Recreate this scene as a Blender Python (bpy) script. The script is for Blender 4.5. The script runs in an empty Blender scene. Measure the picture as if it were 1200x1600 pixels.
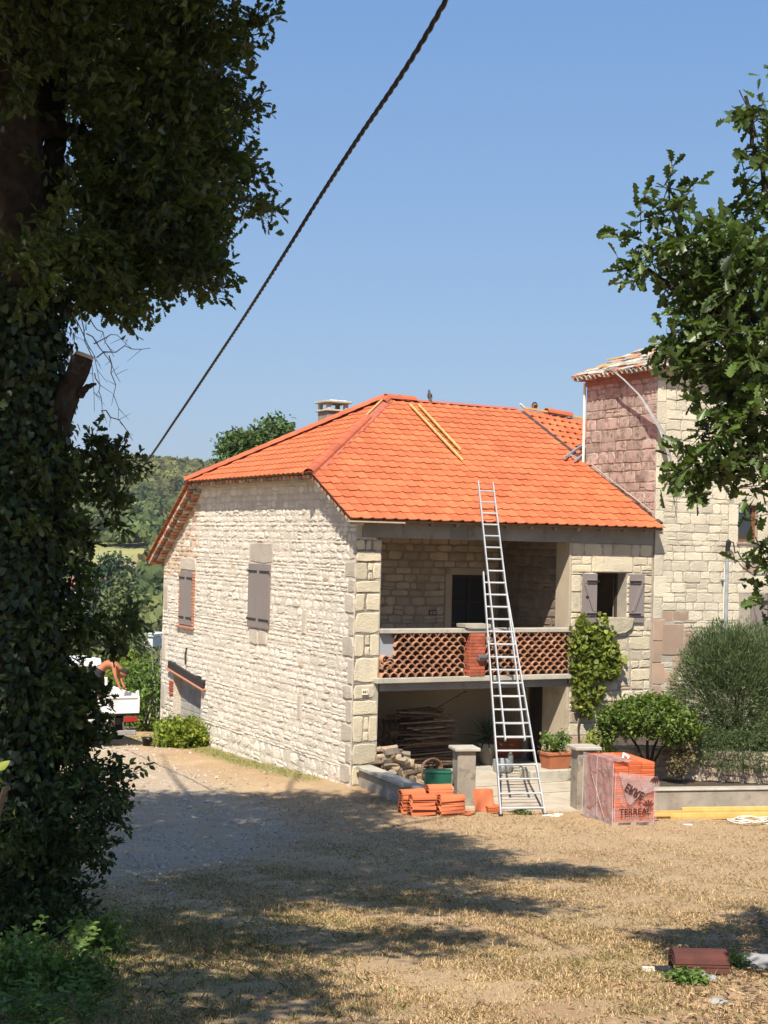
import bpy, bmesh, math, random
import numpy as np
from mathutils import Vector, Matrix
sc = bpy.context.scene
R = math.radians
HAZE = 0.0002
SUN_H = (0.25, 1.20)      # horizontal travel of the light per 1.5 m of fall
# ---------------------------------------------------------------- camera, sky, sun, exposure
F_PX = 2300.0
PITCH = math.atan(48 / 2300.); ROLL = math.atan(0.024)
cF = Vector((0, math.cos(PITCH), math.sin(PITCH))); cR0 = Vector((1, 0, 0)); cU0 = cR0.cross(cF)
cR = cR0 * math.cos(ROLL) + cU0 * math.sin(ROLL); cU = cU0 * math.cos(ROLL) - cR0 * math.sin(ROLL)
CAM = Vector((0, 0, 5.0))
cd = bpy.data.cameras.new('camera'); cam = bpy.data.objects.new('camera', cd); sc.collection.objects.link(cam)
m = Matrix((cR, cU, -cF)).transposed().to_4x4(); m.translation = CAM; cam.matrix_world = m
cd.sensor_fit = 'VERTICAL'; cd.sensor_height = 24; cd.lens = F_PX / 1600 * 24; cd.clip_end = 6000; cd.clip_start = .1
sc.camera = cam
W = bpy.data.worlds.new('World'); sc.world = W; W.use_nodes = True
nt = W.node_tree; bg = nt.nodes['Background']
sky = nt.nodes.new('ShaderNodeTexSky'); sky.sky_type = 'NISHITA'; sky.sun_disc = False
fall = 1.5; hor = math.hypot(*SUN_H); elev = math.atan2(fall, hor)
sdir = Vector((-SUN_H[0], -SUN_H[1], fall)).normalized()       # towards the sun
sky.sun_elevation = elev; sky.sun_rotation = math.atan2(sdir.x, sdir.y)
sky.air_density = 1.3; sky.dust_density = 1.0; sky.ozone_density = 3.5; sky.altitude = 200
tc = nt.nodes.new('ShaderNodeTexCoord'); sx = nt.nodes.new('ShaderNodeSeparateXYZ'); rp = nt.nodes.new('ShaderNodeValToRGB'); mxs = nt.nodes.new('ShaderNodeMix'); mxs.data_type = 'RGBA'
nt.links.new(tc.outputs['Generated'], sx.inputs[0]); nt.links.new(sx.outputs[2], rp.inputs[0]); e_ = rp.color_ramp.elements
e_[0].position = 0; e_[0].color = (1.75, 2.5, 3.75, 1); e_[1].position = 1; e_[1].color = (.5, 1.15, 2.7, 1); q_ = e_.new(.37); q_.color = (.86, 1.78, 3.6, 1)
mxs.inputs[0].default_value = .78; nt.links.new(sky.outputs[0], mxs.inputs[6]); nt.links.new(rp.outputs[0], mxs.inputs[7]); nt.links.new(mxs.outputs[2], bg.inputs[0]); bg.inputs[1].default_value = 0.105
sd = bpy.data.lights.new('sun', 'SUN'); sd.energy = 4.6; sd.angle = R(.53); sd.color = (1, .93, .82)
so = bpy.data.objects.new('sun', sd); sc.collection.objects.link(so); so.location = (0, -10, 60)
so.rotation_euler = sdir.to_track_quat('Z', 'Y').to_euler()
vs = sc.view_settings; vs.view_transform = 'Standard'; vs.look = 'None'; vs.exposure = 0.8; vs.gamma = 1; vs.use_curve_mapping = False
sc.cycles.use_denoising = True; sc.cycles.max_bounces = 8; sc.cycles.transparent_max_bounces = 16
sc.cycles.use_adaptive_sampling = True; sc.cycles.adaptive_threshold = .012
# ---------------------------------------------------------------- helpers
col = sc.collection
rnd = random.Random(5); nrng = np.random.default_rng(7)
def at(x, y, D):                       # a point of the place: direction through the lens, real distance D
    d = cF + cR * ((x - 600) / F_PX) - cU * ((y - 800) / F_PX)
    return CAM + d * (D / d.y)
P0 = Vector((-0.547, 30.291, 0.0)); TH = R(62.4)
E1 = Vector((math.sin(TH), math.cos(TH), 0)); E2 = Vector((-math.cos(TH), math.sin(TH), 0))
HROT = math.atan2(E1.y, E1.x)
def hw(u, v, z=0): return P0 + E1 * u + E2 * v + Vector((0, 0, z))
def interp(x, xs, ys): return float(np.interp(x, xs, ys))
def ground_np(x, y):
    x = np.asarray(x, float); y = np.asarray(y, float)
    xs = np.array([-60, -20, 0, 4, 7, 9, 11.4, 13.5, 16, 18.5, 21, 23.5, 26, 28, 30, 60]); ys = np.array([9, 6.0, 3.4, 2.82, 2.36, 2.05, 1.72, 1.42, 1.07, .75, .47, .22, .06, 0, 0, 0])
    z = np.interp(y, xs, ys)
    v = (x - P0.x) * E2.x + (y - P0.y) * E2.y
    z = z - np.interp(v, [0, 2.5, 5, 8, 11.8, 16, 24, 40, 70, 120], [0, .07, .2, .26, .63, .8, 1.6, 5, 12, 18])
    return z
def gz(x, y): return float(ground_np(x, y))
def hill_np(x, y):
    """ground near the house, valley, then the wooded hill"""
    z = ground_np(x, y)
    far = np.interp(y, [0, 130, 250, 330, 400, 470, 600, 700, 1200, 3000], [-16, -16, -10, -1, 5, 13.5, 33, 35, 30, 20])
    far = far + 2.5 * np.sin(x * .013 + 1) * np.clip((y - 200) / 300, 0, 1) + 1.5 * np.sin(x * .04 + y * .02) * np.clip((y - 200) / 300, 0, 1)
    far = far - np.clip((x + 95) / 300, -.3, 2) * np.clip((y - 300) / 300, 0, 1) * 6
    t = np.clip((y - 60) / 90, 0, 1); t = t * t * (3 - 2 * t)
    return z * (1 - t) + np.minimum(far, 60) * t

class MB:
    def __init__(s): s.v = []; s.f = []; s.t = []; s.mi = []
    def face(s, pts, tone=.5, mi=0):
        n = len(s.v); s.v += [tuple(p) for p in pts]; s.f.append(tuple(range(n, n + len(pts)))); s.t.append(tone); s.mi.append(mi)
    def add(s, V, Fs, tone=.5, mi=0, M=None):
        n = len(s.v)
        if M is not None: V = [M @ Vector(p) for p in V]
        s.v += [tuple(p) for p in V]
        for f in Fs: s.f.append(tuple(i + n for i in f)); s.t.append(tone); s.mi.append(mi)
    def box(s, x0, x1, y0, y1, z0, z1, tone=.5, mi=0, M=None, b=0, jit=0):
        if b:
            x = (x0, x0 + b, x1 - b, x1); y = (y0, y0 + b, y1 - b, y1); z = (z0, z0 + b, z1 - b, z1)
            bm = bmesh.new(); bmesh.ops.create_cube(bm, size=1)
            for q in bm.verts: q.co = Vector(((x0 + x1) / 2 + q.co.x * (x1 - x0), (y0 + y1) / 2 + q.co.y * (y1 - y0), (z0 + z1) / 2 + q.co.z * (z1 - z0))) + Vector([rnd.uniform(-jit, jit) for _ in range(3)])
            bmesh.ops.bevel(bm, geom=list(bm.edges), offset=b, segments=1, affect='EDGES')
            bm.verts.index_update()
            s.add([q.co.copy() for q in bm.verts], [[q.index for q in f.verts] for f in bm.faces], tone, mi, M); bm.free(); return
        V = [(x, y, z) for z in (z0, z1) for y in (y0, y1) for x in (x0, x1)]
        if jit: V = [tuple(c + rnd.uniform(-jit, jit) for c in p) for p in V]
        s.add(V, [(0, 2, 3, 1), (4, 5, 7, 6), (0, 1, 5, 4), (2, 6, 7, 3), (0, 4, 6, 2), (1, 3, 7, 5)], tone, mi, M)
    def bar(s, a, b, w, h, tone=.5, mi=0, up=Vector((0, 0, 1)), bev=0):
        a = Vector(a); b = Vector(b); d = b - a; L = d.length; d = d / L
        x = d.cross(up)
        if x.length < 1e-3: x = Vector((1, 0, 0))
        x.normalize(); z = x.cross(d)
        M = Matrix((x, d, z)).transposed().to_4x4(); M.translation = a
        s.box(-w / 2, w / 2, 0, L, -h / 2, h / 2, tone, mi, M, b=bev)
    def tube(s, pts, rad, n=8, tone=.5, mi=0, cap=True, nz=0):
        pts = [Vector(p) for p in pts]; k = len(pts)
        if not hasattr(rad, '__len__'): rad = [rad] * k
        base = len(s.v); prev = None
        for i, p in enumerate(pts):
            d = (pts[min(i + 1, k - 1)] - pts[max(i - 1, 0)]).normalized()
            if prev is None: x = d.orthogonal().normalized()
            else: x = (prev - d * prev.dot(d)).normalized()
            prev = x; y = d.cross(x)
            for j in range(n):
                a = 2 * math.pi * j / n; r = rad[i] * (1 + (rnd.uniform(-nz, nz) if nz else 0))
                s.v.append(tuple(p + (x * math.cos(a) + y * math.sin(a)) * r))
        for i in range(k - 1):
            for j in range(n):
                q = (j + 1) % n
                s.f.append((base + i * n + j, base + i * n + q, base + (i + 1) * n + q, base + (i + 1) * n + j)); s.t.append(tone); s.mi.append(mi)
        if cap:
            s.f.append(tuple(base + j for j in reversed(range(n)))); s.t.append(tone); s.mi.append(mi)
            s.f.append(tuple(base + (k - 1) * n + j for j in range(n))); s.t.append(tone); s.mi.append(mi)
    def lathe(s, prof, n=16, tone=.5, mi=0, M=None):
        V = []; Fs = []
        for (r, z) in prof:
            for j in range(n): V.append((r * math.cos(2 * math.pi * j / n), r * math.sin(2 * math.pi * j / n), z))
        for i in range(len(prof) - 1):
            for j in range(n):
                q = (j + 1) % n; Fs.append((i * n + j, i * n + q, (i + 1) * n + q, (i + 1) * n + j))
        Fs.append(tuple(reversed(range(n)))); Fs.append(tuple((len(prof) - 1) * n + j for j in range(n)))
        s.add(V, Fs, tone, mi, M)
    def prism(s, poly, h0, h1, tone=.5, mi=0, M=None):
        n = len(poly); V = [(x, y, h0) for x, y in poly] + [(x, y, h1) for x, y in poly]
        Fs = [tuple(reversed(range(n))), tuple(range(n, 2 * n))] + [(i, (i + 1) % n, n + (i + 1) % n, n + i) for i in range(n)]
        s.add(V, Fs, tone, mi, M)
    def mesh(s, name, mats, smooth=False):
        me = bpy.data.meshes.new(name); me.from_pydata(s.v, [], s.f)
        for q in (mats if isinstance(mats, (list, tuple)) else [mats]): me.materials.append(q)
        a = me.attributes.new('tone', 'FLOAT', 'FACE')
        if len(me.polygons) == len(s.t):
            a.data.foreach_set('value', s.t); me.polygons.foreach_set('material_index', s.mi)
        if smooth: me.polygons.foreach_set('use_smooth', [True] * len(me.polygons))
        me.update(); return me
    def build(s, name, mats, parent=None, smooth=False, kind=None, label=None, loc=None, rot=None):
        return link(name, s.mesh(name, mats, smooth), parent, kind, label, loc, rot)
def link(name, me, parent=None, kind=None, label=None, loc=None, rot=None):
    o = bpy.data.objects.new(name, me); col.objects.link(o)
    if parent is not None: o.parent = parent
    if kind: o['kind'] = kind
    if label: o['label'] = label
    if loc is not None: o.location = loc
    if rot is not None: o.rotation_euler = rot if hasattr(rot, '__len__') else (0, 0, rot)
    return o
def tag(o, label, cat, group=None, kind=None):
    o['label'] = label; o['category'] = cat
    if group: o['group'] = group
    if kind: o['kind'] = kind
    return o
def empty(name, loc=(0, 0, 0), rz=0, label=None, cat=None, group=None):
    o = bpy.data.objects.new(name, None); col.objects.link(o); o.location = loc; o.rotation_euler = (0, 0, rz); o.empty_display_size = .1
    if label: tag(o, label, cat, group)
    return o
def kids(o): return [c for c in bpy.data.objects if c.parent is o]
def np_mesh(name, V, Fv, mats, tone=None, smooth=False):
    """V (n,3), Fv (m,k) constant corner count"""
    me = bpy.data.meshes.new(name); m_, k = Fv.shape
    me.vertices.add(len(V)); me.vertices.foreach_set('co', np.ascontiguousarray(V, dtype=np.float32).ravel())
    me.loops.add(m_ * k); me.loops.foreach_set('vertex_index', Fv.astype(np.int32).ravel())
    me.polygons.add(m_); me.polygons.foreach_set('loop_start', np.arange(0, m_ * k, k, dtype=np.int32))
    try: me.polygons.foreach_set('loop_total', np.full(m_, k, dtype=np.int32))
    except Exception: pass
    for q in (mats if isinstance(mats, (list, tuple)) else [mats]): me.materials.append(q)
    me.update(calc_edges=True)
    a = me.attributes.new('tone', 'FLOAT', 'FACE'); a.data.foreach_set('value', (np.full(m_, .5) if tone is None else tone).astype(np.float32))
    if smooth: me.polygons.foreach_set('use_smooth', np.ones(m_, bool))
    return me
# leaf templates: (verts, faces)
def half_leaf(pts, fold=.25):
    L = [(-x, y, x * fold) for x, y in pts]; Rr = [(x, y, x * fold) for x, y in pts]
    n = len(pts); mid = [(0, 0, 0), (0, 1, -.05)]
    V = mid + L + Rr
    fl = [0] + [2 + i for i in range(n)] + [1]; fr = [1] + [2 + n + i for i in reversed(range(n))] + [0]
    return np.array(V), np.array([fl, fr])
OAK = half_leaf([(.06, .10), (.05, .20), (.17, .28), (.10, .40), (.27, .50), (.15, .62), (.29, .73), (.17, .82), (.15, .93)], .3)
IVY = half_leaf([(.35, -.05), (.5, .2), (.34, .4), (.36, .62), (.12, .8)], .15)
OVAL = half_leaf([(.2, .25), (.26, .5), (.16, .8)], .3)
NEEDLE = (np.array([(-.07, 0, 0), (.07, 0, 0), (.05, .6, .03), (0, 1, 0), (-.05, .6, .03)]), np.array([[0, 1, 2, 3, 4]]))
def rot_mats(n, up=.0, rng=nrng, tilt=1.0):
    """random frames: columns x, y(leaf axis), z(normal); up biases the normal upwards"""
    nn = rng.normal(size=(n, 3)); nn /= np.linalg.norm(nn, axis=1)[:, None]
    nn[:, 2] += up; nn /= np.linalg.norm(nn, axis=1)[:, None]
    a = rng.normal(size=(n, 3)); y = a - (a * nn).sum(1)[:, None] * nn; y /= np.linalg.norm(y, axis=1)[:, None]
    x = np.cross(y, nn)
    return np.stack([x, y, nn], axis=2)
def leaves_mesh(name, pts, size, tmpl, mats, up=.4, rng=nrng, M=None, tone=None, var=.35):
    V, Fs = tmpl; n = len(pts)
    Rm = rot_mats(n, up, rng) if M is None else M
    s = size * (1 + rng.uniform(-var, var, n))
    P = np.einsum('nij,kj->nki', Rm, V) * s[:, None, None] + np.asarray(pts)[:, None, :]
    Fa = Fs[None] + (np.arange(n) * len(V))[:, None, None]
    if tone is None: tone = rng.uniform(0, 1, n)
    return np_mesh(name, P.reshape(-1, 3), Fa.reshape(-1, Fs.shape[1]), mats, np.repeat(tone, len(Fs)))
def blob_points(c, r, nclus, per, spread, rng=nrng, shell=.35):
    """clusters of points filling an ellipsoid: returns points and cluster centres"""
    d = rng.normal(size=(nclus, 3)); d /= np.linalg.norm(d, axis=1)[:, None]
    rad = rng.uniform(shell, 1, nclus) ** (1 / 2.)
    cc = np.asarray(c) + d * rad[:, None] * np.asarray(r)
    pts = np.repeat(cc, per, axis=0) + rng.normal(size=(nclus * per, 3)) * spread
    return pts, cc
# ---------------------------------------------------------------- materials
def N(nt, t, **k):
    n = nt.nodes.new(t)
    for a, b in k.items(): setattr(n, a, b)
    return n
MATS = {}
def mat(name, c1, c2=None, scale=4, rough=.85, bump=.3, bscale=30, tonek=.25, c3=None, s3=1.2, t3=(.55, .65), k3=.8, metal=0, spec=.3, bdist=.02, orand=0, transl=0, detail=6, lo=.35, hi=.65, stretch=0):
    if name in MATS: return MATS[name]
    c2 = c2 or c1; mt = bpy.data.materials.new(name); mt.use_nodes = True; t = mt.node_tree; L = t.links.new
    bs = t.nodes['Principled BSDF']; geo = N(t, 'ShaderNodeNewGeometry')
    n1 = N(t, 'ShaderNodeTexNoise'); n1.inputs['Scale'].default_value = scale; n1.inputs['Detail'].default_value = detail; L(geo.outputs['Position'], n1.inputs['Vector'])
    mr = N(t, 'ShaderNodeMapRange'); mr.inputs[1].default_value = lo; mr.inputs[2].default_value = hi; L(n1.outputs['Fac'], mr.inputs[0])
    mx = N(t, 'ShaderNodeMix', data_type='RGBA'); mx.inputs[6].default_value = (*c1, 1); mx.inputs[7].default_value = (*c2, 1); L(mr.outputs[0], mx.inputs[0])
    out = mx.outputs[2]
    if c3:
        n3 = N(t, 'ShaderNodeTexNoise'); n3.inputs['Scale'].default_value = s3; n3.inputs['Detail'].default_value = 5; n3.inputs['Roughness'].default_value = .65; L(geo.outputs['Position'], n3.inputs['Vector'])
        m3 = N(t, 'ShaderNodeMapRange'); m3.inputs[1].default_value = t3[0]; m3.inputs[2].default_value = t3[1]; m3.inputs[4].default_value = k3; L(n3.outputs['Fac'], m3.inputs[0])
        x3 = N(t, 'ShaderNodeMix', data_type='RGBA'); x3.inputs[7].default_value = (*c3, 1); L(out, x3.inputs[6]); L(m3.outputs[0], x3.inputs[0]); out = x3.outputs[2]
    at_ = N(t, 'ShaderNodeAttribute'); at_.attribute_name = 'tone'
    ml = N(t, 'ShaderNodeMath', operation='MULTIPLY_ADD'); ml.inputs[1].default_value = 2 * tonek; ml.inputs[2].default_value = 1 - tonek; L(at_.outputs['Fac'], ml.inputs[0])
    fac = ml.outputs[0]
    if orand:
        oi = N(t, 'ShaderNodeObjectInfo'); m4 = N(t, 'ShaderNodeMath', operation='MULTIPLY_ADD'); m4.inputs[1].default_value = 2 * orand; m4.inputs[2].default_value = 1 - orand; L(oi.outputs['Random'], m4.inputs[0])
        m5 = N(t, 'ShaderNodeMath', operation='MULTIPLY'); L(fac, m5.inputs[0]); L(m4.outputs[0], m5.inputs[1]); fac = m5.outputs[0]
    vm = N(t, 'ShaderNodeVectorMath', operation='SCALE'); L(out, vm.inputs[0]); L(fac, vm.inputs['Scale'])
    L(vm.outputs[0], bs.inputs['Base Color'])
    bs.inputs['Roughness'].default_value = rough; bs.inputs['Metallic'].default_value = metal; bs.inputs['Specular IOR Level'].default_value = spec
    if bump:
        nb = N(t, 'ShaderNodeTexNoise'); nb.inputs['Scale'].default_value = bscale; nb.inputs['Detail'].default_value = 8; nb.inputs['Roughness'].default_value = .7; L(geo.outputs['Position'], nb.inputs['Vector'])
        if stretch:
            mp_ = N(t, 'ShaderNodeVectorMath', operation='MULTIPLY'); mp_.inputs[1].default_value = (1, 1, stretch); L(geo.outputs['Position'], mp_.inputs[0]); L(mp_.outputs[0], nb.inputs['Vector'])
        bp = N(t, 'ShaderNodeBump'); bp.inputs['Strength'].default_value = bump; bp.inputs['Distance'].default_value = bdist; L(nb.outputs['Fac'], bp.inputs['Height']); L(bp.outputs[0], bs.inputs['Normal'])
    if transl:
        tr = N(t, 'ShaderNodeBsdfTranslucent'); ms = N(t, 'ShaderNodeMixShader'); ms.inputs[0].default_value = transl
        tv = N(t, 'ShaderNodeVectorMath', operation='MULTIPLY'); tv.inputs[1].default_value = (1.3, 1.5, .5); L(vm.outputs[0], tv.inputs[0]); L(tv.outputs[0], tr.inputs['Color'])
        L(bs.outputs[0], ms.inputs[1]); L(tr.outputs[0], ms.inputs[2]); L(ms.outputs[0], t.nodes['Material Output'].inputs[0])
    MATS[name] = mt; mt.cycles.emission_sampling = 'NONE'
    return mt
M_STONE = mat('limewashed_stone', (.82, .745, .63), (.72, .65, .54), 2.2, .95, .85, 17, .14, c3=(.40, .365, .32), s3=3.2, t3=(.60, .74), k3=.55, bdist=.08, stretch=2.2)
M_STONE_O = mat('ochre_stone', (.52, .34, .22), (.60, .45, .32), 3, .95, .9, 38, .25, bdist=.03)
M_MORTAR = mat('old_mortar', (.72, .63, .51), (.62, .54, .44), 5, .95, 1.0, 20, 0, bdist=.06, stretch=2)
M_QUOIN = mat('cream_ashlar', (.64, .55, .38), (.54, .47, .345), 2.2, .92, .8, 26, .16, c3=(.38, .33, .27), s3=4, t3=(.58, .7), k3=.65, bdist=.04)
M_ASHLAR = mat('tower_ashlar', (.67, .60, .45), (.57, .51, .39), 2.2, .92, .8, 24, .15, c3=(.40, .26, .18), s3=.9, t3=(.6, .72), k3=.5, bdist=.045)
M_ASHLAR_R = mat('red_stained_ashlar', (.50, .38, .31), (.39, .30, .24), 9, .92, .9, 30, .2, c3=(.16, .125, .10), s3=6, t3=(.5, .62), k3=.75, bdist=.03)
M_JOINT = mat('grey_joint', (.40, .355, .285), (.33, .295, .245), 8, .95, .5, 60, 0)
M_JOINT_R = mat('red_joint', (.27, .205, .16), (.2, .155, .125), 8, .95, .5, 60, 0)
M_CONC = mat('weathered_concrete', (.27, .25, .22), (.20, .185, .165), 1.7, .9, .4, 25, .1, c3=(.12, .11, .10), s3=3, t3=(.58, .7), k3=.5)
M_CONC_L = mat('pale_concrete', (.46, .42, .34), (.36, .33, .27), 2.5, .9, .4, 30, .12, c3=(.22, .2, .17), s3=4, t3=(.58, .7), k3=.6)
M_PLAST = mat('beige_render', (.48, .40, .29), (.41, .335, .245), 1.2, .92, .3, 20, .1, c3=(.24, .2, .16), s3=1.5, t3=(.55, .7), k3=.5)
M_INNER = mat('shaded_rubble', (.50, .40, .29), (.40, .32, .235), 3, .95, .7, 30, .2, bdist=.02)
M_TILE = mat('new_clay_tile', (.51, .145, .057), (.445, .12, .047), 1.3, .68, .15, 60, .15, c3=(.56, .22, .12), s3=11, t3=(.60, .74), k3=.4, spec=.25)
M_RIDGE = mat('ridge_clay', (.47, .125, .058), (.41, .105, .048), 4, .7, .2, 50, .12)
M_OLDTILE = mat('old_clay_tile', (.42, .215, .125), (.30, .15, .09), 7, .88, .4, 45, .3, c3=(.45, .36, .26), s3=9, t3=(.58, .7), k3=.7)
M_MAROON = mat('maroon_clay_tile', (.10, .032, .024), (.075, .026, .02), 6, .8, .3, 50, .12)
M_BRICK = mat('red_brick', (.42, .11, .055), (.35, .09, .048), 6, .85, .3, 60, .25)
M_MEMB = mat('dark_red_underlay', (.38, .09, .055), (.44, .15, .10), 25, .6, .2, 40, .2, c3=(.6, .5, .45), s3=30, t3=(.64, .7), k3=.8)
M_YEL = mat('yellow_treated_timber', (.62, .41, .14), (.52, .33, .10), 5, .7, .15, 50, .15)
M_WOOD = mat('grey_old_wood', (.25, .19, .13), (.17, .13, .09), 8, .88, .4, 50, .35)
M_LATH = mat('old_lath_wood', (.20, .13, .08), (.13, .085, .055), 8, .88, .4, 50, .45)
M_LOG = mat('split_log', (.33, .24, .16), (.20, .15, .10), 7, .9, .6, 40, .45)
M_PLANK = mat('pallet_wood', (.48, .38, .25), (.38, .30, .2), 8, .85, .3, 50, .2)
M_SHUT = mat('mauve_grey_paint', (.23, .195, .18), (.215, .18, .168), 2, .55, .08, 40, .05)
M_IRON = mat('black_iron', (.03, .028, .03), None, 5, .5, .1, 40, 0, metal=.3)
M_ALU = mat('aluminium', (.50, .50, .49), (.42, .42, .41), 8, .42, .08, 60, .1, metal=.55, spec=.5)
M_GALV = mat('galvanised_pole', (.42, .44, .45), (.32, .34, .36), 8, .5, .1, 40, .1, metal=.4)
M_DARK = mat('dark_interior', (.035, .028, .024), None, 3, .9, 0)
M_DOORW = mat('dark_door_wood', (.05, .032, .024), (.035, .024, .018), 6, .7, .2, 40, .2)
M_BROWN = mat('brown_window_wood', (.20, .085, .035), (.16, .07, .03), 8, .5, .1, 40, .1)
M_GLASS = mat('window_glass', (.03, .034, .038), None, 3, .05, 0, spec=.7)
M_BARK = mat('oak_bark', (.10, .075, .055), (.05, .038, .028), 9, .95, 1.0, 26, .2, c3=(.16, .145, .115), s3=7, t3=(.56, .68), k3=.6, bdist=.22, stretch=.28)
M_BARKD = mat('dark_twig_bark', (.06, .045, .035), (.04, .03, .024), 14, .95, .4, 45, .2)
M_LEAF = mat('oak_leaf_dark', (.068, .098, .028), (.042, .062, .018), .8, .5, 0, tonek=.5, transl=.36, spec=.4, c3=(.09, .12, .03), s3=1.3, t3=(.6, .7), k3=.5)
M_LEAF_R = mat('oak_leaf_fresh', (.09, .135, .032), (.05, .08, .02), 1.5, .4, 0, tonek=.5, transl=.28, spec=.45)
M_IVY = mat('ivy_leaf', (.035, .058, .02), (.022, .04, .014), 2, .45, 0, tonek=.5, transl=.15, spec=.4)
M_SHRUB = mat('glossy_shrub_leaf', (.15, .20, .032), (.08, .13, .022), 3, .45, 0, tonek=.5, transl=.3, spec=.4)
M_YSHRUB = mat('yellow_green_leaf', (.26, .28, .04), (.12, .19, .03), 3, .5, 0, tonek=.5, transl=.35, c3=(.35, .14, .04), s3=6, t3=(.66, .72), k3=.7)
M_GREYL = mat('grey_green_leaf', (.125, .165, .07), (.08, .115, .042), 2.5, .6, 0, tonek=.45, transl=.2)
M_WEED = mat('wild_weed_leaf', (.15, .22, .05), (.09, .15, .035), 3, .5, 0, tonek=.5, transl=.35)
M_VINE = mat('vine_leaf', (.26, .28, .05), (.13, .18, .032), 3, .5, 0, tonek=.45, transl=.35)
M_YUCCA = mat('yucca_leaf', (.16, .22, .14), (.11, .16, .10), 3, .5, 0, tonek=.3, transl=.1)
M_FOREST = mat('far_forest_leaf', (.115, .145, .042), (.06, .09, .028), .02, .8, 0, tonek=.5, transl=.2, c3=(.19, .175, .065), s3=.012, t3=(.48, .62), k3=.75)
M_WHITE = mat('white_truck_paint', (.78, .78, .76), (.72, .72, .70), 3, .4, .03, 20, .05, spec=.5)
M_CHASS = mat('dirty_chassis', (.06, .05, .045), (.10, .06, .05), 6, .7, .2, 30, .1)
M_TYRE = mat('tyre_rubber', (.02, .02, .02), None, 5, .85, .1)
M_RED = mat('tail_light_red', (.35, .02, .015), None, 5, .25, 0, spec=.6)
M_BARG = mat('bumper_grey', (.30, .30, .30), (.24, .24, .24), 6, .5, .05)
M_SKIN = mat('tanned_skin', (.42, .17, .09), (.38, .15, .08), 8, .55, .05, 60, 0)
M_CLOTH = mat('dark_work_cloth', (.03, .03, .035), None, 8, .9, .2)
M_HAIR = mat('dark_hair', (.02, .016, .013), None, 8, .8, .2)
M_GREENBOX = mat('green_plastic', (.015, .10, .06), (.012, .08, .048), 5, .45, .1, 30, .1)
M_TERRA = mat('terracotta_pot', (.42, .15, .07), (.35, .125, .06), 6, .8, .15, 40, .1)
M_BLACKP = mat('black_plastic', (.02, .021, .023), None, 5, .5, .05)
M_SOIL = mat('dark_soil', (.09, .065, .045), (.06, .045, .032), 8, .95, .8, 30, 0)
M_CABLE = mat('black_cable', (.022, .022, .026), None, 8, .5, .05)
M_STRING = mat('white_strap', (.7, .68, .6), None, 8, .6, 0)
M_BIRD = mat('grey_brown_feather', (.06, .055, .055), (.12, .09, .065), 30, .8, .2, 60)
M_LAUZE = mat('old_roof_stone', (.46, .41, .33), (.34, .30, .25), 4, .92, .6, 30, .3)
M_ORTILE = mat('faded_orange_tile', (.52, .22, .11), (.44, .19, .11), 4, .85, .3, 30, .25)
M_FIELD = None
# ---------------------------------------------------------------- ground, hill, forest
def ground_material():
    mt = bpy.data.materials.new('dry_ground'); mt.use_nodes = True; t = mt.node_tree; L = t.links.new; bs = t.nodes['Principled BSDF']
    geo = N(t, 'ShaderNodeNewGeometry')
    def noise(s, d=8, r=.65):
        n = N(t, 'ShaderNodeTexNoise'); n.inputs['Scale'].default_value = s; n.inputs['Detail'].default_value = d; n.inputs['Roughness'].default_value = r; L(geo.outputs['Position'], n.inputs['Vector']); return n.outputs['Fac']
    def rng_(x, a, b, hi=1):
        m_ = N(t, 'ShaderNodeMapRange'); m_.inputs[1].default_value = a; m_.inputs[2].default_value = b; m_.inputs[4].default_value = hi; L(x, m_.inputs[0]); return m_.outputs[0]
    def mixc(f, a, b):
        m_ = N(t, 'ShaderNodeMix', data_type='RGBA'); L(f, m_.inputs[0])
        for i, c in ((6, a), (7, b)):
            if isinstance(c, tuple): m_.inputs[i].default_value = (*c, 1)
            else: L(c, m_.inputs[i])
        return m_.outputs[2]
    def attr(n):
        a = N(t, 'ShaderNodeAttribute'); a.attribute_name = n; return a.outputs['Fac']
    straw = mixc(rng_(noise(45), .35, .65), (.46, .325, .185), (.32, .22, .125))
    straw = mixc(rng_(noise(.9), .50, .62, .85), straw, (.33, .20, .115)); straw = mixc(rng_(noise(.45), .53, .62, .6), straw, (.50, .37, .21))
    straw = mixc(rng_(noise(7), .58, .68, .6), straw, (.22, .155, .095))
    green = mixc(rng_(noise(30), .4, .6), (.17, .17, .055), (.27, .225, .09))
    def mult(a, b):
        q = N(t, 'ShaderNodeMath', operation='MULTIPLY'); L(a, q.inputs[0]); L(b, q.inputs[1]); return q.outputs[0]
    def addn(a, b, k):
        q = N(t, 'ShaderNodeMath', operation='MULTIPLY_ADD'); L(b, q.inputs[0]); q.inputs[1].default_value = k; L(a, q.inputs[2]); return q.outputs[0]
    c = mixc(rng_(addn(attr('green'), noise(3), .6), .55, 1.0), straw, green)
    gr = mixc(rng_(noise(70), .4, .62), (.30, .245, .185), (.52, .43, .325)); gr = mixc(rng_(noise(1.7), .48, .62, .75), gr, (.38, .27, .17))
    c = mixc(rng_(addn(attr('gravel'), noise(1.6), 1.3), 1.0, 1.45, .75), c, gr)
    fld = mixc(rng_(noise(.05), .4, .6), (.32, .30, .12), (.24, .25, .09))
    c = mixc(attr('far'), c, fld)
    c = mixc(attr('plough'), c, (.30, .20, .12))
    L(c, bs.inputs['Base Color']); bs.inputs['Roughness'].default_value = .95; bs.inputs['Specular IOR Level'].default_value = .15
    bp = N(t, 'ShaderNodeBump'); bp.inputs['Strength'].default_value = .6; bp.inputs['Distance'].default_value = .03
    L(noise(35), bp.inputs['Height']); L(bp.outputs[0], bs.inputs['Normal'])
    return mt
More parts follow.
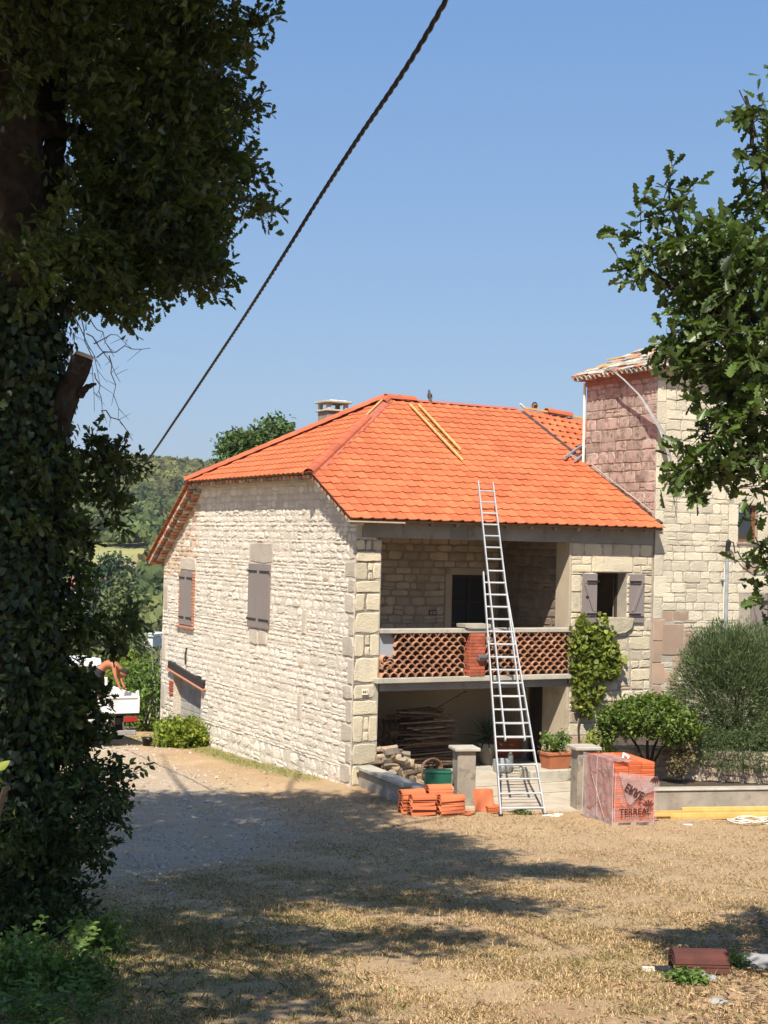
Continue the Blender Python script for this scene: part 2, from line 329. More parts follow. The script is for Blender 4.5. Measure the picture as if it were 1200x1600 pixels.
def gravel_mask(x, y):
    # the drive: comes past the near corner of the side wall and runs back along it, left of the grass verge
    v = (x - P0.x) * E2.x + (y - P0.y) * E2.y; u = (x - P0.x) * E1.x + (y - P0.y) * E1.y
    c = np.interp(y, [14, 20, 24, 27, 30, 34, 40, 46], [-3.5, -3.0, -2.9, -3.2, -4.6, -6.2, -8.4, -10.5]); w = np.interp(y, [14, 20, 24, 28, 36], [.4, 1.3, 2.2, 2.2, 2.0])
    return np.clip(1.25 - np.abs(x - c) / w, 0, 1) * np.interp(y, [15, 20], [0, 1])
def green_mask(x, y):
    g = .55 * np.exp(-((x + 2.6) / .9) ** 2) * np.interp(y, [8, 10, 14, 18], [1, 1, .7, .1])
    g = g + .35 * np.exp(-((x + 1.2) / 1.0) ** 2) * np.interp(y, [8, 11, 15, 17], [.6, 1, .8, 0])
    v = (x - P0.x) * E2.x + (y - P0.y) * E2.y; u = (x - P0.x) * E1.x + (y - P0.y) * E1.y
    g = g + .9 * np.exp(-((u + .35) / .45) ** 2) * np.interp(v, [.3, 1.5, 9, 11], [0, .8, 1, .6])
    g = g + .4 * np.exp(-((x - 2.9) ** 2 + (y - 12) ** 2) / .8)
    g = g + np.clip((y - 43) / 4, 0, .9)
    return np.clip(g, 0, 1)
def sheet(name, xs, ys, zf, micro, mats):
    X, Y = np.meshgrid(xs, ys); Z = zf(X, Y)
    if micro:
        Z = Z + (np.sin(X * 3.1 + Y * 1.7) * .012 + np.sin(X * 7.7 - Y * 5.3) * .008 + nrng.normal(size=X.shape) * .006) * (Y < 60)
    nx, ny = len(xs), len(ys); V = np.stack([X.ravel(), Y.ravel(), Z.ravel()], 1)
    i = (np.arange(ny - 1)[:, None] * nx + np.arange(nx - 1)[None]).ravel(); Fq = np.stack([i, i + 1, i + nx + 1, i + nx], 1)
    me = np_mesh(name, V, Fq, mats, smooth=True)
    x, y = X.ravel(), Y.ravel()
    far = np.clip((y - 90) / 80, 0, 1)
    plough = ((np.abs(x + 50 + (y - 330) * .05) < 12) & (y > 300) & (y < 345)) * .9
    for n_, a_ in (('gravel', gravel_mask(x, y)), ('green', green_mask(x, y)), ('far', far), ('plough', plough)):
        q = me.attributes.new(n_, 'FLOAT', 'POINT'); q.data.foreach_set('value', a_.astype(np.float32))
    return me
M_GROUND = ground_material()
xs = np.unique(np.concatenate([-np.geomspace(14, 3000, 40), np.arange(-14, 14.01, .25), np.geomspace(14.2, 3000, 30)]))
ys = np.unique(np.concatenate([-np.geomspace(1, 400, 12), np.arange(0, 50, .25), np.geomspace(50, 4000, 90)]))
g = link('ground', sheet('ground', xs, ys, hill_np, True, M_GROUND)); g['kind'] = 'structure'; g['label'] = 'dry sloping ground with a gravel drive, valley and hill beyond'
# --- forest on the hill (one mass) built from leafy crowns of many sizes
def crown_variant(k, rng):
    n = 230; d = rng.normal(size=(n, 3)); d /= np.linalg.norm(d, axis=1)[:, None]; d[:, 2] = np.abs(d[:, 2]) * 1.0 - .25
    lump = 1 + .22 * np.sin(d[:, 0] * 5 + k) * np.cos(d[:, 1] * 6 + k * 2) + rng.normal(size=n) * .08
    p = d * lump[:, None] * np.array([1, 1, .95]); p[:, 2] += .75
    Q = np.array([(-.5, -.5, 0), (.5, -.4, .08), (.4, .5, 0), (-.4, .45, .1)]) * .32
    nn = d + rng.normal(size=d.shape) * .45; nn /= np.linalg.norm(nn, axis=1)[:, None]
    a = rng.normal(size=(n, 3)); y = a - (a * nn).sum(1)[:, None] * nn; y /= np.linalg.norm(y, axis=1)[:, None]; x = np.cross(y, nn)
    Rm = np.stack([x, y, nn], 2)
    return (np.einsum('nij,kj->nki', Rm, Q) * rng.uniform(.7, 1.3, n)[:, None, None] + p[:, None, :]).reshape(-1, 3)
frng = np.random.default_rng(11); CROWNS = [crown_variant(k, frng) for k in range(7)]
def field_at(x, y):       # open fields: no trees
    a = x / y
    return ((y > 285) & (y < 372) & (a > -.205) & (a < -.152)) | ((y > 345) & (y < 366) & (a > -.215) & (a < -.13)) | ((y > 52) & (y < 66) & (a > -.20) & (a < -.12))
def fine(k, rng):
    n = 1500; d = rng.normal(size=(n, 3)); d /= np.linalg.norm(d, axis=1)[:, None]; d[:, 2] = np.abs(d[:, 2]) - .3
    lump = 1 + .2 * np.sin(d[:, 0] * 6 + k) * np.cos(d[:, 1] * 7 + k * 2) * np.cos(d[:, 2] * 5) - np.abs(rng.normal(size=n)) * .12
    p = d * lump[:, None]; p[:, 2] += .75; Q = np.array([(-.5, -.5, 0), (.5, -.4, .08), (.4, .5, 0), (-.4, .45, .1)]) * .10
    Rm = rot_mats(n, .4, rng); return (np.einsum('nij,kj->nki', Rm, Q) * rng.uniform(.7, 1.3, n)[:, None, None] + p[:, None, :]).reshape(-1, 3)
FINE = [fine(k, frng) for k in range(4)]
FV = []; FT = []
def crown_at(x, y, s, h, base, rng=frng):
    C_ = CROWNS[rng.integers(7)] if y > 210 else FINE[rng.integers(4)]; a = rng.uniform(0, 6.28); c_, s_ = math.cos(a), math.sin(a)
    P = np.empty_like(C_); P[:, 0] = (C_[:, 0] * c_ - C_[:, 1] * s_) * s + x; P[:, 1] = (C_[:, 0] * s_ + C_[:, 1] * c_) * s + y; P[:, 2] = C_[:, 2] * h + base
    FV.append(P); t0 = rng.uniform(.15, .85); FT.append(np.clip(t0 + rng.normal(size=len(P) // 4) * .12, 0, 1))
y = 95.
while y < 720:
    step = 5.2 if y < 200 else 6.5
    for a in np.arange(-.33, .06 if y > 210 else -.04, step / y):
        x = (a + frng.normal() * .3 * step / y) * y; yy = y + frng.uniform(-step, step) * .6
        if field_at(x, yy): continue
        if yy > 300 and yy < 390 and frng.random() < .15: continue
        s = frng.uniform(2.2, 4.6) * (1.0 if y < 420 else .8); 
        if y > 450: s *= frng.uniform(.6, 1)
        if a > -.04 and y > 150: s *= 1.1
        crown_at(x, yy, s, s * frng.uniform(.9, 1.4), float(hill_np(x, yy)) - .4)
    y += step * (1.0 if y < 420 else .9)
V = np.concatenate(FV); T = np.concatenate(FT); Fq = np.arange(len(V)).reshape(-1, 4)
o = link('forest', np_mesh('forest', V, Fq, M_FOREST, T)); o['kind'] = 'stuff'; o['label'] = 'wooded hillside and valley trees behind the farmhouse'
# ground plants and bushes near the truck and house back
def bush(name, label, cat, loc, r, nclus, per, size, tmpl, mt, spread=.12, up=.5, stems=5, group=None, seed=1, shell=.3, stem_r=.012, trunk=None):
    rng = np.random.default_rng(seed); root = empty(name, loc, 0, label, cat, group)
    c = np.array([0, 0, r[2]]) if trunk is None else np.array([0, 0, trunk + r[2]])
    pts, cc = blob_points(c, r, nclus, per, spread, rng, shell)
    pts[:, 2] = np.maximum(pts[:, 2], .02)
    link('foliage', leaves_mesh('foliage', pts, size, tmpl, mt, up, rng), root, kind='stuff')
    if stems:
        mb = MB(); rr = random.Random(seed)
        for i in range(stems):
            e = cc[rr.randrange(len(cc))]; b = Vector((rr.uniform(-.1, .1) * r[0], rr.uniform(-.1, .1) * r[1], 0)); e = Vector(e)
            mid = b.lerp(e, .5) + Vector((rr.uniform(-.1, .1), rr.uniform(-.1, .1), .15))
            mb.tube([b, mid, e], [stem_r * 1.5, stem_r, stem_r * .5], 5)
        mb.build('stems', M_BARKD, root, kind='stuff')
    return root
# --- two trees one can tell apart in the valley, the poplar, and the crown behind the roof
def far_tree(name, label, p, w, h, dens, mt, seed, trunk_h, tmpl=OVAL, size=.5, group=None, blobs=None):
    rng = np.random.default_rng(seed); root = empty(name, p, 0, label, 'tree', group); mb = MB()
    mb.tube([(0, 0, -1), (0, 0, trunk_h), (.1, 0, h * .8)], [w * .08, w * .06, w * .02], 8); mb.build('trunk', M_BARK, root)
    P = []
    for (bx, by, bz, r1, r2) in (blobs or [(0, 0, .55, .5, .45)]):
        pts, cc = blob_points((bx * w, by * w, bz * h), (r1 * w, r1 * w, r2 * h), int(dens * 60), 14, size * .9, rng, .25); P.append(pts)
    link('crown', leaves_mesh('crown', np.concatenate(P), size, tmpl, mt, .4, rng), root, kind='stuff')
    return root
p = at(190, 960, 130); far_tree('poplar_tree', 'tall pale poplar rising from the valley left of the farmhouse', (p.x, p.y, float(hill_np(p.x, p.y))), 4.4, 5.2 - float(hill_np(p.x, p.y)) - 3, 6, mat('poplar_leaf', (.15, .17, .06), (.10, .13, .045), 1, .6, 0, tonek=.4, transl=.25), 3, 3, size=.45, blobs=[(0, 0, .3, .4, .3), (0, 0, .6, .45, .36)])
p = at(172, 905, 190); far_tree('round_tree', 'dark round tree beside the small far house', (p.x, p.y, float(hill_np(p.x, p.y))), 7, 2.5 - float(hill_np(p.x, p.y)), 4, mat('dark_round_leaf', (.04, .07, .03), (.03, .05, .02), 1, .6, 0, tonek=.4, transl=.2), 4, 3, size=.6, blobs=[(0, 0, .7, .5, .3), (0, 0, .4, .5, .3)])
p = at(407, 760, 62); gzp = float(hill_np(p.x, p.y))
rt = at(372, 700, 62); r2 = at(437, 685, 62)
root = far_tree('walnut_tree', 'leafy tree top showing above the left hip of the orange roof', (p.x, p.y, gzp), 3.6, 8.4 - gzp, 1.35, mat('bright_tree_leaf', (.10, .15, .04), (.06, .10, .03), 1, .6, 0, tonek=.45, transl=.3), 9, 4, size=.22,
                blobs=[((rt.x - p.x) / 3.6, 0, (rt.z - gzp) / (8.4 - gzp), .2, .05), ((r2.x - p.x) / 3.6 - .05, 0, (r2.z - gzp + .1) / (8.4 - gzp), .24, .055), ((r2.x - p.x) / 3.6 - .32, 0, (r2.z - gzp - .55) / (8.4 - gzp), .25, .05), ((rt.x - p.x) / 3.6 + .1, 0, (rt.z - gzp - .9) / (8.4 - gzp), .45, .06), (0.1, 0, .7, .5, .1)])
# --- small far house
p = at(150, 915, 210); hz = p.z - 3.2
root = empty('far_house', (p.x, p.y, hz), R(20), 'small white house with a red tiled roof far off in the valley', 'house')
mb = MB(); mb.box(-4, 4, -3, 3, -4, 3.0); mb.build('wall', mat('far_white_wall', (.7, .68, .62)), root)
mb = MB(); mb.add([(-4.4, -3.4, 2.9), (4.4, -3.4, 2.9), (4.4, 3.4, 2.9), (-4.4, 3.4, 2.9), (-3.2, 0, 4.9), (3.2, 0, 4.9)], [(0, 1, 5, 4), (1, 2, 5), (2, 3, 4, 5), (3, 0, 4), (3, 2, 1, 0)]); mb.build('roof', mat('far_red_roof', (.36, .14, .11)), root)
for i, x in enumerate((-2.4, 0.2, 2.4)):
    mb = MB(); mb.box(x - .45, x + .45, -3.06, -3.0, .4, 1.7); w_ = mb.build('window', M_SHUT, root)
p = at(232, 985, 160)
root = empty('far_shed', (p.x, p.y, p.z - 2.2), R(-15), 'pale flat shed roof between the valley trees left of the wall', 'shed')
mb = MB(); mb.box(-1.4, 1.4, -2, 2, .6, 1.7); mb.build('wall', mat('far_white_wall', (.7, .68, .62)), root); mb = MB(); mb.box(-1.6, 1.6, -2.2, 2.2, 1.7, 1.95); mb.build('roof', mat('pale_sheet_roof', (.55, .58, .6)), root)
mb = MB(); mb.box(-.3, .3, -2.05, -2, .6, 1.4); mb.build('door', M_SHUT, root)
# --- dry grass blades (nobody could count them)
def grass(name, n_by_band, size, mt, zf, xr, seed, dens_f=None, lay=1.0):
    rng = np.random.default_rng(seed); P = []; S = []
    for (y0, y1, n, s) in n_by_band:
        yy = rng.uniform(y0, y1, n); xx = rng.uniform(-1, 1, n) * (.42 * yy + .6)
        P.append(np.stack([xx, yy], 1)); S.append(np.full(n, s))
    P = np.concatenate(P); S = np.concatenate(S)
    if dens_f is not None:
        k = rng.random(len(P)) < dens_f(P[:, 0], P[:, 1]); P = P[k]; S = S[k]
    z = ground_np(P[:, 0], P[:, 1]); n = len(P)
    a = rng.uniform(0, 2 * np.pi, n); el = np.abs(rng.normal(size=n)) * .5 * lay + .15; L_ = S * rng.uniform(.5, 1.5, n)
    dx = np.cos(a); dy = np.sin(a); tip = np.stack([dx * np.cos(el), dy * np.cos(el), np.sin(el)], 1) * L_[:, None]
    mid = tip * .55; mid[:, 2] += L_ * .12; w = np.stack([-dy, dx, np.zeros(n)], 1) * (L_ * .03 + .0014)[:, None]
    b = np.stack([P[:, 0], P[:, 1], z - .005], 1)
    V = np.stack([b - w, b + w, b + mid + w * .8, b + tip, b + mid - w * .8], 1)
    return link(name, np_mesh(name, V.reshape(-1, 3), np.arange(n * 5).reshape(-1, 5), mt, rng.uniform(0, 1, n)))
M_STRAW = mat('dry_grass_blade', (.54, .385, .225), (.42, .30, .17), 2, .8, 0, tonek=.45, transl=.2, c3=(.30, .26, .11), s3=.7, t3=(.52, .66), k3=.6)
M_GREENB = mat('green_grass_blade', (.15, .19, .05), (.22, .22, .07), 2, .7, 0, tonek=.4, transl=.3)
sparse = lambda x, y: np.clip(1 - gravel_mask(x, y) * 1.1, .05, 1) * (.45 + .55 * (np.sin(x * 1.3 + np.sin(y * .9) * 2) * .5 + .5))
def not_patio(x, y):
    v = (x - P0.x) * E2.x + (y - P0.y) * E2.y; u = (x - P0.x) * E1.x + (y - P0.y) * E1.y
    return ((v < -3.4) | (u < -.05)).astype(float)
o = grass('dry_grass', [(7, 11, 150000, .034), (11, 15, 165000, .038), (15, 20, 115000, .044), (20, 29, 75000, .05)], .06, M_STRAW, None, None, 21, lambda x, y: sparse(x, y) * not_patio(x, y)); o['kind'] = 'stuff'; o['label'] = 'dry straw coloured grass over the yard'
o = grass('green_grass', [(7, 11, 26000, .07), (11, 16, 26000, .07), (16, 30, 20000, .06), (30, 46, 42000, .09)], .06, M_GREENB, None, None, 22, lambda x, y: (green_mask(x, y) ** 1.3 + .02) * not_patio(x, y), lay=1.6); o['kind'] = 'stuff'; o['label'] = 'patches of green grass in the yard and along the wall foot'

# clumps of taller dry tufts and loose drive gravel
o = grass('dry_tufts', [(8, 12, 12000, .06), (12, 18, 12000, .065), (18, 27, 6000, .07)], .06, M_STRAW, None, None, 23, lambda x, y: (np.sin(x * 4.1 + np.sin(y * 2.7) * 2) * np.sin(y * 3.3 + x) > .45).astype(float) * sparse(x, y) * not_patio(x, y), lay=1.9); o['kind'] = 'stuff'; o['label'] = 'taller dry tufts standing in the grass'
rg = np.random.default_rng(41); n = 26000; yy = rg.uniform(15, 42, n); xx = rg.uniform(-11, 1.5, n); k = rg.random(n) < gravel_mask(xx, yy) ** .7 + .02; k &= not_patio(xx, yy) > 0; xx, yy = xx[k], yy[k]; n = len(xx)
base = np.stack([xx, yy, ground_np(xx, yy) + .004], 1); s_ = rg.uniform(.008, .026, n) * (1 + (rg.random(n) < .05) * 1.2)
T_ = np.array([(1, 0, 0), (0, 1, 0), (-1, 0, 0), (0, -1, 0), (.1, .1, .8)]) ; ang = rg.uniform(0, 6.28, n); ca_, sa_ = np.cos(ang), np.sin(ang)
P_ = T_[None] * (1 + rg.uniform(-.3, .3, (n, 5, 3))) * s_[:, None, None]; X_ = P_[..., 0] * ca_[:, None] - P_[..., 1] * sa_[:, None]; Y_ = P_[..., 0] * sa_[:, None] + P_[..., 1] * ca_[:, None]
V = np.stack([X_, Y_, P_[..., 2]], 2) + base[:, None, :]; F_ = np.array([[0, 1, 4], [1, 2, 4], [2, 3, 4], [3, 0, 4]])[None] + (np.arange(n) * 5)[:, None, None]
o = link('gravel', np_mesh('gravel', V.reshape(-1, 3), F_.reshape(-1, 3), mat('gravel_stone', (.50, .43, .35), (.34, .28, .22), 9, .9, 0, tonek=.4), np.repeat(rg.uniform(0, 1, n), 4))); o['kind'] = 'stuff'; o['label'] = 'loose pale gravel on the drive'
# ---------------------------------------------------------------- masonry helpers
def stone_geo(poly_pts, mp, depth, rr, jit, cham, bulge=.0):
    """poly_pts: ordered (s,t) outline; mp(s,t,d)->local point. Returns V,F of one stone (closed sides + chamfered front)."""
    n = len(poly_pts); cs = sum(p[0] for p in poly_pts) / n; ct = sum(p[1] for p in poly_pts) / n
    out = [(s + rr.uniform(-jit, jit), t + rr.uniform(-jit, jit)) for s, t in poly_pts]
    V = [mp(s, t, 0) for s, t in out]
    inner = []
    for s, t in out:
        ds, dt = cs - s, ct - t; L = math.hypot(ds, dt) or 1; k = min(cham * rr.uniform(.6, 1.4) / L, .45)
        inner.append((s + ds * k, t + dt * k))
    V += [mp(s, t, depth * rr.uniform(.75, 1.15)) for s, t in inner]
    V.append(mp(cs + rr.uniform(-.02, .02), ct + rr.uniform(-.01, .01), depth * rr.uniform(.9, 1.25) + bulge))
    Fs = [(i, (i + 1) % n, n + (i + 1) % n, n + i) for i in range(n)] + [(n + i, n + (i + 1) % n, 2 * n) for i in range(n)]
    return V, Fs
def rect_outline(s0, s1, t0, t1, rr, rough):
    ns = 2 if (s1 - s0) < .5 else 3; P = []
    for i in range(ns): P.append((s0 + (s1 - s0) * i / ns + (rr.uniform(-.02, .02) if i else 0), t0))
    P.append((s1, t0)); P.append((s1, (t0 + t1) / 2))
    for i in range(ns): P.append((s1 - (s1 - s0) * i / ns, t1))
    P.append((s0, t1)); P.append((s0, (t0 + t1) / 2))
    # knock corners off
    c = rough * min(s1 - s0, t1 - t0)
    if c > 0:
        Q = []
        for k, (s, t) in enumerate(P):
            if (s in (s0, s1)) and (t in (t0, t1)):
                s += (c if s == s0 else -c) * rr.uniform(.2, 1); t += (c if t == t0 else -c) * rr.uniform(.1, .7)
            Q.append((s, t))
        P = Q
    return P
def clip_poly(P, a, b, c):         # keep a*s+b*t<=c
    out = []
    for i in range(len(P)):
        p, q = P[i], P[(i + 1) % len(P)]; dp = a * p[0] + b * p[1] - c; dq = a * q[0] + b * q[1] - c
        if dp <= 0: out.append(p)
        if dp * dq < 0:
            k = dp / (dp - dq); out.append((p[0] + (q[0] - p[0]) * k, p[1] + (q[1] - p[1]) * k))
    return out
def courses(s0, s1, t0, t1, hr, wr, rr, holes=(), gap=.012, wave=None):
    """coursed rubble rectangles leaving holes free"""
    out = []; t = t0
    edges = sorted({h[2] for h in holes} | {h[3] for h in holes} | {t1})
    while t < t1 - .03:
        h = rr.uniform(*hr)
        for e in edges:
            if t + .02 < e < t + h * 1.45: h = e - t; break
        if h < .035: t += h; continue
        te = min(t + h, t1)
        blocks = sorted((a, b) for a, b, c, d in holes if c < te - .01 and d > t + .01)
        segs = []; x = s0
        for a, b in blocks:
            if a > x: segs.append((x, a))
            x = max(x, b)
        if x < s1: segs.append((x, s1))
        for a, b in segs:
            x = a
            while x < b - .02:
                w = rr.uniform(*wr) * (1 + (h - hr[0]) * 1.2)
                if x + w > b - wr[0] * .7: w = b - x
                if w > .03:
                    if h > .17 and w < .4 and rr.random() < .3:
                        k = rr.uniform(.35, .65); out.append((x + gap, x + w - gap, t + gap, t + h * k - gap * .7)); out.append((x + gap, x + w - gap, t + h * k + gap * .7, te - gap))
                    else: out.append((x + gap, x + w - gap, t + gap, te - gap))
                x += w
        t = te
    return out
def lay(rects, mp, parent, mats, pick, n_single, rr, depth=(.01, .04), jit=.012, cham=.02, rough=.25, clips=(), name='stone', score=None, tonef=None, facing=None):
    """pick(s,t)->material index; biggest n_single become parts, the rest one stuff part"""
    st = []
    for r in rects:
        P = rect_outline(*r, rr, rough)
        for c in clips:
            if P: P = clip_poly(P, *c)
        if len(P) < 3: continue
        ar = (r[1] - r[0]) * (r[3] - r[2]); st.append((ar * (score(r) if score else 1), r, P))
    st.sort(key=lambda q: -q[0]); rest = MB()
    for i, (sc_, r, P) in enumerate(st):
        V, Fs = stone_geo(P, mp, rr.uniform(*depth), rr, jit, cham)
        s, t = (r[0] + r[1]) / 2, (r[2] + r[3]) / 2; mi = pick(s, t); tn = rr.random() if tonef is None else tonef(s, t, rr)
        if i < n_single:
            mb = MB(); mb.add(V, Fs, tn); mb.build(name, mats[mi], parent)
        else: rest.add(V, Fs, tn, mi)
    if rest.f: rest.build(name, mats, parent, kind='stuff')
def wall_cells(mb, s0, s1, t0, t1, holes, box):
    S = sorted({s0, s1} | {h[0] for h in holes} | {h[1] for h in holes}); T = sorted({t0, t1} | {h[2] for h in holes} | {h[3] for h in holes})
    for a, b in zip(S, S[1:]):
        for c, d in zip(T, T[1:]):
            ms, mt_ = (a + b) / 2, (c + d) / 2
            if any(h[0] < ms < h[1] and h[2] < mt_ < h[3] for h in holes): continue
            box(a, b, c, d)
# ---------------------------------------------------------------- farmhouse
# house axes: x along the front (right), y into depth, z up; origin at the near corner
FH = empty('farmhouse', P0, HROT, 'old limestone farmhouse with new orange tiled roof, covered balcony and lime washed side wall', 'house')
rr = random.Random(3)
RV, RZ = 5.9, 8.62                    # ridge
def zf(v): return 5.5 + .5 * (v + .35)        # front slope
def zb(v): return RZ - .66 * (v - RV)         # back slope
HZ = 6.5                               # hip eave height
VA = 1.65; VB = RV + (RZ - HZ) / .66   # where gable slopes meet the hip eave
GAR = (8.75, 10.85, -.7, 1.42)
# side wall
sw = MB()
wall_cells(sw, 0, 11.9, -1.2, 4.4, [GAR], lambda a, b, c, d: sw.box(.0, .45, a, b, c, d))
gp = [(0, 4.4), (11.9, 4.4), (11.9, zb(11.9) - .06), (VB, HZ - .1), (VA, HZ - .1), (0, zf(0) - .12)]
n = len(gp); sw.add([(0, v, z) for v, z in gp] + [(.45, v, z) for v, z in gp], [tuple(range(n)), tuple(reversed(range(n, 2 * n)))] + [(i, n + i, n + (i + 1) % n, (i + 1) % n) for i in range(n)])
SW = sw.build('side_wall', M_MORTAR, FH)
WIN1 = (4.41, 5.64, 2.93, 4.43); WIN2 = (9.55, 10.4, 2.68, 4.12)
mp_side = lambda s, t, d: (-d, s, t)
qs = []                                # dressed corner stones seen on the side wall
z = -.3; k = 0
ZQ = [-.35, .02, .42, .86, 1.25, 1.75, 2.06, 2.62, 3.05, 3.5, 3.95, 4.25, 4.62, 5.02]
for a, b in zip(ZQ, ZQ[1:]): qs.append((.0, (.28, .5)[k % 2] + rr.uniform(-.03, .05), a, b)); k += 1
holes = [WIN1, WIN2, GAR] + qs + [(4.3, 5.75, 4.43, 4.95), (4.5, 5.6, 2.5, 2.93), (9.35, 10.6, 4.12, 4.5), (9.4, 9.55, 2.68, 4.12), (10.4, 10.55, 2.68, 4.12), (2.35, 2.6, 2.9, 3.5), (2.5, 2.75, 1.0, 1.6), (11.5, 11.9, .3, 1.0), (11.55, 11.9, 1.6, 2.3), (11.5, 11.9, 3.0, 3.7), (8.4, 8.75, -.3, .35)]
rects = courses(0, 11.9, -.9, 6.5, (.085, .21), (.13, .42), rr, [h for h in holes], .006)
clips = [(0, 1, HZ - .12), (-.5, 1, 5.5 + .175 - .14), (.66, 1, RZ + .66 * RV - .1)]
def pick_side(s, t):
    return 1 if (t > 3.9 and s > 9.3 and rr.random() < .75) or rr.random() < .004 else 0
lay(rects, mp_side, SW, [M_STONE, M_STONE_O], pick_side, 190, rr, (.003, .024), .018, .035, .4, clips, score=lambda r: 1 / (1 + r[0] * .06) * (1 if r[3] < 5.6 else .8))
special = qs[:] + [(4.32, 5.73, 4.45, 4.93), (4.52, 5.04, 2.52, 2.9), (5.06, 5.6, 2.52, 2.9), (2.36, 2.6, 2.92, 3.5), (2.5, 2.75, 1.02, 1.6), (11.5, 11.88, .32, 1.0), (11.55, 11.88, 1.6, 2.3), (11.5, 11.88, 3.0, 3.7), (9.37, 10.58, 4.14, 4.48)]
lay([(a + .012, b - .012, c + .012, d - .012) for a, b, c, d in special], mp_side, SW, [mat('side_quoin', (.56, .49, .39), (.47, .41, .335), 2.5, .92, .9, 24, .14, c3=(.33, .30, .26), s3=3, t3=(.58, .70), k3=.55, bdist=.04)], lambda s, t: 0, 40, rr, (.012, .03), .016, .02, .12, clips, name='quoin')
# bricks round the far window and in the garage jamb
for side in (9.41, 10.42):
    for i in range(18):
        mb = MB(); mb.box(-.045, .0, side, side + .12 + .02 * (i % 2), 2.7 + i * .079, 2.7 + i * .079 + .062, rr.random(), b=.006); mb.build('brick', mat('faded_brick', (.44, .21, .13), (.36, .17, .11), 6, .9, .4, 50, .3), SW)
for i in range(5):
    mb = MB(); mb.box(-.05, 0, 10.86, 11.12, .75 + i * .078, .75 + i * .078 + .06, rr.random(), b=.008); mb.build('brick', M_BRICK, SW)
mb = MB(); mb.box(-.09, 0, 9.36, 10.58, 2.60, 2.67, b=.01); mb.build('window_sill', mat('faded_brick', (.4, .2, .1)), SW)
# shutters closed on the side wall
def closed_shutter(v0, v1, z0, z1, off):
    for a, b in ((v0, (v0 + v1) / 2 - .006), ((v0 + v1) / 2 + .006, v1)):
        n_ = 3; w = (b - a) / n_; sh = MB(); sh.box(-off - .012, -off, a, b, z0, z1); S = sh.build('shutter', M_SHUT, SW)
        for i in range(n_):
            q = MB(); q.box(-off - .03, -off - .013, a + i * w + .002, a + (i + 1) * w - .002, z0, z1, b=.003); q.build('board', M_SHUT, S)
        for zz in (z0 + .17, z1 - .2):
            q = MB(); q.box(-off - .045, -off - .031, a - (.05 if a == v0 else -.08), b + (.05 if b == v1 else -.08), zz, zz + .045); q.build('strap_hinge', M_IRON, S)
closed_shutter(WIN1[0], WIN1[1], WIN1[2], WIN1[3], .03)
closed_shutter(WIN2[0], WIN2[1], WIN2[2] + .02, WIN2[3], .03)
for w_ in (WIN1, WIN2):
    mb = MB(); mb.box(-.03, 0, w_[0], w_[1], w_[2], w_[3], .2); mb.build('window_frame', M_SHUT, SW)
# garage: recessed block infill, steel lintel hanging askew
dr = MB(); dr.box(.22, .3, GAR[0], GAR[1], GAR[2], GAR[3]); DR = dr.build('blocked_doorway', M_JOINT, FH)
blk = courses(GAR[0], GAR[1], -.6, 1.4, (.19, .21), (.45, .5), rr)
lay(blk, lambda s, t, d: (.22 - d, s, t), DR, [mat('grey_block', (.36, .34, .31), (.28, .27, .25), 4, .95, .4, 40, .15)], lambda s, t: 0, 80, rr, (.008, .014), .002, .006, .02, name='block')
mb = MB(); mb.bar((-.035, 8.45, 1.24), (-.035, 11.15, 1.56), .09, .2, .5); mb.bar((-.06, 8.4, 1.13), (-.06, 11.2, 1.45), .14, .03, .5, 1); mb.build('lintel', [M_IRON, M_ORTILE], SW)
mb = MB(); mb.tube([(-.03, 9.85, 2.1), (-.06, 9.85, 1.9), (-.06, 9.82, 1.65)], .02, 6); mb.build('iron_hook', M_IRON, SW)
# front: corner pier, right panel, beams, floor
pr = MB(); pr.box(.002, .58, .0, .55, -.6, 5.06); FP = pr.build('corner_pier', M_JOINT, FH)
mp_front = lambda s, t, d: (s, -d, t)
Q2 = [(.0, .58, .42, .86), (.0, .28, .0, .41), (.30, .58, .03, .4), (.0, .58, -.35, 0), (.0, .24, .88, 1.42), (.245, .37, .9, 1.1), (.25, .37, 1.12, 1.4), (.375, .58, .88, 1.42), (.0, .58, 1.44, 1.74), (.0, .50, 1.77, 2.07), (.0, .58, 2.1, 2.62), (.0, .23, 2.64, 3.1), (.235, .36, 2.66, 2.85), (.24, .35, 2.87, 3.08), (.36, .58, 2.64, 3.1), (.0, .58, 3.12, 3.56), (.0, .22, 3.58, 3.94), (.24, .58, 3.58, 3.94), (.0, .58, 3.96, 4.2), (.0, .27, 4.22, 4.58), (.275, .39, 4.22, 4.38), (.275, .39, 4.4, 4.58), (.395, .58, 4.24, 4.58), (.0, .58, 4.60, 4.82), (.0, .2, 4.84, 5.05), (.22, .34, 4.84, 5.05), (.36, .58, 4.84, 5.05)]
lay([(a + .004, b - .003, c + .006, d - .006) for a, b, c, d in Q2], mp_front, FP, [M_QUOIN], lambda s, t: 0, 60, rr, (.008, .026), .010, .022, .12, name='quoin')
# reveal stones of the pier (facing the balcony)
lay([(.02, .53, a + .01, b - .01) for a, b in zip(ZQ, ZQ[1:])], lambda s, t, d: (.58 + d * .3, s, t), FP, [M_QUOIN], lambda s, t: 0, 60, rr, (.012, .025), .004, .012, .03, name='quoin')
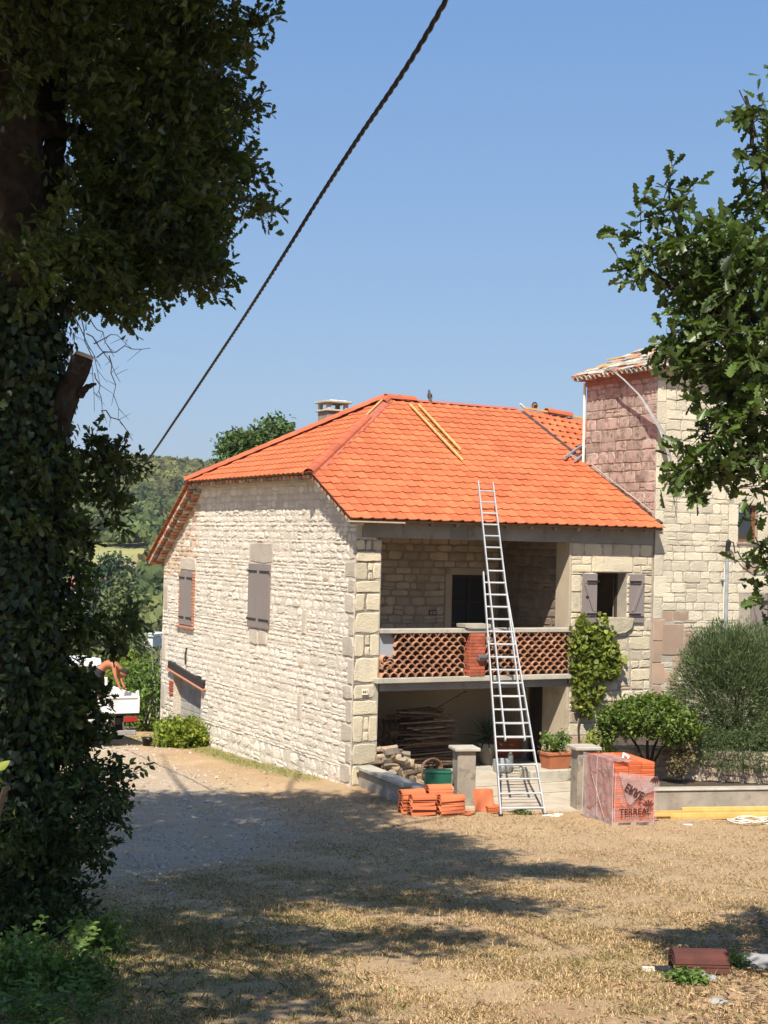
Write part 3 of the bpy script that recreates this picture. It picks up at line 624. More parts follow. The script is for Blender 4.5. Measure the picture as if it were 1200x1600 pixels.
# house number on its stone
npl = MB(); npl.box(.175, .33, -.062, -.05, 1.86, 1.98, b=.004); NP = npl.build('number_plate', mat('cream_enamel', (.72, .66, .5), None, 5, .4, 0), FP)
def text_obj(body, size, mt, parent, loc, rot, name='lettering', ext=.0015, sx=1.0, bold=0.0):
    cu = bpy.data.curves.new('t', 'FONT'); cu.body = body; cu.size = size; cu.extrude = ext; cu.align_x = 'CENTER'; cu.align_y = 'CENTER'; cu.offset = bold; cu.resolution_u = 3
    to = bpy.data.objects.new('t', cu); col.objects.link(to); dg = bpy.context.evaluated_depsgraph_get(); me = bpy.data.meshes.new_from_object(to.evaluated_get(dg)); bpy.data.objects.remove(to)
    me.materials.clear(); me.materials.append(mt); o = link(name, me, parent); o.location = loc; o.rotation_euler = rot; o.scale = (sx, 1, 1); return o
M_INK = mat('black_ink', (.025, .022, .022), None, 5, .6, 0)
text_obj('441', .085, M_INK, NP, (.252, -.0645, 1.92), (R(90), 0, 0), 'numerals', .001, 1.0, .001)
# right panel with the small window
WR = (6.04, 6.88, 3.42, 4.44)
pn = MB(); wall_cells(pn, 5.345, 7.62, -.3, 5.1, [WR], lambda a, b, c, d: pn.box(a, b, 0, .5, c, d))
PN = pn.build('front_wall', M_JOINT, FH)
holes = [WR, (5.9, 7.05, 4.44, 4.82), (5.95, 7.0, 3.12, 3.42), (5.36, 5.62, 4.0, 4.4), (5.36, 5.62, 3.55, 4.0)]
rects = courses(5.35, 7.6, 3.0, 5.1, (.16, .24), (.2, .5), rr, holes, .011) + courses(5.35, 7.6, -.1, 3.0, (.17, .30), (.22, .6), rr, [(5.95, 7.0, 3.0, 3.12)], .012)
def pick_front(s, t): return 1 if (t < 3.2 and s < 6.6 and rr.random() < .35) or (t < 3.2 and rr.random() < .12) else 0
M_ASH2 = mat('reddish_ashlar', (.42, .29, .205), (.36, .265, .195), 3, .92, .5, 35, .2, c3=(.5, .42, .3), s3=3, t3=(.58, .68), k3=.7, bdist=.012)
lay(rects, mp_front, PN, [M_QUOIN, M_ASH2], pick_front, 110, rr, (.006, .024), .012, .016, .14)
lay([(5.92, 7.03, 4.46, 4.81), (5.37, 5.61, 4.02, 4.39), (5.37, 5.61, 3.56, 3.99)], mp_front, PN, [M_QUOIN], lambda s, t: 0, 10, rr, (.02, .03), .004, .01, .03, name='lintel_stone')
mb = MB(); prof = [(5.98, 3.43), (7.0, 3.43), (7.02, 3.34), (6.98, 3.2), (6.8, 3.10), (6.4, 3.05), (6.15, 3.1)]; n = len(prof)
mb.add([(u, .05, z) for u, z in prof] + [(u, -.10 - .05 * (i in (0, 1)), z) for i, (u, z) in enumerate(prof)], [tuple(reversed(range(n, 2 * n)))] + [(i, (i + 1) % n, n + (i + 1) % n, n + i) for i in range(n)]); mb.build('window_sill', M_QUOIN, PN)
# window reveal, frame and dark room
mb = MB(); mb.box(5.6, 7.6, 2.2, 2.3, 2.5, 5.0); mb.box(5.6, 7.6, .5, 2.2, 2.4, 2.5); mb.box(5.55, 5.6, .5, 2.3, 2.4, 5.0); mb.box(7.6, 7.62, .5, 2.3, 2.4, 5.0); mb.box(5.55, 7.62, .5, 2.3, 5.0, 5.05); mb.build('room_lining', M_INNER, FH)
WF = MB(); WF.box(6.04, 6.88, .34, .40, 4.40, 4.44); WF.box(6.04, 6.09, .34, .40, 3.42, 4.40); WF.box(6.83, 6.88, .34, .40, 3.42, 4.40); WF.build('window_frame', M_DOORW, PN)
def open_shutter(parent, u0, u1, z0, z1, off, diag, hinge_right, mt=M_SHUT):
    sh = MB(); sh.box(u0, u1, -off - .012, -off, z0, z1); S = sh.build('shutter', mt, parent)
    n_ = 3; w = (u1 - u0) / n_
    for i in range(n_):
        q = MB(); q.box(u0 + i * w + .002, u0 + (i + 1) * w - .002, -off - .028, -off - .012, z0, z1, b=.003); q.build('board', mt, S)
    for zz in (z0 + .19, z1 - .17):
        q = MB(); q.box(u0 + .06, u1 - .02, -off - .055, -off - .0285, zz - .045, zz + .045, b=.004); q.build('ledge', mt, S)
        q = MB(); q.box(u0 + (.10 if hinge_right else -.03), u1 + (.03 if hinge_right else -.12), -off - .066, -off - .056, zz - .02, zz + .02); q.build('strap_hinge', M_IRON, S)
    a = (u0 + .07, z1 - .23) if diag > 0 else (u1 - .07, z1 - .23); b = (u1 - .08, z0 + .25) if diag > 0 else (u0 + .08, z0 + .25)
    q = MB(); q.bar((a[0], -off - .042, a[1]), (b[0], -off - .042, b[1]), .07, .026, up=Vector((0, 1, 0))); q.build('brace', mt, S)
open_shutter(PN, 5.62, 6.02, 3.33, 4.42, .045, 1, True)
open_shutter(PN, 6.93, 7.34, 3.32, 4.42, .045, -1, False)
mb = MB(); mb.box(5.70, 5.78, -.10, -.085, 3.9, 3.92); mb.build('latch', M_IRON, PN)
# concrete ring beam with stained joints
bm_ = MB(); bm_.box(.12, 7.6, -.035, .5, 5.105, 5.46, b=.008); BM = bm_.build('ring_beam', M_CONC, FH)
mb = MB(); mb.box(-.004, .117, -.02, .5, 5.07, 5.5, b=.004); mb.build('beam_end', M_CONC_L, FH)
for (a, b) in ((1.05, 1.16), (2.2, 2.32), (2.62, 2.8), (4.6, 4.66)):
    mb = MB(); mb.box(a, b, -.041, -.0355, 5.13, 5.42, b=.001); mb.build('stain_patch', mat('beam_patch', (.16, .15, .14), (.24, .22, .2), 14, .9, .3), BM)
for u in np.arange(.35, 7.4, .62):       # rafter feet under the eave
    mb = MB(); mb.bar((u, -.33, 5.40), (u, .3, 5.71), .07, .10, rr.random()); mb.build('rafter', M_WOOD, FH)
mb = MB(); mb.bar((-.36, -.36, 5.42), (.9, -.36, 5.42), .03, .12, .5, up=Vector((0, 1, 0))); mb.build('fascia_board', M_PLANK, FH)
# balcony floor, post, back walls
mb = MB(); mb.box(.47, 5.32, -.14, 3.0, 2.09, 2.20, b=.01); mb.build('balcony_floor', M_CONC_L, FH)
mb = MB(); mb.box(.6, 5.30, -.02, .3, 1.92, 2.09, b=.008); mb.build('balcony_beam', M_CONC, FH)
mb = MB(); mb.box(5.29, 5.343, -.012, .5, 2.2, 5.1); mb.box(5.28, 5.343, -.012, .92, -.2, 1.95); mb.build('post', M_PLAST, FH)
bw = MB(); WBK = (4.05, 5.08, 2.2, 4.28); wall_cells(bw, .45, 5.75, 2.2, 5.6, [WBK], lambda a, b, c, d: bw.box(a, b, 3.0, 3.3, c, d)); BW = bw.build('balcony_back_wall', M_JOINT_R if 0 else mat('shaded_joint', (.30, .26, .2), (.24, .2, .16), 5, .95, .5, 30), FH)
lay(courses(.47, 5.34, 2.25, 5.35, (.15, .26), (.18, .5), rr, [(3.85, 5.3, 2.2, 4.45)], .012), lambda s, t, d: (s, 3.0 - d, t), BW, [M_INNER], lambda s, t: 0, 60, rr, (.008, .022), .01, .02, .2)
mb = MB(); mb.box(3.87, 4.04, 2.985, 3.0, 2.2, 4.44); mb.box(3.87, 5.25, 2.985, 3.0, 4.29, 4.44); mb.box(5.09, 5.25, 2.985, 3.0, 2.2, 4.29); mb.build('window_surround', M_PLAST, BW)
mb = MB(); 
for a, b, c, d in ((4.05, 4.12, 2.2, 4.28), (5.01, 5.08, 2.2, 4.28), (4.12, 5.01, 4.2, 4.28), (4.52, 4.61, 2.2, 4.2), (4.12, 4.52, 3.62, 3.67), (4.61, 5.01, 3.62, 3.67), (4.12, 4.52, 3.05, 3.1), (4.61, 5.01, 3.05, 3.1), (4.12, 4.52, 2.2, 2.45), (4.61, 5.01, 2.2, 2.45)): mb.box(a, b, 3.08, 3.14, c, d)
WF2 = mb.build('french_window', M_DOORW, BW)
for a, b in ((4.12, 4.52), (4.61, 5.01)):
    for c, d in ((3.67, 4.2), (3.10, 3.62), (2.45, 3.05)):
        q = MB(); q.box(a, b, 3.105, 3.112, c, d); q.build('pane', M_GLASS, WF2)
mb = MB(); mb.box(4.66, 4.92, 3.2, 3.23, 2.3, 4.15); mb.build('curtain', mat('pale_curtain', (.5, .48, .42), None, 9, .9, .2), WF2)
mb = MB(); mb.box(4.0, 5.15, 3.3, 4.5, 2.1, 4.4); mb.v = mb.v; mb.build('dark_room_fill', M_DARK, FH)  # solid near-black block painted to stand for the unlit room behind the glass
mb = MB(); mb.box(3.42, 3.62, 2.955, 2.98, 3.33, 3.45); mb.box(3.44, 3.51, 2.95, 2.956, 3.35, 3.43, 0, 1); mb.box(3.53, 3.60, 2.95, 2.956, 3.35, 3.43, 0, 1); mb.build('wall_socket', [M_IRON, M_CONC_L], BW)
iw = MB(); iw.box(5.345, 5.55, .5, 3.0, 2.2, 5.6); IW = iw.build('balcony_side_wall', mat('shade_darkened_rubble', (.25, .19, .14), (.18, .14, .11), 3, .95, .7, 30, .2), FH)  # shadow on this inner wall is put into its darker stone colour
lay(courses(.52, 2.98, 2.25, 5.2, (.14, .26), (.16, .5), rr, [], .012), lambda s, t, d: (5.345 - d, s, t), IW, [mat('shade_darkened_rubble', (.2, .2, .2))], lambda s, t: 0, 40, rr, (.008, .02), .01, .02, .2)
mb = MB(); mb.box(.45, 5.55, .45, 3.2, 5.3, 5.36); mb.build('balcony_ceiling', M_WOOD, FH)
# lower storey: back wall, side wall with a doorway
mb = MB(); mb.box(.45, 6.3, 3.0, 3.25, -.3, 2.09); mb.build('porch_back_wall', M_PLAST, FH)
mb = MB(); mb.box(5.345, 5.5, 1.75, 3.0, -.3, 2.09); mb.box(5.345, 5.5, .92, 1.75, 1.85, 2.09); mb.build('porch_side_wall', M_PLAST, FH)
mb = MB(); mb.box(5.33, 5.343, 1.62, 1.76, -.1, 1.9); mb.build('door_frame', M_CONC_L, FH)
mb = MB(); mb.box(5.42, 5.47, .93, 1.62, .0, 1.86); DO = mb.build('porch_door', M_DOORW, FH)
for i in range(5):
    q = MB(); q.box(5.40, 5.419, .94 + i * .136, .94 + (i + 1) * .136 - .006, .0, 1.86, rr.random()); q.build('board', M_DOORW, DO)
mb = MB(); mb.box(.455, 5.343, .3, 3.0, -.2, .055); mb.build('porch_floor', M_CONC_L, FH)
# rest of the shell: back wall, right end
mb = MB(); mb.box(.45, 7.6, 11.5, 11.9, -1.2, 4.5); mb.build('rear_wall', M_STONE, FH)
mb = MB(); mb.add([(7.62, 2.76, -.5), (7.62, 11.9, -.5), (7.62, 11.9, 4.6), (7.62, 5.9, 8.5), (7.62, 2.76, 6.9), (7.4, 2.76, -.5), (7.4, 11.9, -.5), (7.4, 11.9, 4.6), (7.4, 5.9, 8.5), (7.4, 2.76, 6.9)], [(0, 1, 2, 3, 4), (9, 8, 7, 6, 5), (0, 5, 6, 1), (1, 6, 7, 2), (2, 7, 8, 3), (3, 8, 9, 4), (4, 9, 5, 0)]); mb.build('end_wall', M_STONE, FH)
# --- balustrade: concrete rail, brick pier, stacked half tiles
mb = MB(); mb.box(.56, 5.30, -.13, .12, 3.12, 3.215, b=.012); mb.build('balcony_rail', M_CONC_L, FH)
mb = MB(); mb.box(2.70, 3.06, -.14, .13, 2.2, 3.11); BP = mb.build('brick_pier', mat('pier_mortar', (.34, .17, .12), None, 9, .95, .3), FH)
nb = 13; bh = .91 / nb
for i in range(nb):
    off = -.09 if i % 2 else 0; x = 2.695 + off
    while x < 3.06:
        a, b = max(x, 2.695), min(x + .185, 3.065)
        if b - a > .03:
            q = MB(); q.box(a + .004, b - .004, -.152, -.141, 2.2 + i * bh + .005, 2.2 + (i + 1) * bh - .004, rr.random(), b=.002); q.build('brick', M_BRICK, BP)
        x += .19
for i in range(nb):
    q = MB(); q.box(2.684, 2.699, -.135, .125, 2.2 + i * bh + .005, 2.2 + (i + 1) * bh - .004, rr.random(), b=.002); q.build('brick', M_BRICK, BP)
mb = MB(); mb.prism([(2.55, 3.24), (2.66, 3.217), (3.10, 3.217), (3.2, 3.26), (3.18, 3.31), (2.54, 3.31)], -.17, .2, M=Matrix(((1, 0, 0, 0), (0, 0, 1, 0), (0, 1, 0, 0), (0, 0, 0, 1)))); mb.build('pier_cap', M_CONC_L, FH)
mb = MB(); mb.box(2.86, 3.08, -.24, -.153, 2.54, 2.66, b=.01); LT = mb.build('wall_lamp', mat('lamp_metal', (.25, .26, .28), None, 8, .35, 0, metal=.6), BP)
q = MB(); q.box(2.875, 3.065, -.245, -.2401, 2.555, 2.60); q.build('lens', M_GLASS, LT)
BAL = MB(); BAL.box(.58, 5.29, .10, .118, 2.2, 2.215); BALO = BAL.build('tile_screen', M_OLDTILE, FH)
def half_tile_mesh(w, h, L, th, n=7, name='t', mt=M_OLDTILE, tone=.5):
    mb = MB(); A = [math.pi * i / n for i in range(n + 1)]
    o_ = [(-w / 2 * math.cos(a), h * math.sin(a)) for a in A]; i_ = [(-(w / 2 - th) * math.cos(a), (h - th) * math.sin(a)) for a in A]
    V = [(x, 0, z) for x, z in o_] + [(x, 0, z) for x, z in i_] + [(x, L, z) for x, z in o_] + [(x, L, z) for x, z in i_]; k = n + 1; Fs = []
    for i in range(n): Fs += [(i, i + 1, k + i + 1, k + i), (2 * k + i, 3 * k + i, 3 * k + i + 1, 2 * k + i + 1), (i, 2 * k + i, 2 * k + i + 1, i + 1), (k + i, k + i + 1, 3 * k + i + 1, 3 * k + i)]
    Fs += [(0, k, 3 * k, 2 * k), (n, 2 * k + n, 3 * k + n, k + n)]; mb.add(V, Fs, tone); return mb.mesh(name, mt)
HT = [half_tile_mesh(.205, .115, .24, .017, name='half_tile', tone=t) for t in (.1, .35, .6, .9)]
rowh = .091
for i in range(10):
    zz = 2.205 + i * rowh; off = .1 if i % 2 else 0
    for a0, a1 in ((.60, 2.68), (3.08, 5.28)):
        x = a0 + .1 + off
        while x + .09 < a1:
            if not (x < .98 and (zz > 2.55 or (x < .85))) or zz < 2.42:
                o = link('half_tile', rr.choice(HT), BALO, loc=(x + rr.uniform(-.006, .006), -.11 + rr.uniform(-.015, .01), zz)); o.rotation_euler = (0, rr.uniform(-.05, .05), rr.uniform(-.04, .04))
            x += .2
for i in range(9):      # the broken corner: loose tiles tumbled together
    o = link('half_tile', rr.choice(HT), BALO, loc=(.66 + rr.random() * .22, -.09 + rr.random() * .05, 2.27 + i * .035 + rr.random() * .04)); o.rotation_euler = (rr.uniform(-.3, .3), rr.uniform(-1.3, 1.3), rr.uniform(-.3, .3))
mb = MB(); mb.box(.60, .95, .02, .05, 2.62, 3.1); mb.build('patch_board', mat('blue_grey_board', (.30, .32, .34), None, 6, .8, .1), FH)
# ---------------------------------------------------------------- roof
RF = MB()
def slab(P, th, mt=0):
    a, b, c = Vector(P[0]), Vector(P[1]), Vector(P[2]); nrm = (b - a).cross(c - b).normalized(); n = len(P)
    if nrm.z < 0: nrm = -nrm
    V = [Vector(p) - nrm * .02 for p in P] + [Vector(p) - nrm * (.02 + th) for p in P]
    RF.add(V, [tuple(range(n)), tuple(reversed(range(n, 2 * n)))] + [(i, n + i, n + (i + 1) % n, (i + 1) % n) for i in range(n)], .5, mt)
UA = 3.71
slab([(-.3, -.38, zf(-.38)), (7.6, -.38, zf(-.38)), (7.6, RV, RZ), (UA, RV, RZ), (-.3, VA, zf(VA))], .05)
slab([(-.3, VA, zf(VA)), (UA, RV, RZ), (-.3, VB, HZ)], .05)
slab([(-.3, VB, HZ), (UA, RV, RZ), (7.6, RV, RZ), (7.6, 12.3, zb(12.3)), (-.3, 12.3, zb(12.3))], .05)
ROOF = RF.build('roof', M_LATH, FH)
TP = .2655; TE = .3353                       # tile pitch and exposure
def tile_proto(tone, w=TP, ex=TE, name='roof_tile', mt=M_TILE):
    mb = MB(); L = ex + .055
    prof = [(0, .010), (w * .12, .002), (w * .5, .006), (w * .62, .010), (w * .74, .020), (w * .84, .027), (w * .93, .024), (w * 1.02, .012)]
    n = len(prof); zo = .030
    V = [(x, 0, z + zo) for x, z in prof] + [(x, L, z + .004) for x, z in prof] + [(x, .0, z + zo - .02) for x, z in prof]
    Fs = [(i, i + 1, n + i + 1, n + i) for i in range(n - 1)] + [(2 * n + i, 2 * n + i + 1, i + 1, i) for i in range(n - 1)] + [(0, n, 2 * n), (n - 1, 3 * n - 1, 2 * n - 1)]
    mb.add(V, Fs, tone); return mb
TPR = [tile_proto(t).mesh('roof_tile', M_TILE) for t in (.1, .35, .55, .75, 1.0)]
TPV = tile_proto(.5)
def tile_slope(M, ncol, nrow, inside, singles, cut_planes, parent, score, wj=.0):
    """inside(x,y) for the four corners in slope coordinates"""
    full = []; part = []
    for r in range(nrow):
        for c in range(ncol):
            cs = [inside(c * TP + dx, r * TE + dy) for dx in (.01, TP - .01) for dy in (.01, TE + .05)]
            if all(cs): full.append((c, r))
            elif any(cs): part.append((c, r))
    full.sort(key=score); rest = MB()
    for c, r in full[:singles]:
        o = link('roof_tile', rr.choice(TPR), parent); o.matrix_local = M @ Matrix.Translation((c * TP, r * TE, rr.uniform(0, .007))) @ Matrix.Rotation(rr.uniform(-.012, .012), 4, 'Z') @ Matrix.Rotation(rr.uniform(-.012, .012), 4, 'Y')
    for c, r in full[singles:]: rest.add(TPV.v, TPV.f, rr.random(), 0, M @ Matrix.Translation((c * TP, r * TE, rr.uniform(0, .003))))
    if rest.f: rest.build('roof_tile', M_TILE, parent, kind='stuff')
    if part:
        q = MB()
        for c, r in part: q.add(TPV.v, TPV.f, rr.random(), 0, M @ Matrix.Translation((c * TP, r * TE, 0)))
        me = q.mesh('cut_tile', M_TILE); bm = bmesh.new(); bm.from_mesh(me)
        for co, no in cut_planes: bmesh.ops.bisect_plane(bm, geom=bm.verts[:] + bm.edges[:] + bm.faces[:], plane_co=co, plane_no=no, clear_outer=True)
        bm.to_mesh(me); bm.free(); link('cut_tile', me, parent, kind='stuff')
def frame(o, x, y):
    x = Vector(x).normalized(); y = Vector(y).normalized(); z = x.cross(y); M = Matrix((x, y, z)).transposed().to_4x4(); M.translation = Vector(o); return M
ca = 1 / math.hypot(1, .5); sa = .5 * ca; V0 = -.42; LS = (RV - V0) / ca
Mf = frame((-.36, V0, zf(V0)), (1, 0, 0), (0, ca, sa))
UW = 7.6 + .36; kh = (RV - VA) / (UA + .3)     # hip line in plan: v - VA = kh*(u+.3)
def in_front(x, y):
    u = x - .36; v = V0 + y * ca
    return 0 <= x <= UW and 0 <= y <= LS - .03 and (v < VA or v - VA <= kh * (u + .3) - .06)
hipn = Vector((-kh, 1, 0)).normalized()
tile_slope(Mf, int(UW / TP) + 1, 21, in_front, 290, [(Vector((-.3, VA - .03, 0)), hipn), (Vector((7.6, 0, 0)), Vector((1, 0, 0))), (Vector((0, RV - .02, 0)), Vector((0, 1, 0)))], ROOF, lambda q: q[1])
# hip slope
kx = (RZ - HZ) / (UA + .3); ch = 1 / math.hypot(1, kx); U0 = -.40
Mh = frame((U0, VB + .1, HZ + (U0 + .3) * kx), (0, -1, 0), (ch, 0, kx * ch))
kb = (VB - RV) / (UA + .3)
def in_hip(x, y):
    v = VB + .1 - x; u = U0 + y * ch
    return y >= 0 and u < UA and v - VA >= kh * (u + .3) - .0 and v <= VB - kb * (u + .3) and v > VA - .25
hipn2 = Vector((kb, 1, 0)).normalized()
tile_slope(Mh, int((VB - VA + .5) / TP), 15, in_hip, 0, [(Vector((-.3, VA - .02, 0)), -hipn), (Vector((-.3, VB + .02, 0)), hipn2)], ROOF, lambda q: q[1])
# back slope
cb = 1 / math.hypot(1, .66)
Mb = frame((7.6, 12.4, zb(12.4)), (-1, 0, 0), (0, -cb, .66 * cb))
def in_back(x, y):
    u = 7.6 - x; v = 12.4 - y * cb
    return u > -.36 and v > RV + .03 and (v > VB or v >= VB - kb * (u + .3) + .03)
tile_slope(Mb, 31, 24, in_back, 0, [(Vector((-.3, VB, 0)), -hipn2), (Vector((0, RV + .01, 0)), Vector((0, -1, 0)))], ROOF, lambda q: q[1])
# verge edges: a row of small tile ends and mortar under both gable slopes, corbel row under the hip eave
def verge(a, b, n, name):
    a, b = Vector(a), Vector(b); d = (b - a)
    for i in range(n):
        p = a + d * ((i + .5) / n); q = MB(); q.box(-.10, .10, -d.length / n * .38, d.length / n * .38, -.045, .03, rr.random(), M=Matrix.Translation(p) @ Matrix.Rotation(math.atan2(d.z, d.y), 4, 'X'), jit=.012); q.build('corbel', M_OLDTILE if i % 3 else M_LAUZE, ROOF)
verge((-.22, -.36, zf(-.36) - .10), (-.22, VA, zf(VA) - .10), 12, 'v')
verge((-.22, VB, HZ - .12), (-.22, 12.3, zb(12.3) - .12), 24, 'v')
verge((-.1, VB, HZ - .26), (-.1, 12.1, zb(12.1) - .26), 24, 'v')
verge((-.18, VA + .1, HZ - .10), (-.18, VB, HZ - .10), 34, 'v')
mb = MB(); mb.bar((-.06, VB, HZ - .2), (-.06, 12.0, zb(12.0) - .2), .12, .1); mb.bar((-.06, -.3, zf(-.3) - .16), (-.06, VA, zf(VA) - .16), .12, .06); mb.bar((-.06, VA, HZ - .17), (-.06, VB, HZ - .17), .12, .08); mb.build('bedding_mortar', M_CONC_L, ROOF)
# hip and ridge covers
def cover(a, b, n, w=.27, h=.12, L=None, mt=M_RIDGE):
    a, b = Vector(a), Vector(b); d = b - a; st = d.length / n; dd = d.normalized(); x = dd.cross(Vector((0, 0, 1))).normalized(); z = x.cross(dd)
    me = [half_tile_mesh(w, h, st + .06, .015, 6, 'ridge_tile', mt, t) for t in (.2, .5, .8)]
    for i in range(n):
        o = link('ridge_tile', rr.choice(me), ROOF); M = Matrix((x, dd, z)).transposed().to_4x4(); M.translation = a + dd * st * i + z * (.012 * (i % 1)); o.matrix_local = M @ Matrix.Rotation(-.03, 4, 'X')
pA = Vector((-.42, VA - .12, HZ - .06)); pT = Vector((UA, RV, RZ + .02)); pH = pA.lerp(pT, .70)
cover(pA, pH, 9)
cover(pA.lerp(pT, .93), pT + (pT - pA) * .02, 1)
cover(pT + Vector((-.05, 0, .02)), pT + Vector((.75, 0, .02)), 2)
cover((-.42, VB + .05, HZ - .02), (UA - .1, RV, RZ + .03), 14)
def strip(a, b, w, lift, mt, name, drop=.09, n=40):
    a, b = Vector(a), Vector(b); dd = (b - a).normalized(); x = dd.cross(Vector((0, 0, 1))).normalized(); z = x.cross(dd); q = MB(); rows = []
    for i in range(n + 1):
        p = a.lerp(b, i / n) + z * lift; e1_, e2_ = rr.uniform(-.03, .03), rr.uniform(-.03, .03)
        rows.append([p - x * (w + e1_) - z * drop, p - x * (w * .5) - z * drop * .35 + z * rr.uniform(0, .01), p + z * .012, p + x * (w * .5) - z * drop * .35 + z * rr.uniform(0, .01), p + x * (w + e2_) - z * drop])
    V = [v for r_ in rows for v in r_]; q.add(V, [(i * 5 + j, i * 5 + j + 1, i * 5 + j + 6, i * 5 + j + 5) for i in range(n) for j in range(4)]); return q.build(name, mt, ROOF)
strip(pA, pT, .17, .045, M_MEMB, 'hip_underlay', .07)
strip(pT + Vector((.4, 0, .02)), (7.6, RV, RZ + .02), .13, .02, M_MEMB, 'ridge_underlay', .05)
mb = MB(); mb.bar(pH + Vector((0, 0, .08)), pA.lerp(pT, .93) + Vector((0, 0, .09)), .04, .05); mb.build('hip_batten', M_YEL, ROOF)
mb = MB(); mb.bar((7.66, -.2, zf(-.2) + .02), (7.66, 5.7, zf(5.7) + .02), .13, .05); mb.build('side_flashing', mat('black_flashing', (.045, .035, .03), (.09, .05, .04), 9, .7, .2), ROOF)
# chimney behind the ridge
ch_ = MB(); ch_.box(2.93, 3.53, 7.75, 8.35, 6.6, 8.42, b=.01); CH = ch_.build('chimney', mat('grey_brown_stack', (.30, .25, .2), (.22, .19, .16), 6, .92, .4), FH)
mb = MB(); mb.box(2.87, 3.59, 7.69, 8.41, 8.42, 8.47, b=.01); 
for u in (2.93, 3.43):
    for v in (7.75, 8.25): mb.box(u, u + .1, v, v + .1, 8.47, 8.64)
mb.box(2.85, 3.61, 7.67, 8.43, 8.64, 8.70, b=.012); mb.build('chimney_cap', M_CONC_L, CH)
for u in (3.04, 3.16, 3.3, 3.42):
    mb = MB(); mb.box(u, u + .09, 7.8, 7.92, 8.692, 8.73, b=.01); mb.build('mortar_lump', M_STRING, CH)
# neighbouring roof behind the tower: its own slope, seen through the gap
NR = empty('rear_wing', hw(7.7, 5.9, 0), HROT, 'rear wing roof with orange tiles between main roof and tower', 'building')
r_ = Vector((1, .0, -.085)).normalized(); dn = Vector((-.42, -1, -.52)).normalized()
topL = Vector((.05, -.05, 8.60)); q = MB(); Pn = [topL, topL + r_ * 6, topL + r_ * 6 + dn * 4.6, topL + dn * 4.6]; nz_ = Vector((0, 0, .06))
q.add([p for p in Pn] + [p - nz_ for p in Pn], [(0, 3, 2, 1), (4, 5, 6, 7), (0, 1, 5, 4), (1, 2, 6, 5), (2, 3, 7, 6), (3, 0, 4, 7)]); 
q.build('roof', M_TILE, NR)
RW = bpy.data.objects[-1] if 0 else [c for c in bpy.data.objects if c.parent is NR][0]
for r in range(8):
    for c in range(16):
        yd = -dn; base = topL + dn * ((r + 1) * .40) + r_ * (c * .24)
        if base.y < -3.2: continue
        zc = r_.cross(yd).normalized(); M = Matrix((r_, yd, zc)).transposed().to_4x4(); M.translation = base + zc * .01
        o = link('roof_tile', rr.choice(TPR), RW); o.matrix_local = M @ Matrix.Diagonal((.9, 1.12, 1, 1))
mb = MB(); mb.bar(topL + Vector((.1, 0, .08)), topL + r_ * 4.5 + Vector((0, 0, .08)), .07, .05); mb.build('ridge_batten', M_YEL, NR)
o = link('ridge_tile', half_tile_mesh(.3, .13, .8, .02, 6, 'ridge_tile', M_RIDGE, .5), NR); M = frame(topL + r_ * .75 + Vector((0, 0, .06)), Vector((0, 1, 0)).cross(Vector((0, 0, 1))) if 0 else (0, -1, 0), r_); o.matrix_local = M
mb = MB(); mb.box(.0, 6, .0, 3, 0, 7.9); mb.build('wall', M_STONE, NR)
# ---------------------------------------------------------------- tower
TW = empty('stone_tower', hw(7.63, -.03, 0), HROT, 'taller cream ashlar block at the right edge with a ragged half repaired roof', 'building')
TD = 2.78; TL = 7.0; TH_ = 9.12
TWN = (2.47, 3.07, 5.22, 6.1); TSH = (3.35, 4.2, 2.2, 4.0)
tw = MB(); wall_cells(tw, 0, TL, -.4, TH_, [TWN, TSH], lambda a, b, c, d: tw.box(a, b, .0, .4, c, d)); TF = tw.build('front_wall', M_JOINT, TW)
mb = MB(); mb.box(.0, .4, .4, TD, -.4, TH_); TLW = mb.build('left_wall', M_JOINT_R, TW)
mb = MB(); mb.box(.4, TL, TD - .3, TD, -.4, TH_); mb.box(TL - .3, TL, .4, TD - .3, -.4, TH_); mb.build('rear_wall', M_ASHLAR, TW)
holes = [TWN, (TWN[0] - .3, TWN[0], 5.1, 6.2), (TWN[1], TWN[1] + .3, 5.1, 6.2), (TWN[0] - .15, TWN[1] + .2, 6.1, 6.5), TSH, (2.55, 3.35, 2.2, 4.0)]
rects = courses(.25, 6.98, .4, TH_, (.17, .27), (.22, .5), rr, holes + [(.25, .6, 2.4, 3.35), (.25, .9, 2.55, 3.3)], .006)
def pk(s, t): return 1 if (s < 1.2 and t < 3.5 and rr.random() < .6) or (s < 2.0 and t < 3.3 and rr.random() < .2) else (1 if rr.random() < .015 else 0)
lay(rects, mp_front, TF, [M_ASHLAR, M_ASH2], pk, 170, rr, (.003, .017), .011, .013, .13)
lay([(.26, .88, 2.57, 3.28), (2.18, 2.46, 5.12, 5.6), (2.18, 2.46, 5.62, 6.1), (3.08, 3.36, 5.12, 6.1), (2.33, 3.25, 6.11, 6.48)] + [(.0, .24 + (.12 if i % 2 else 0), .4 + i * .5, .4 + (i + 1) * .5 - .01) for i in range(17)], mp_front, TF, [M_ASHLAR, M_ASH2], lambda s, t: 1 if t < 3.4 and s < 1 else 0, 60, rr, (.01, .022), .004, .01, .04, name='quoin')
lay(courses(.0, TD, 5.4, TH_, (.16, .32), (.22, .6), rr, [], .006), lambda s, t, d: (-d, s, t), TLW, [M_ASHLAR_R], lambda s, t: 0, 110, rr, (.004, .022), .012, .018, .14)
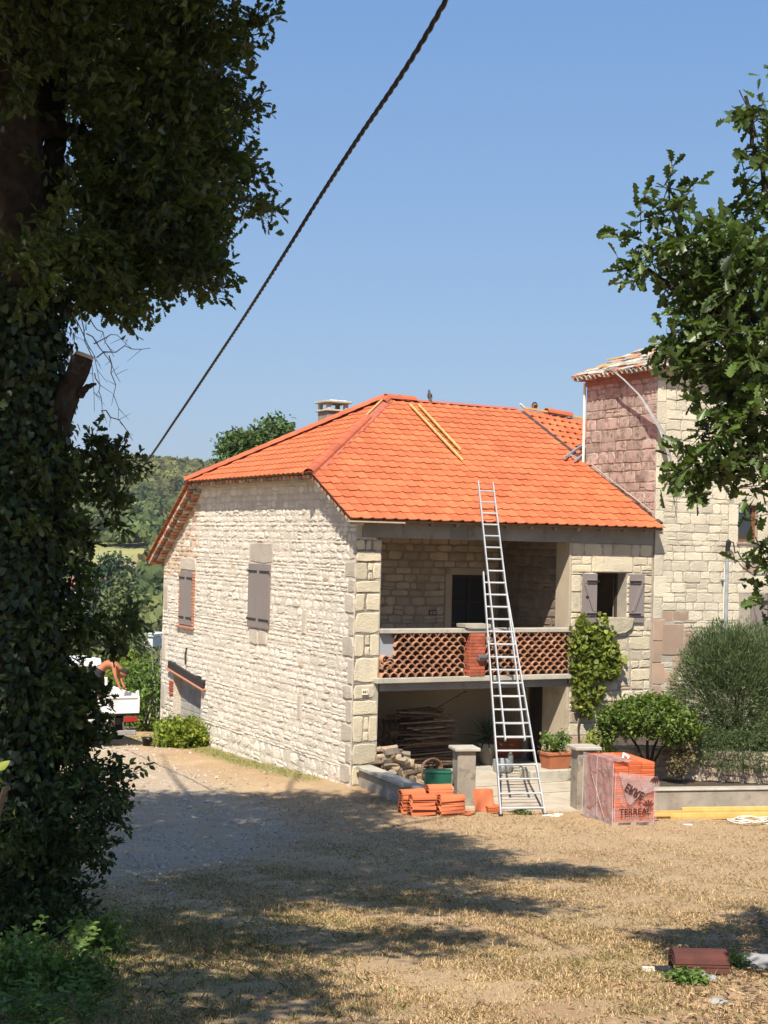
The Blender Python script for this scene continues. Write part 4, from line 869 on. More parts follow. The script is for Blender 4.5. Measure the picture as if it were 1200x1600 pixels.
# tower window
mb = MB()
for a, b, c, d in ((2.47, 2.52, 5.22, 6.1), (2.97, 3.07, 5.22, 6.1), (2.52, 2.97, 6.04, 6.1), (2.52, 2.97, 5.22, 5.29)): mb.box(a, b, .1, .17, c, d)
TWF = mb.build('window_frame', M_BROWN, TF)
mb = MB(); mb.box(2.52, 2.97, .13, .137, 5.29, 6.04); mb.build('pane', M_GLASS, TWF)
mb = MB(); mb.box(2.42, 3.12, -.05, .1, 5.16, 5.218, b=.008); mb.build('window_sill', M_CONC, TF)
mb = MB(); mb.box(2.3, 4.6, .9, .95, 2, 7); mb.build('dark_room_sheet', M_DARK, TW)  # near-black sheet in place of the unlit space behind the tower windows
mb = MB(); mb.box(3.35, 4.2, .15, .2, 2.2, 4.0); mb.build('french_window', M_GLASS, TF)
open_shutter(TF, 2.86, 3.36, 2.2, 3.98, .05, 1, True)
# galvanised service pole with bracket arms, cable loop
GP = empty('service_pole', hw(9.68, -.14, 0), HROT, 'grey metal service pole with cable head fixed to the tower front', 'pole')
mb = MB(); mb.tube([(0, 0, 2.4), (0, 0, 4.95)], .045, 12); mb.build('pole', M_GALV, GP)
mb = MB(); mb.tube([(0, .0, 5.0), (.02, -.03, 5.22), (.0, 0, 5.25)], [.05, .065, .04], 8); mb.build('cable_head', M_IRON, GP)
for z in (3.35, 4.3):
    mb = MB(); mb.box(-.09, .02, -.0, .14, z, z + .04); mb.build('bracket', M_GALV, GP)
mb = MB(); mb.tube([(-.06, .02, 2.2), (-.06, .02, 3.6), (-.05, .02, 4.6)], .012, 5); mb.build('conduit', M_STRING, GP)
mb = MB(); mb.tube([(.0, 0, 5.25), (.14, -.05, 5.2), (.2, -.05, 4.95), (.28, -.04, 5.0), (.45, 0, 4.8), (.8, 0, 4.62), (1.2, 0, 4.62), (1.6, .05, 4.85), (2.2, .1, 5.1)], .016, 6); mb.build('cable', M_CABLE, GP)
# drainpipe at the rear corner of the left face
mb = MB(); mb.tube([(-.05, TD + .03, 6.9), (-.05, TD + .03, 9.05)], .035, 8); mb.build('drainpipe', M_STRING, TW)
# roof: hipped, stripped and half laid with pale roof stones, orange tiles and yellow battens
OV = .28; x0, x1, y0, y1, ze = -OV, TL + OV, -OV, TD + OV, TH_ + .06
hr = (TD + 2 * OV) / 2; zr = ze + hr * .52; rl = x0 + hr; rrt = x1 - hr; ym = TD / 2
q = MB(); Vt = [(x0, y0, ze), (x1, y0, ze), (x1, y1, ze), (x0, y1, ze), (rl, ym, zr), (rrt, ym, zr)]
q.add(Vt, [(0, 1, 5, 4), (1, 2, 5), (2, 3, 4, 5), (3, 0, 4), (3, 2, 1, 0)]); TR = q.build('roof', mat('roof_boarding', (.28, .2, .13), (.2, .15, .1), 6), TW)
def scatter_slope(o, x, y, wid, length, trim, n_r, w_, kinds):
    M = frame(o, x, y)
    for r in range(n_r):
        yy = r * length / n_r; a, b = trim(yy); c = a
        while c < b - .05:
            w = w_ * rr.uniform(.7, 1.35); w = min(w, b - c)
            k = kinds(c, yy); h = length / n_r * rr.uniform(1.05, 1.5)
            q = MB(); q.box(0, w - .015, 0, h, 0, rr.uniform(.015, .035), rr.random(), jit=.008)
            o = q.build('roof_stone' if k == 0 else 'roof_tile', (M_LAUZE, M_ORTILE, M_LATH)[k], TR); o.matrix_local = M @ Matrix.Translation((c, yy, .02 + rr.uniform(0, .03))) @ Matrix.Rotation(rr.uniform(-.06, .06), 4, 'Z') @ Matrix.Rotation(-.07 - rr.uniform(0, .05), 4, 'X')
            c += w
cs = 1 / math.hypot(1, .52); sl = hr / cs
kfun = lambda c, y: 1 if (y > .6 and rr.random() < .75) or rr.random() < .12 else 0
scatter_slope((x0, y0, ze), (1, 0, 0), (0, cs, .52 * cs), 0, sl, lambda y: (y * cs, 6.4 - y * cs), 8, .3, lambda c, y: 0 if rr.random() < .85 or c < .6 else 1)
scatter_slope((x0, y1, ze), (0, -1, 0), (cs, 0, .52 * cs), 0, sl, lambda y: (y * cs, 2 * hr - y * cs), 8, .26, kfun)
for (a, b) in (((x0 + .25, 2.3, ze + .24), (x0 + 1.0, .05, ze + .33)), ((x0 + .35, 2.9, ze + .22), (x0 + .62, .2, ze + .30)), ((x0 + .75, 2.6, ze + .48), (x0 + 1.35, .5, ze + .62)), ((x0 + 1.2, .3, ze + .40), (x0 + 2.3, .2, ze + .42)), ((1.0, .0, ze + .3), (1.9, -.1, ze + .25))):
    mb = MB(); mb.bar(a, b, .045, .035, rr.random()); mb.build('batten', M_YEL, TR)
HTs = [half_tile_mesh(.17, .09, .3, .018, 5, 'eave_tile', mt, t) for mt, t in ((M_LAUZE, .3), (M_OLDTILE, .6), (M_LAUZE, .9))]
for i in range(18):      # eave tiles, left face
    o = link('eave_tile', rr.choice(HTs), TR); o.location = (x0 - .02, y0 + .1 + i * .18, ze - .06 + rr.uniform(-.015, .015)); o.rotation_euler = (0, R(-14) + rr.uniform(-.05, .05), R(-90) + rr.uniform(-.1, .1))
for i in range(24):
    o = link('eave_tile', rr.choice(HTs), TR); o.location = (x0 + .1 + i * .2, y0 - .02, ze - .06 + rr.uniform(-.015, .015)); o.rotation_euler = (R(14), 0, rr.uniform(-.1, .1))
mb = MB(); mb.box(-.06, -.032, .0, TD, TH_ - .16, TH_ - .03); mb.box(-.13, -.032, -.05, TD + .05, TH_ - .03, TH_ + .05); mb.build('cornice', mat('dull_red_cornice', (.30, .14, .10), (.22, .11, .085), 6, .9, .5), TW)
mb = MB(); mb.box(-.03, TL, -.1, -.032, TH_ - .08, TH_ + .05); mb.build('front_cornice', M_CONC_L, TW)
mb = MB(); mb.tube([(-.12, 2.4, 5.9 + 1.15), (-.04, 1.4, 6.5), (-.04, .6, 6.12), (-.05, .05, 5.85)], .012, 5); mb.build('old_flashing_line', M_CONC_L, TW)
# strip of grey roofing membrane hanging from the eave
a = [(-.28, 1.35, 9.2), (-.30, .9, 8.95), (-.26, .35, 8.55), (-.2, -.05, 8.1), (.0, -.28, 7.6), (.2, -.3, 7.0), (.36, -.25, 6.4), (.5, -.15, 5.9)]
wds = [.03, .03, .035, .085, .10, .05, .022, .012]; q = MB(); rows = []
for p, w in zip(a, wds): p = Vector(p); rows += [p - Vector((w * .9, .02, 0)), p + Vector((0, -.03, .02)), p + Vector((w * .9, .02, .0))]
q.add(rows, [(i * 3 + j, i * 3 + j + 1, i * 3 + j + 4, i * 3 + j + 3) for i in range(len(a) - 1) for j in range(2)])
o = q.build('roofing_membrane', mat('pale_membrane', (.36, .34, .34), (.28, .265, .27), 6, .7, .1, transl=.2)); o.location = hw(7.63, -.03, 0); o.rotation_euler = (0, 0, HROT); tag(o, 'loose strip of grey membrane hanging off the tower eave', 'membrane')
# ---------------------------------------------------------------- patio, walls, pillars
mb = MB(); mb.add([(.0, 0, 0)] * 0, [])
patio = [(.45, .35), (.45, -2.45), (.75, -3.0), (1.0, -3.25), (2.6, -4.15), (3.0, -4.15), (4.2, -3.9), (5.35, -3.0), (5.35, .35)]
mb.prism(patio, -.15, .04); PAT = mb.build('patio', mat('pale_patio_concrete', (.50, .43, .33), (.40, .34, .26), 1.6, .92, .5, 25, .1, c3=(.28, .24, .19), s3=3, t3=(.55, .68), k3=.6), None, loc=P0, rot=HROT); PAT['kind'] = 'structure'
q = MB(); 
for v in (-1.2, -2.3): q.box(.9, 5.2, v, v + .02, .0401, .044)
q.build('patio_joint', M_SOIL, PAT)
LW = empty('low_garden_wall', hw(0, 0, 0), HROT, 'low rendered wall with flat cap running from house corner to left pillar', 'wall')
def wall_seg(a, b, w, h, capw, cap, parent):
    a, b = Vector(a), Vector(b); q = MB(); q.bar(a + Vector((0, 0, h / 2 - .15)), b + Vector((0, 0, h / 2 - .15)), w, h + .3 - 0.0); q.build('wall_body', mat('stained_render', (.36, .31, .25), (.27, .235, .19), 3, .93, .5, 30, 0, c3=(.2, .17, .14), s3=4, t3=(.52, .64), k3=.6), parent)
    q = MB(); q.bar(a + Vector((0, 0, h + .035)), b + Vector((0, 0, h + .035)), capw, .07, bev=.01); q.build('coping', M_CONC_L, parent)
wall_seg((.22, -.12, 0), (.05, -2.5, 0), .2, .36, .36, 1, LW)
wall_seg((.0, -2.55, 0.001), (.72, -2.92, 0.001), .2, .34, .34, 1, LW)
def pillar(u, v, rz, h, label, w=.36, dirt=0):
    P = empty('gate_pillar', hw(u, v, 0), HROT + rz, label, 'pillar', 'rendered pillars either side of the patio'); q = MB(); q.box(-w / 2, w / 2, -w / 2, w / 2, -.15, h, b=.012); q.build('shaft', mat('streaked_render', (.34, .29, .225), (.26, .22, .175), 3.5, .93, .5, 30, 0, c3=(.13, .115, .095), s3=5, t3=(.54, .64), k3=.75), P)
    q = MB(); q.box(-w / 2 - .07, w / 2 + .07, -w / 2 - .07, w / 2 + .07, h, h + .065, b=.012); q.build('cap', M_CONC_L, P)
pillar(.98, -2.86, R(-14), 1.08, 'streaked rendered pillar beside the green box and ladder')
pillar(2.98, -3.95, R(-14), 1.16, 'tall streaked pillar directly behind the wrapped tile pallet', .38)
# green box on the low wall
GB = empty('storage_box', hw(.48, -2.74, .415), HROT - .42, 'dark green lidded box standing on the low garden wall', 'box')
mb = MB(); mb.box(-.25, .25, -.15, .15, 0, .24, b=.012); mb.build('body', M_GREENBOX, GB)
mb = MB(); mb.box(-.262, .262, -.162, .162, .24, .29, b=.012); mb.build('lid', M_GREENBOX, GB)
for x in (-.08, .0, .08):
    mb = MB(); mb.box(x - .02, x + .02, -.158, -.1505, .01, .23); mb.build('rib', M_GREENBOX, GB)
# ---------------------------------------------------------------- new roof tiles piled in front of the wall
def flat_tile(tone):
    return tile_proto(tone, .27, .37, 'roof_tile').mesh('roof_tile', M_TILE)
BT = []
for t in (.1, .4, .7, .95):
    me_ = half_tile_mesh(.24, .085, .47, .018, 6, 'barrel_tile', M_TILE, t); me_.transform(Matrix.Rotation(R(-90), 4, 'Z') @ Matrix.Translation((0, 0, 0))); BT.append(me_)
def pile(c, rz, n, step, mesh_list, name, label, group, cat='tile', jx=.01, tilt=0.0, zz=0.0):
    base = hw(c[0], c[1]); zb_ = gz(base.x, base.y) + zz
    for i in range(n):
        o = link(name, rr.choice(mesh_list)); o.location = base + Vector((rr.uniform(-jx, jx), rr.uniform(-jx, jx), zb_ + i * step)); o.rotation_euler = (rr.uniform(-tilt, tilt) + .0, rr.uniform(-tilt, tilt), HROT + rz + rr.uniform(-.03, .03)); tag(o, label, cat, group)
pile((-.52, -3.12), R(-8), 9, .043, BT, 'barrel_tile', 'new orange tile in the left stack against the low wall', 'left tile stack by the low wall', jx=.02, tilt=.06)
pile((-.50, -3.42), R(-8), 8, .043, BT, 'barrel_tile', 'new orange tile in the outermost stack nearest the grass', 'front left tile stack by the low wall', jx=.02, tilt=.06)
pile((.02, -3.58), R(-8), 8, .043, BT, 'barrel_tile', 'new orange tile in the right stack by the low wall', 'right tile stack by the low wall', jx=.02, tilt=.06)
pile((-.04, -3.28), R(-9), 11, .044, BT, 'barrel_tile', 'new orange tile in the tallest back stack by the low wall', 'tallest tile stack by the low wall', jx=.02, tilt=.05)
FT = [flat_tile(t) for t in (.3, .6, .9)]
for i in range(5):
    o = link('leaning_tile', rr.choice(FT)); p = hw(.90 + i * .012, -3.42 - i * .028); p.z = .02; o.location = p; o.rotation_euler = (R(64) , 0, HROT - .30); tag(o, 'new orange tile leaning against the left pillar', 'tile', 'tiles leaning on the left pillar')
for i in range(4):
    o = link('flat_tile', rr.choice(FT)); p = hw(1.0, -3.72 - .0 * i); p.z = .01 + i * .03; o.location = p; o.rotation_euler = (0, 0, HROT - .30 + rr.uniform(-.05, .05)); tag(o, 'new orange tile lying flat at the foot of the leaning tiles', 'tile', 'flat tiles at the foot of the left pillar')
o = link('loose_tile', FT[0]); p = hw(.45, -3.95); p.z = gz(p.x, p.y) + .01; o.location = p; o.rotation_euler = (0, 0, HROT + .5); tag(o, 'single orange tile lying in the grass left of the leaning tiles', 'tile')
# ---------------------------------------------------------------- ladder against the eave
LB = empty('extension_ladder', (0, 0, 0), 0, 'long aluminium extension ladder leaning from the yard to the roof edge', 'ladder')
fL, fR = Vector((2.290, 27.209, 0)), Vector((3.110, 27.378, 0)); eL, eR = hw(2.79, -.46, 5.53), hw(3.19, -.46, 5.54)
pn_ = (fR - fL).cross((eL + eR) / 2 - (fL + fR) / 2).normalized()
def on_ladder(x, y, off=0):
    d = at(x, y, 1.0) - CAM; t = (fL + pn_ * off - CAM).dot(pn_) / d.dot(pn_); return CAM + d * t
sg = 1 if pn_.y > 0 else -1
A0, A1, A2, A3 = on_ladder(782.5, 1277), on_ladder(852, 1276), on_ladder(755, 894), on_ladder(786, 894)
B0, B1, B2, B3 = [on_ladder(x, y, -.07 * sg) for x, y in ((789.5, 1157), (820, 1157), (747, 752), (770, 755))]
def section(a0, a1, b0, b1, name, parent, nr, skip0=.02, w=.028, h=.07):
    for p, q_ in ((a0, b0), (a1, b1)):
        m_ = MB(); m_.bar(p, q_, w, h, rr.random(), up=pn_, bev=.004); m_.build('rail', M_ALU, parent)
    for z in nr:
        k = (z - a0.z) / (b0.z - a0.z); k2 = (z - a1.z) / (b1.z - a1.z); m_ = MB(); m_.bar(Vector(a0).lerp(b0, k), Vector(a1).lerp(b1, k2), .032, .03, rr.random(), up=pn_, bev=.004); m_.build('rung', M_ALU, parent)
ZR = [.145 + .2405 * i for i in range(60)]
section(A0, A1, A2, A3, 'lower', LB, [z for z in ZR if z < A3.z - .03])
section(B0, B1, B2, B3, 'upper', LB, [z for z in ZR if B0.z + .05 < z < B2.z - .02])
for p in (A0, A1):
    m_ = MB(); m_.box(-.04, .04, -.03, .03, 0, .06, M=Matrix.Translation(p)); m_.build('foot', M_BLACKP, LB)
for k in (.55, .62):
    m_ = MB(); p = A0.lerp(A2, .7 if k < .6 else .72); m_.box(-.03, .04, -.05, .05, -.06, .06, M=Matrix.Translation(p)); m_.build('clamp', M_GALV, LB); break
m_ = MB(); p = A1.lerp(A3, .7); m_.box(-.04, .03, -.05, .05, -.06, .06, M=Matrix.Translation(p)); m_.build('clamp', M_GALV, LB)
m_ = MB(); m_.tube([Vector((3.06, 27.3, .03)), Vector((3.2, 27.35, .03)), Vector((3.34, 27.3, .02)), Vector((3.45, 27.45, .03)), Vector((3.3, 27.5, .02))], .02, 6); o = m_.build('rope_scrap', M_STRING); tag(o, 'short pale rope scrap on the ground at the right ladder foot', 'rope')
# ---------------------------------------------------------------- firewood, laths and clutter under the balcony
def log_mesh(seed):
    r0 = random.Random(seed); q = MB(); L = r0.uniform(.26, .55); k = r0.uniform(.035, .075); ns = r0.choice((4, 5, 6, 7))
    q.tube([(0, -L * .5, 0), (0, 0, r0.uniform(-.03, .03)), (0, L * .5, 0)], [k, k * 1.15, k * .85], ns, r0.random(), nz=.3); return q.mesh('firewood_log', (M_LOG, M_WOOD, mat('bleached_log', (.30, .25, .19), (.21, .17, .13), 7, .9, .6, 40, .4))[seed % 3])
LOGS = [log_mesh(i) for i in range(12)]
for row in range(8):
    n_ = 9 - row
    for c in range(n_):
        for dv in (0, 1):
            u = .72 + c * .118 + rr.uniform(-.05, .05); v = -.30 + dv * .42 + rr.uniform(-.12, .12); zz = .10 + row * .088 + rr.uniform(-.02, .03)
            o = link('firewood_log', rr.choice(LOGS)); o.location = hw(u, v, zz); o.rotation_euler = (rr.uniform(-.25, .25), rr.uniform(0, 6), HROT + rr.choice((R(90), R(65), R(115), R(-20), R(10), R(80))) + rr.uniform(-.4, .4)); tag(o, 'split firewood log in the rough heap beside the corner pier', 'log', 'firewood heap under the balcony')
# stacks of old laths
for i in range(96):
    k = i / 96; L = rr.uniform(.8, 1.9) * (1 - .3 * k); o_ = MB(); o_.box(-L / 2, L / 2, -.03, .03, -.014, .014, rr.random(), jit=.004); o = o_.build('old_lath', M_LATH)
    o.location = hw(2.45 + rr.uniform(-.22, .22), 1.4 + rr.uniform(-.35, .35), .10 + k * 1.25 + rr.uniform(-.01, .01)); o.rotation_euler = (rr.uniform(-.05, .05), rr.uniform(-.07, .07), HROT + rr.uniform(-.22, .22)); tag(o, 'old brown roof lath in the tall stack behind the left pillar', 'lath', 'old laths stacked under the balcony')
for a, b, lb in (((2.0, 1.6, .35), (3.1, 1.5, .95), 'dark board propped diagonally low on the lath stack'), ((2.7, 1.5, 1.25), (3.5, 1.3, 1.72), 'pale board sticking up steeply from the top of the lath stack'), ((1.3, 1.7, 1.18), (2.4, 1.6, 1.22), 'long board lying across the crate and lath stack'), ((.75, 2.2, 1.9), (1.2, 2.2, 1.55), 'dark stick leaning high in the left porch corner')):
    q = MB(); q.bar(a, b, .09, .03, .8, bev=.003); o = q.build('loose_board', M_LATH, loc=P0, rot=HROT); tag(o, lb, 'board')
CR = empty('slatted_crate', hw(1.75, 1.7, .06), HROT, 'upright slatted wooden crate left of the lath stack', 'crate')
for i in range(7):
    q = MB(); q.box(-.4 + i * .13, -.33 + i * .13, -.03, 0, 0, 1.05, rr.random()); q.build('slat', M_LATH, CR)
for z in (.05, .55, .95):
    q = MB(); q.box(-.42, .52, 0.001, .04, z, z + .08, rr.random()); q.build('rail', M_LATH, CR)
RG = empty('rusty_hose_reel', hw(1.62, -.45, .32), HROT, 'rusty round hose reel standing right of the firewood', 'reel')
q = MB(); 
for k in range(5): 
    rk = .24 - .012 * k; q.tube([(rk * math.cos(a), -.07 + k * .035, rk * math.sin(a)) for a in np.linspace(0, 6.2832, 25)], .018, 6, cap=False)
q.build('coil', mat('rust_brown', (.20, .12, .08), (.12, .075, .05), 12, .9, .4), RG)
q = MB(); q.tube([(0, -.12, 0), (0, .12, 0)], .05, 10); [q.bar((0, 0, 0), (.22 * math.cos(a), 0, .22 * math.sin(a)), .02, .02) for a in (0, 1.05, 2.1, 3.14, 4.19, 5.24)]; q.build('hub', M_IRON, RG)
q = MB(); q.bar((.0, -.1, 0), (.16, -.12, -.3), .03, .03); q.bar((0, -.1, 0), (-.16, -.12, -.3), .03, .03); q.build('stand', M_IRON, RG)
def pot(name, loc, r, h, mt, label, cat='pot', sq=False):
    P = empty(name, loc, HROT, label, cat); q = MB()
    if sq: 
        b, t_ = r * .8, r; q.add([(-b, -b * .7, 0), (b, -b * .7, 0), (b, b * .7, 0), (-b, b * .7, 0), (-t_, -t_ * .7, h), (t_, -t_ * .7, h), (t_, t_ * .7, h), (-t_, t_ * .7, h)], [(3, 2, 1, 0), (0, 1, 5, 4), (1, 2, 6, 5), (2, 3, 7, 6), (3, 0, 4, 7), (4, 5, 6, 7)])
        q.build('pot_body', mt, P); q = MB(); q.box(-t_ - .015, t_ + .015, -t_ * .7 - .015, t_ * .7 + .015, h - .05, h + .004, b=.006); q.build('rim', mt, P)
    else:
        q.lathe([(r * .72, 0), (r * .95, h * .9), (r * 1.05, h * .9), (r * 1.05, h), (r * .9, h), (r * .88, h * .93)], 18); q.build('pot_body', mt, P, True)
    return P
q = MB(); q.box(-.62, .62, -.28, .28, -.05, .24, b=.03, jit=.01); o = q.build('stone_block', M_CONC_L, loc=hw(4.35, -.85, .04), rot=HROT - .1); tag(o, 'rough pale stone step carrying the terracotta planter', 'step')
P = pot('terracotta_planter', hw(4.42, -.9, .285), .30, .34, M_TERRA, 'square terracotta planter with leafy plant on the stone step', 'planter', True)
rg = np.random.default_rng(31); pts, cc = blob_points((0, 0, .55), (.38, .25, .24), 90, 7, .035, rg, .2); link('foliage', leaves_mesh('foliage', pts, .075, OVAL, M_WEED, .6, rg), P, kind='stuff')
q = MB(); [q.tube([(0, 0, .3), tuple(c_ * .6 + np.array([0, 0, .15])), tuple(c_)], .005, 4) for c_ in cc[::6]]; q.build('stems', M_BARKD, P, kind='stuff')
q = MB(); q.lathe([(.17, 0), (.2, .05), (.2, .06)], 16); o = q.build('round_slab', M_CONC_L, loc=hw(4.72, -1.65, .045)); tag(o, 'round pale slab under the black yucca pot', 'slab')
P = pot('black_yucca_pot', hw(4.72, -1.65, .105), .19, .24, M_BLACKP, 'black round pot with a spiky blue green yucca', 'pot')
def rosette(parent, n, L, z, mt, seed, w=.03, droop=.5):
    r0 = random.Random(seed); q = MB()
    for i in range(n):
        a = r0.uniform(0, 6.28); e = r0.uniform(-.35, 1.45); l = L * r0.uniform(.7, 1.1); c, s = math.cos(a), math.sin(a); P_ = []
        for k in range(5):
            t = k / 4; rr_ = l * t * math.cos(e); zz = z + l * t * math.sin(e) - droop * l * t * t * .4; ww = w * (1 - t) ** .6 * .5 + .001
            P_ += [(rr_ * c - s * ww, rr_ * s + c * ww, zz), (rr_ * c, rr_ * s, zz - .006), (rr_ * c + s * ww, rr_ * s - c * ww, zz)]
        q.add(P_, [(k * 3 + j, k * 3 + j + 1, k * 3 + j + 4, k * 3 + j + 3) for k in range(4) for j in range(2)], r0.random())
    return q.build('spiky_leaves', mt, parent, kind='stuff')
rosette(P, 70, .48, .3, M_YUCCA, 3)
rosette(P, 24, .3, .26, mat('dry_yucca_leaf', (.5, .42, .26), None, 5, .8, 0), 5, droop=2.4)
P = pot('dark_plant_pot', hw(4.05, 1.3, .055), .2, .5, M_CONC, 'tall spiky dark plant in a tub at the back of the porch', 'pot'); rosette(P, 70, .75, .6, mat('dark_spiky_leaf', (.06, .09, .035), (.05, .07, .03), 5, .6, 0, tonek=.4), 8, .05, .6)
q = MB(); q.lathe([(.19, 0), (.22, .12), (.21, .26), (.17, .27), (.16, .2)], 14, nz if 0 else .5); o = q.build('tin_tub', M_GALV, loc=hw(3.85, .3, .055)); tag(o, 'dull metal tub on the porch floor behind the left pillar', 'tub')
q = MB(); q.lathe([(.06, 0), (.065, .3), (.03, .38), (.03, .45)], 12); o = q.build('glass_jar', mat('dusty_glass', (.16, .18, .17), None, 5, .2, 0), loc=hw(4.15, .45, .055)); tag(o, 'dusty glass bottle beside the metal tub', 'bottle')
for i in range(16):     # old bricks stacked dim at the back
    q = MB(); q.box(-.15, .15, -.08, .08, 0, .09, rr.random(), b=.006); o = q.build('old_brick', M_BRICK, loc=hw(4.55 + (i % 3) * .3, 1.9, .06 + (i // 3) * .095), rot=HROT + rr.uniform(-.05, .05)); tag(o, 'old red brick in the low stack at the back of the porch', 'brick', 'old bricks at the back of the porch')
# ---------------------------------------------------------------- pallet of wrapped tiles
PR = math.atan2(E1.y, E1.x) - math.atan2(.206, .979) * 1.0
PAL = empty('tile_pallet', hw(2.40, -5.70, 0), PR, 'wooden pallet stacked with orange roof tiles in torn printed plastic film', 'pallet')
PW, PL = .80, 1.24
for x in (0, .35, .70):
    for y in (0, .57, 1.12):
        q = MB(); q.box(x, x + .1, y, y + .12, .02, .10, rr.random(), b=.004); q.build('block', M_PLANK, PAL)
for x in (0, .35, .70):
    q = MB(); q.box(x, x + .1, 0, PL, .0, .019, rr.random()); q.build('bottom_board', M_PLANK, PAL)
for i in range(8):
    q = MB(); q.box(0, PW, i * .157, i * .157 + .12, .101, .12, rr.random()); q.build('deck_board', M_PLANK, PAL)
M_FRESH = mat('fresh_tile_edge', (.62, .145, .055), (.54, .12, .045), 5, .7, .15, 50, .22)
nl = 13; lh = .081
for k in range(nl):
    ym_ = PL - .02; top = k >= nl - 2
    for a, b in ((.01, .275), (.28, .53), (.535, .79)):
        for c_, d_ in ((.01, .62), (.625, 1.23)):
            if k == nl - 1 and c_ < .5 and a < .2: continue
            for half in (0, 1):
                z0 = .122 + k * lh + half * lh / 2
                if half and not (a > .5 or c_ < .1): continue
                q = MB(); q.box(a + rr.uniform(0, .006), b - rr.uniform(0, .006), c_ + rr.uniform(0, .006), d_ - rr.uniform(0, .006), z0 + .002, z0 + (lh / 2 if (a > .5 or c_ < .1) else lh) - .004, rr.random(), jit=.003); q.build('packed_tile', M_FRESH, PAL)
def film_mat():
    mt = bpy.data.materials.new('clear_pink_film'); mt.use_nodes = True; t = mt.node_tree; L = t.links.new; bs = t.nodes['Principled BSDF']
    bs.inputs['Base Color'].default_value = (.50, .38, .37, 1); bs.inputs['Roughness'].default_value = .28; bs.inputs['Specular IOR Level'].default_value = .6
    geo = N(t, 'ShaderNodeNewGeometry'); n = N(t, 'ShaderNodeTexNoise'); n.inputs['Scale'].default_value = 6; n.inputs['Detail'].default_value = 6; L(geo.outputs['Position'], n.inputs['Vector'])
    mr = N(t, 'ShaderNodeMapRange'); mr.inputs[1].default_value = .35; mr.inputs[2].default_value = .7; mr.inputs[3].default_value = .10; mr.inputs[4].default_value = .42; L(n.outputs['Fac'], mr.inputs[0])
    at_ = N(t, 'ShaderNodeAttribute'); at_.attribute_name = 'tone'; ad = N(t, 'ShaderNodeMath', operation='MULTIPLY_ADD'); ad.inputs[1].default_value = .5; L(at_.outputs['Fac'], ad.inputs[0]); L(mr.outputs[0], ad.inputs[2]); ad.use_clamp = True
    bp = N(t, 'ShaderNodeBump'); bp.inputs['Strength'].default_value = .6; bp.inputs['Distance'].default_value = .03; n2 = N(t, 'ShaderNodeTexNoise'); n2.inputs['Scale'].default_value = 14; n2.inputs['Detail'].default_value = 3; L(geo.outputs['Position'], n2.inputs['Vector']); L(n2.outputs['Fac'], bp.inputs['Height']); L(bp.outputs[0], bs.inputs['Normal'])
    tr = N(t, 'ShaderNodeBsdfTransparent'); ms = N(t, 'ShaderNodeMixShader'); L(ad.outputs[0], ms.inputs[0]); L(tr.outputs[0], ms.inputs[1]); L(bs.outputs[0], ms.inputs[2]); L(ms.outputs[0], t.nodes['Material Output'].inputs[0]); return mt
M_FILM = film_mat()
def film(grid, ns, nt_, mp, tone, name, amp=.028, parent=None):
    q = MB(); V = []
    for j in range(nt_ + 1):
        for i in range(ns + 1): V.append(mp(i / ns, j / nt_, amp * (math.sin(i * 1.9 + j * .7) + rr.uniform(-1, 1)) * .5))
    for j in range(nt_):
        for i in range(ns): q.add([V[j * (ns + 1) + i], V[j * (ns + 1) + i + 1], V[(j + 1) * (ns + 1) + i + 1], V[(j + 1) * (ns + 1) + i]], [(0, 1, 2, 3)], tone)
    o = q.build(name, M_FILM, parent or PAL, True); bm = bmesh.new(); bm.from_mesh(o.data); bmesh.ops.remove_doubles(bm, verts=bm.verts, dist=1e-4); bm.to_mesh(o.data); bm.free(); o.data.polygons.foreach_set('use_smooth', [True] * len(o.data.polygons)); return o
HT_ = .122 + nl * lh
film(0, 16, 16, lambda s, t, a: (-.03 + a - .09 * max(0, .14 - t) * 4 * (1 - s), PL * (1 - s) + .02 - .04 * s, .04 + t * (HT_ - .02)), .62, 'film_side')
FF = film(0, 14, 16, lambda s, t, a: (-.02 + s * (PW + .05), -.03 + a, .05 + t * (HT_ - .22 - .22 * s ** 1.3)), .06, 'film_front')
film(0, 8, 6, lambda s, t, a: (-.03 + s * .42, .02 + t * .95, HT_ + .012 + a), .5, 'film_top')
q = MB(); TRI = [(.06, .90), (.82, .80), (.80, .66), (.52, .52), (.30, .30), (.24, .34), (.14, .62)]
q.face([(x, -.065 - .01 * math.sin(i), z + .12) for i, (x, z) in enumerate(TRI)], .45); q.face([(.46, -.075, .86), (.84, -.085, .88), (.87, -.05, .70), (.56, -.08, .62)], .6); q.build('film_flap', M_FILM, PAL)
MFOLD = mat('bright_film_fold', (.62, .50, .48), (.5, .38, .36), 9, .3, .1)
for (a, b) in (((-.035, -.04, .05), (-.035, -.04, HT_)), ((.0, -.045, .05), (.01, -.05, 1.0)), ((.77, -.04, .05), (.78, -.05, .75)), ((-.05, PL + .03, .1), (-.04, PL + .02, HT_ + .01)), ((-.05, .6, .1), (-.045, .65, HT_)), ((-.05, .3, .15), (-.045, .9, HT_ - .3)), ((-.05, 1.1, .2), (-.045, .2, .5)), ((-.05, .9, .9), (-.045, .1, 1.05)), ((.1, -.05, .5), (.3, -.05, .25)), ((.55, -.05, .62), (.7, -.05, .15))):
    q = MB(); q.tube([a, Vector(a).lerp(Vector(b), .5) + Vector((-.008, 0, .02)), b], .0045, 4, rr.random()); q.build('film_fold', MFOLD, PAL)
M_INKF = mat('film_print', (.06, .02, .02), None, 5, .5, 0)
text_obj('TERREAL', .155, M_INKF, PAL, (.39, -.062, .30), (R(90), 0, 0), 'lettering', .001, 1.0, .003)
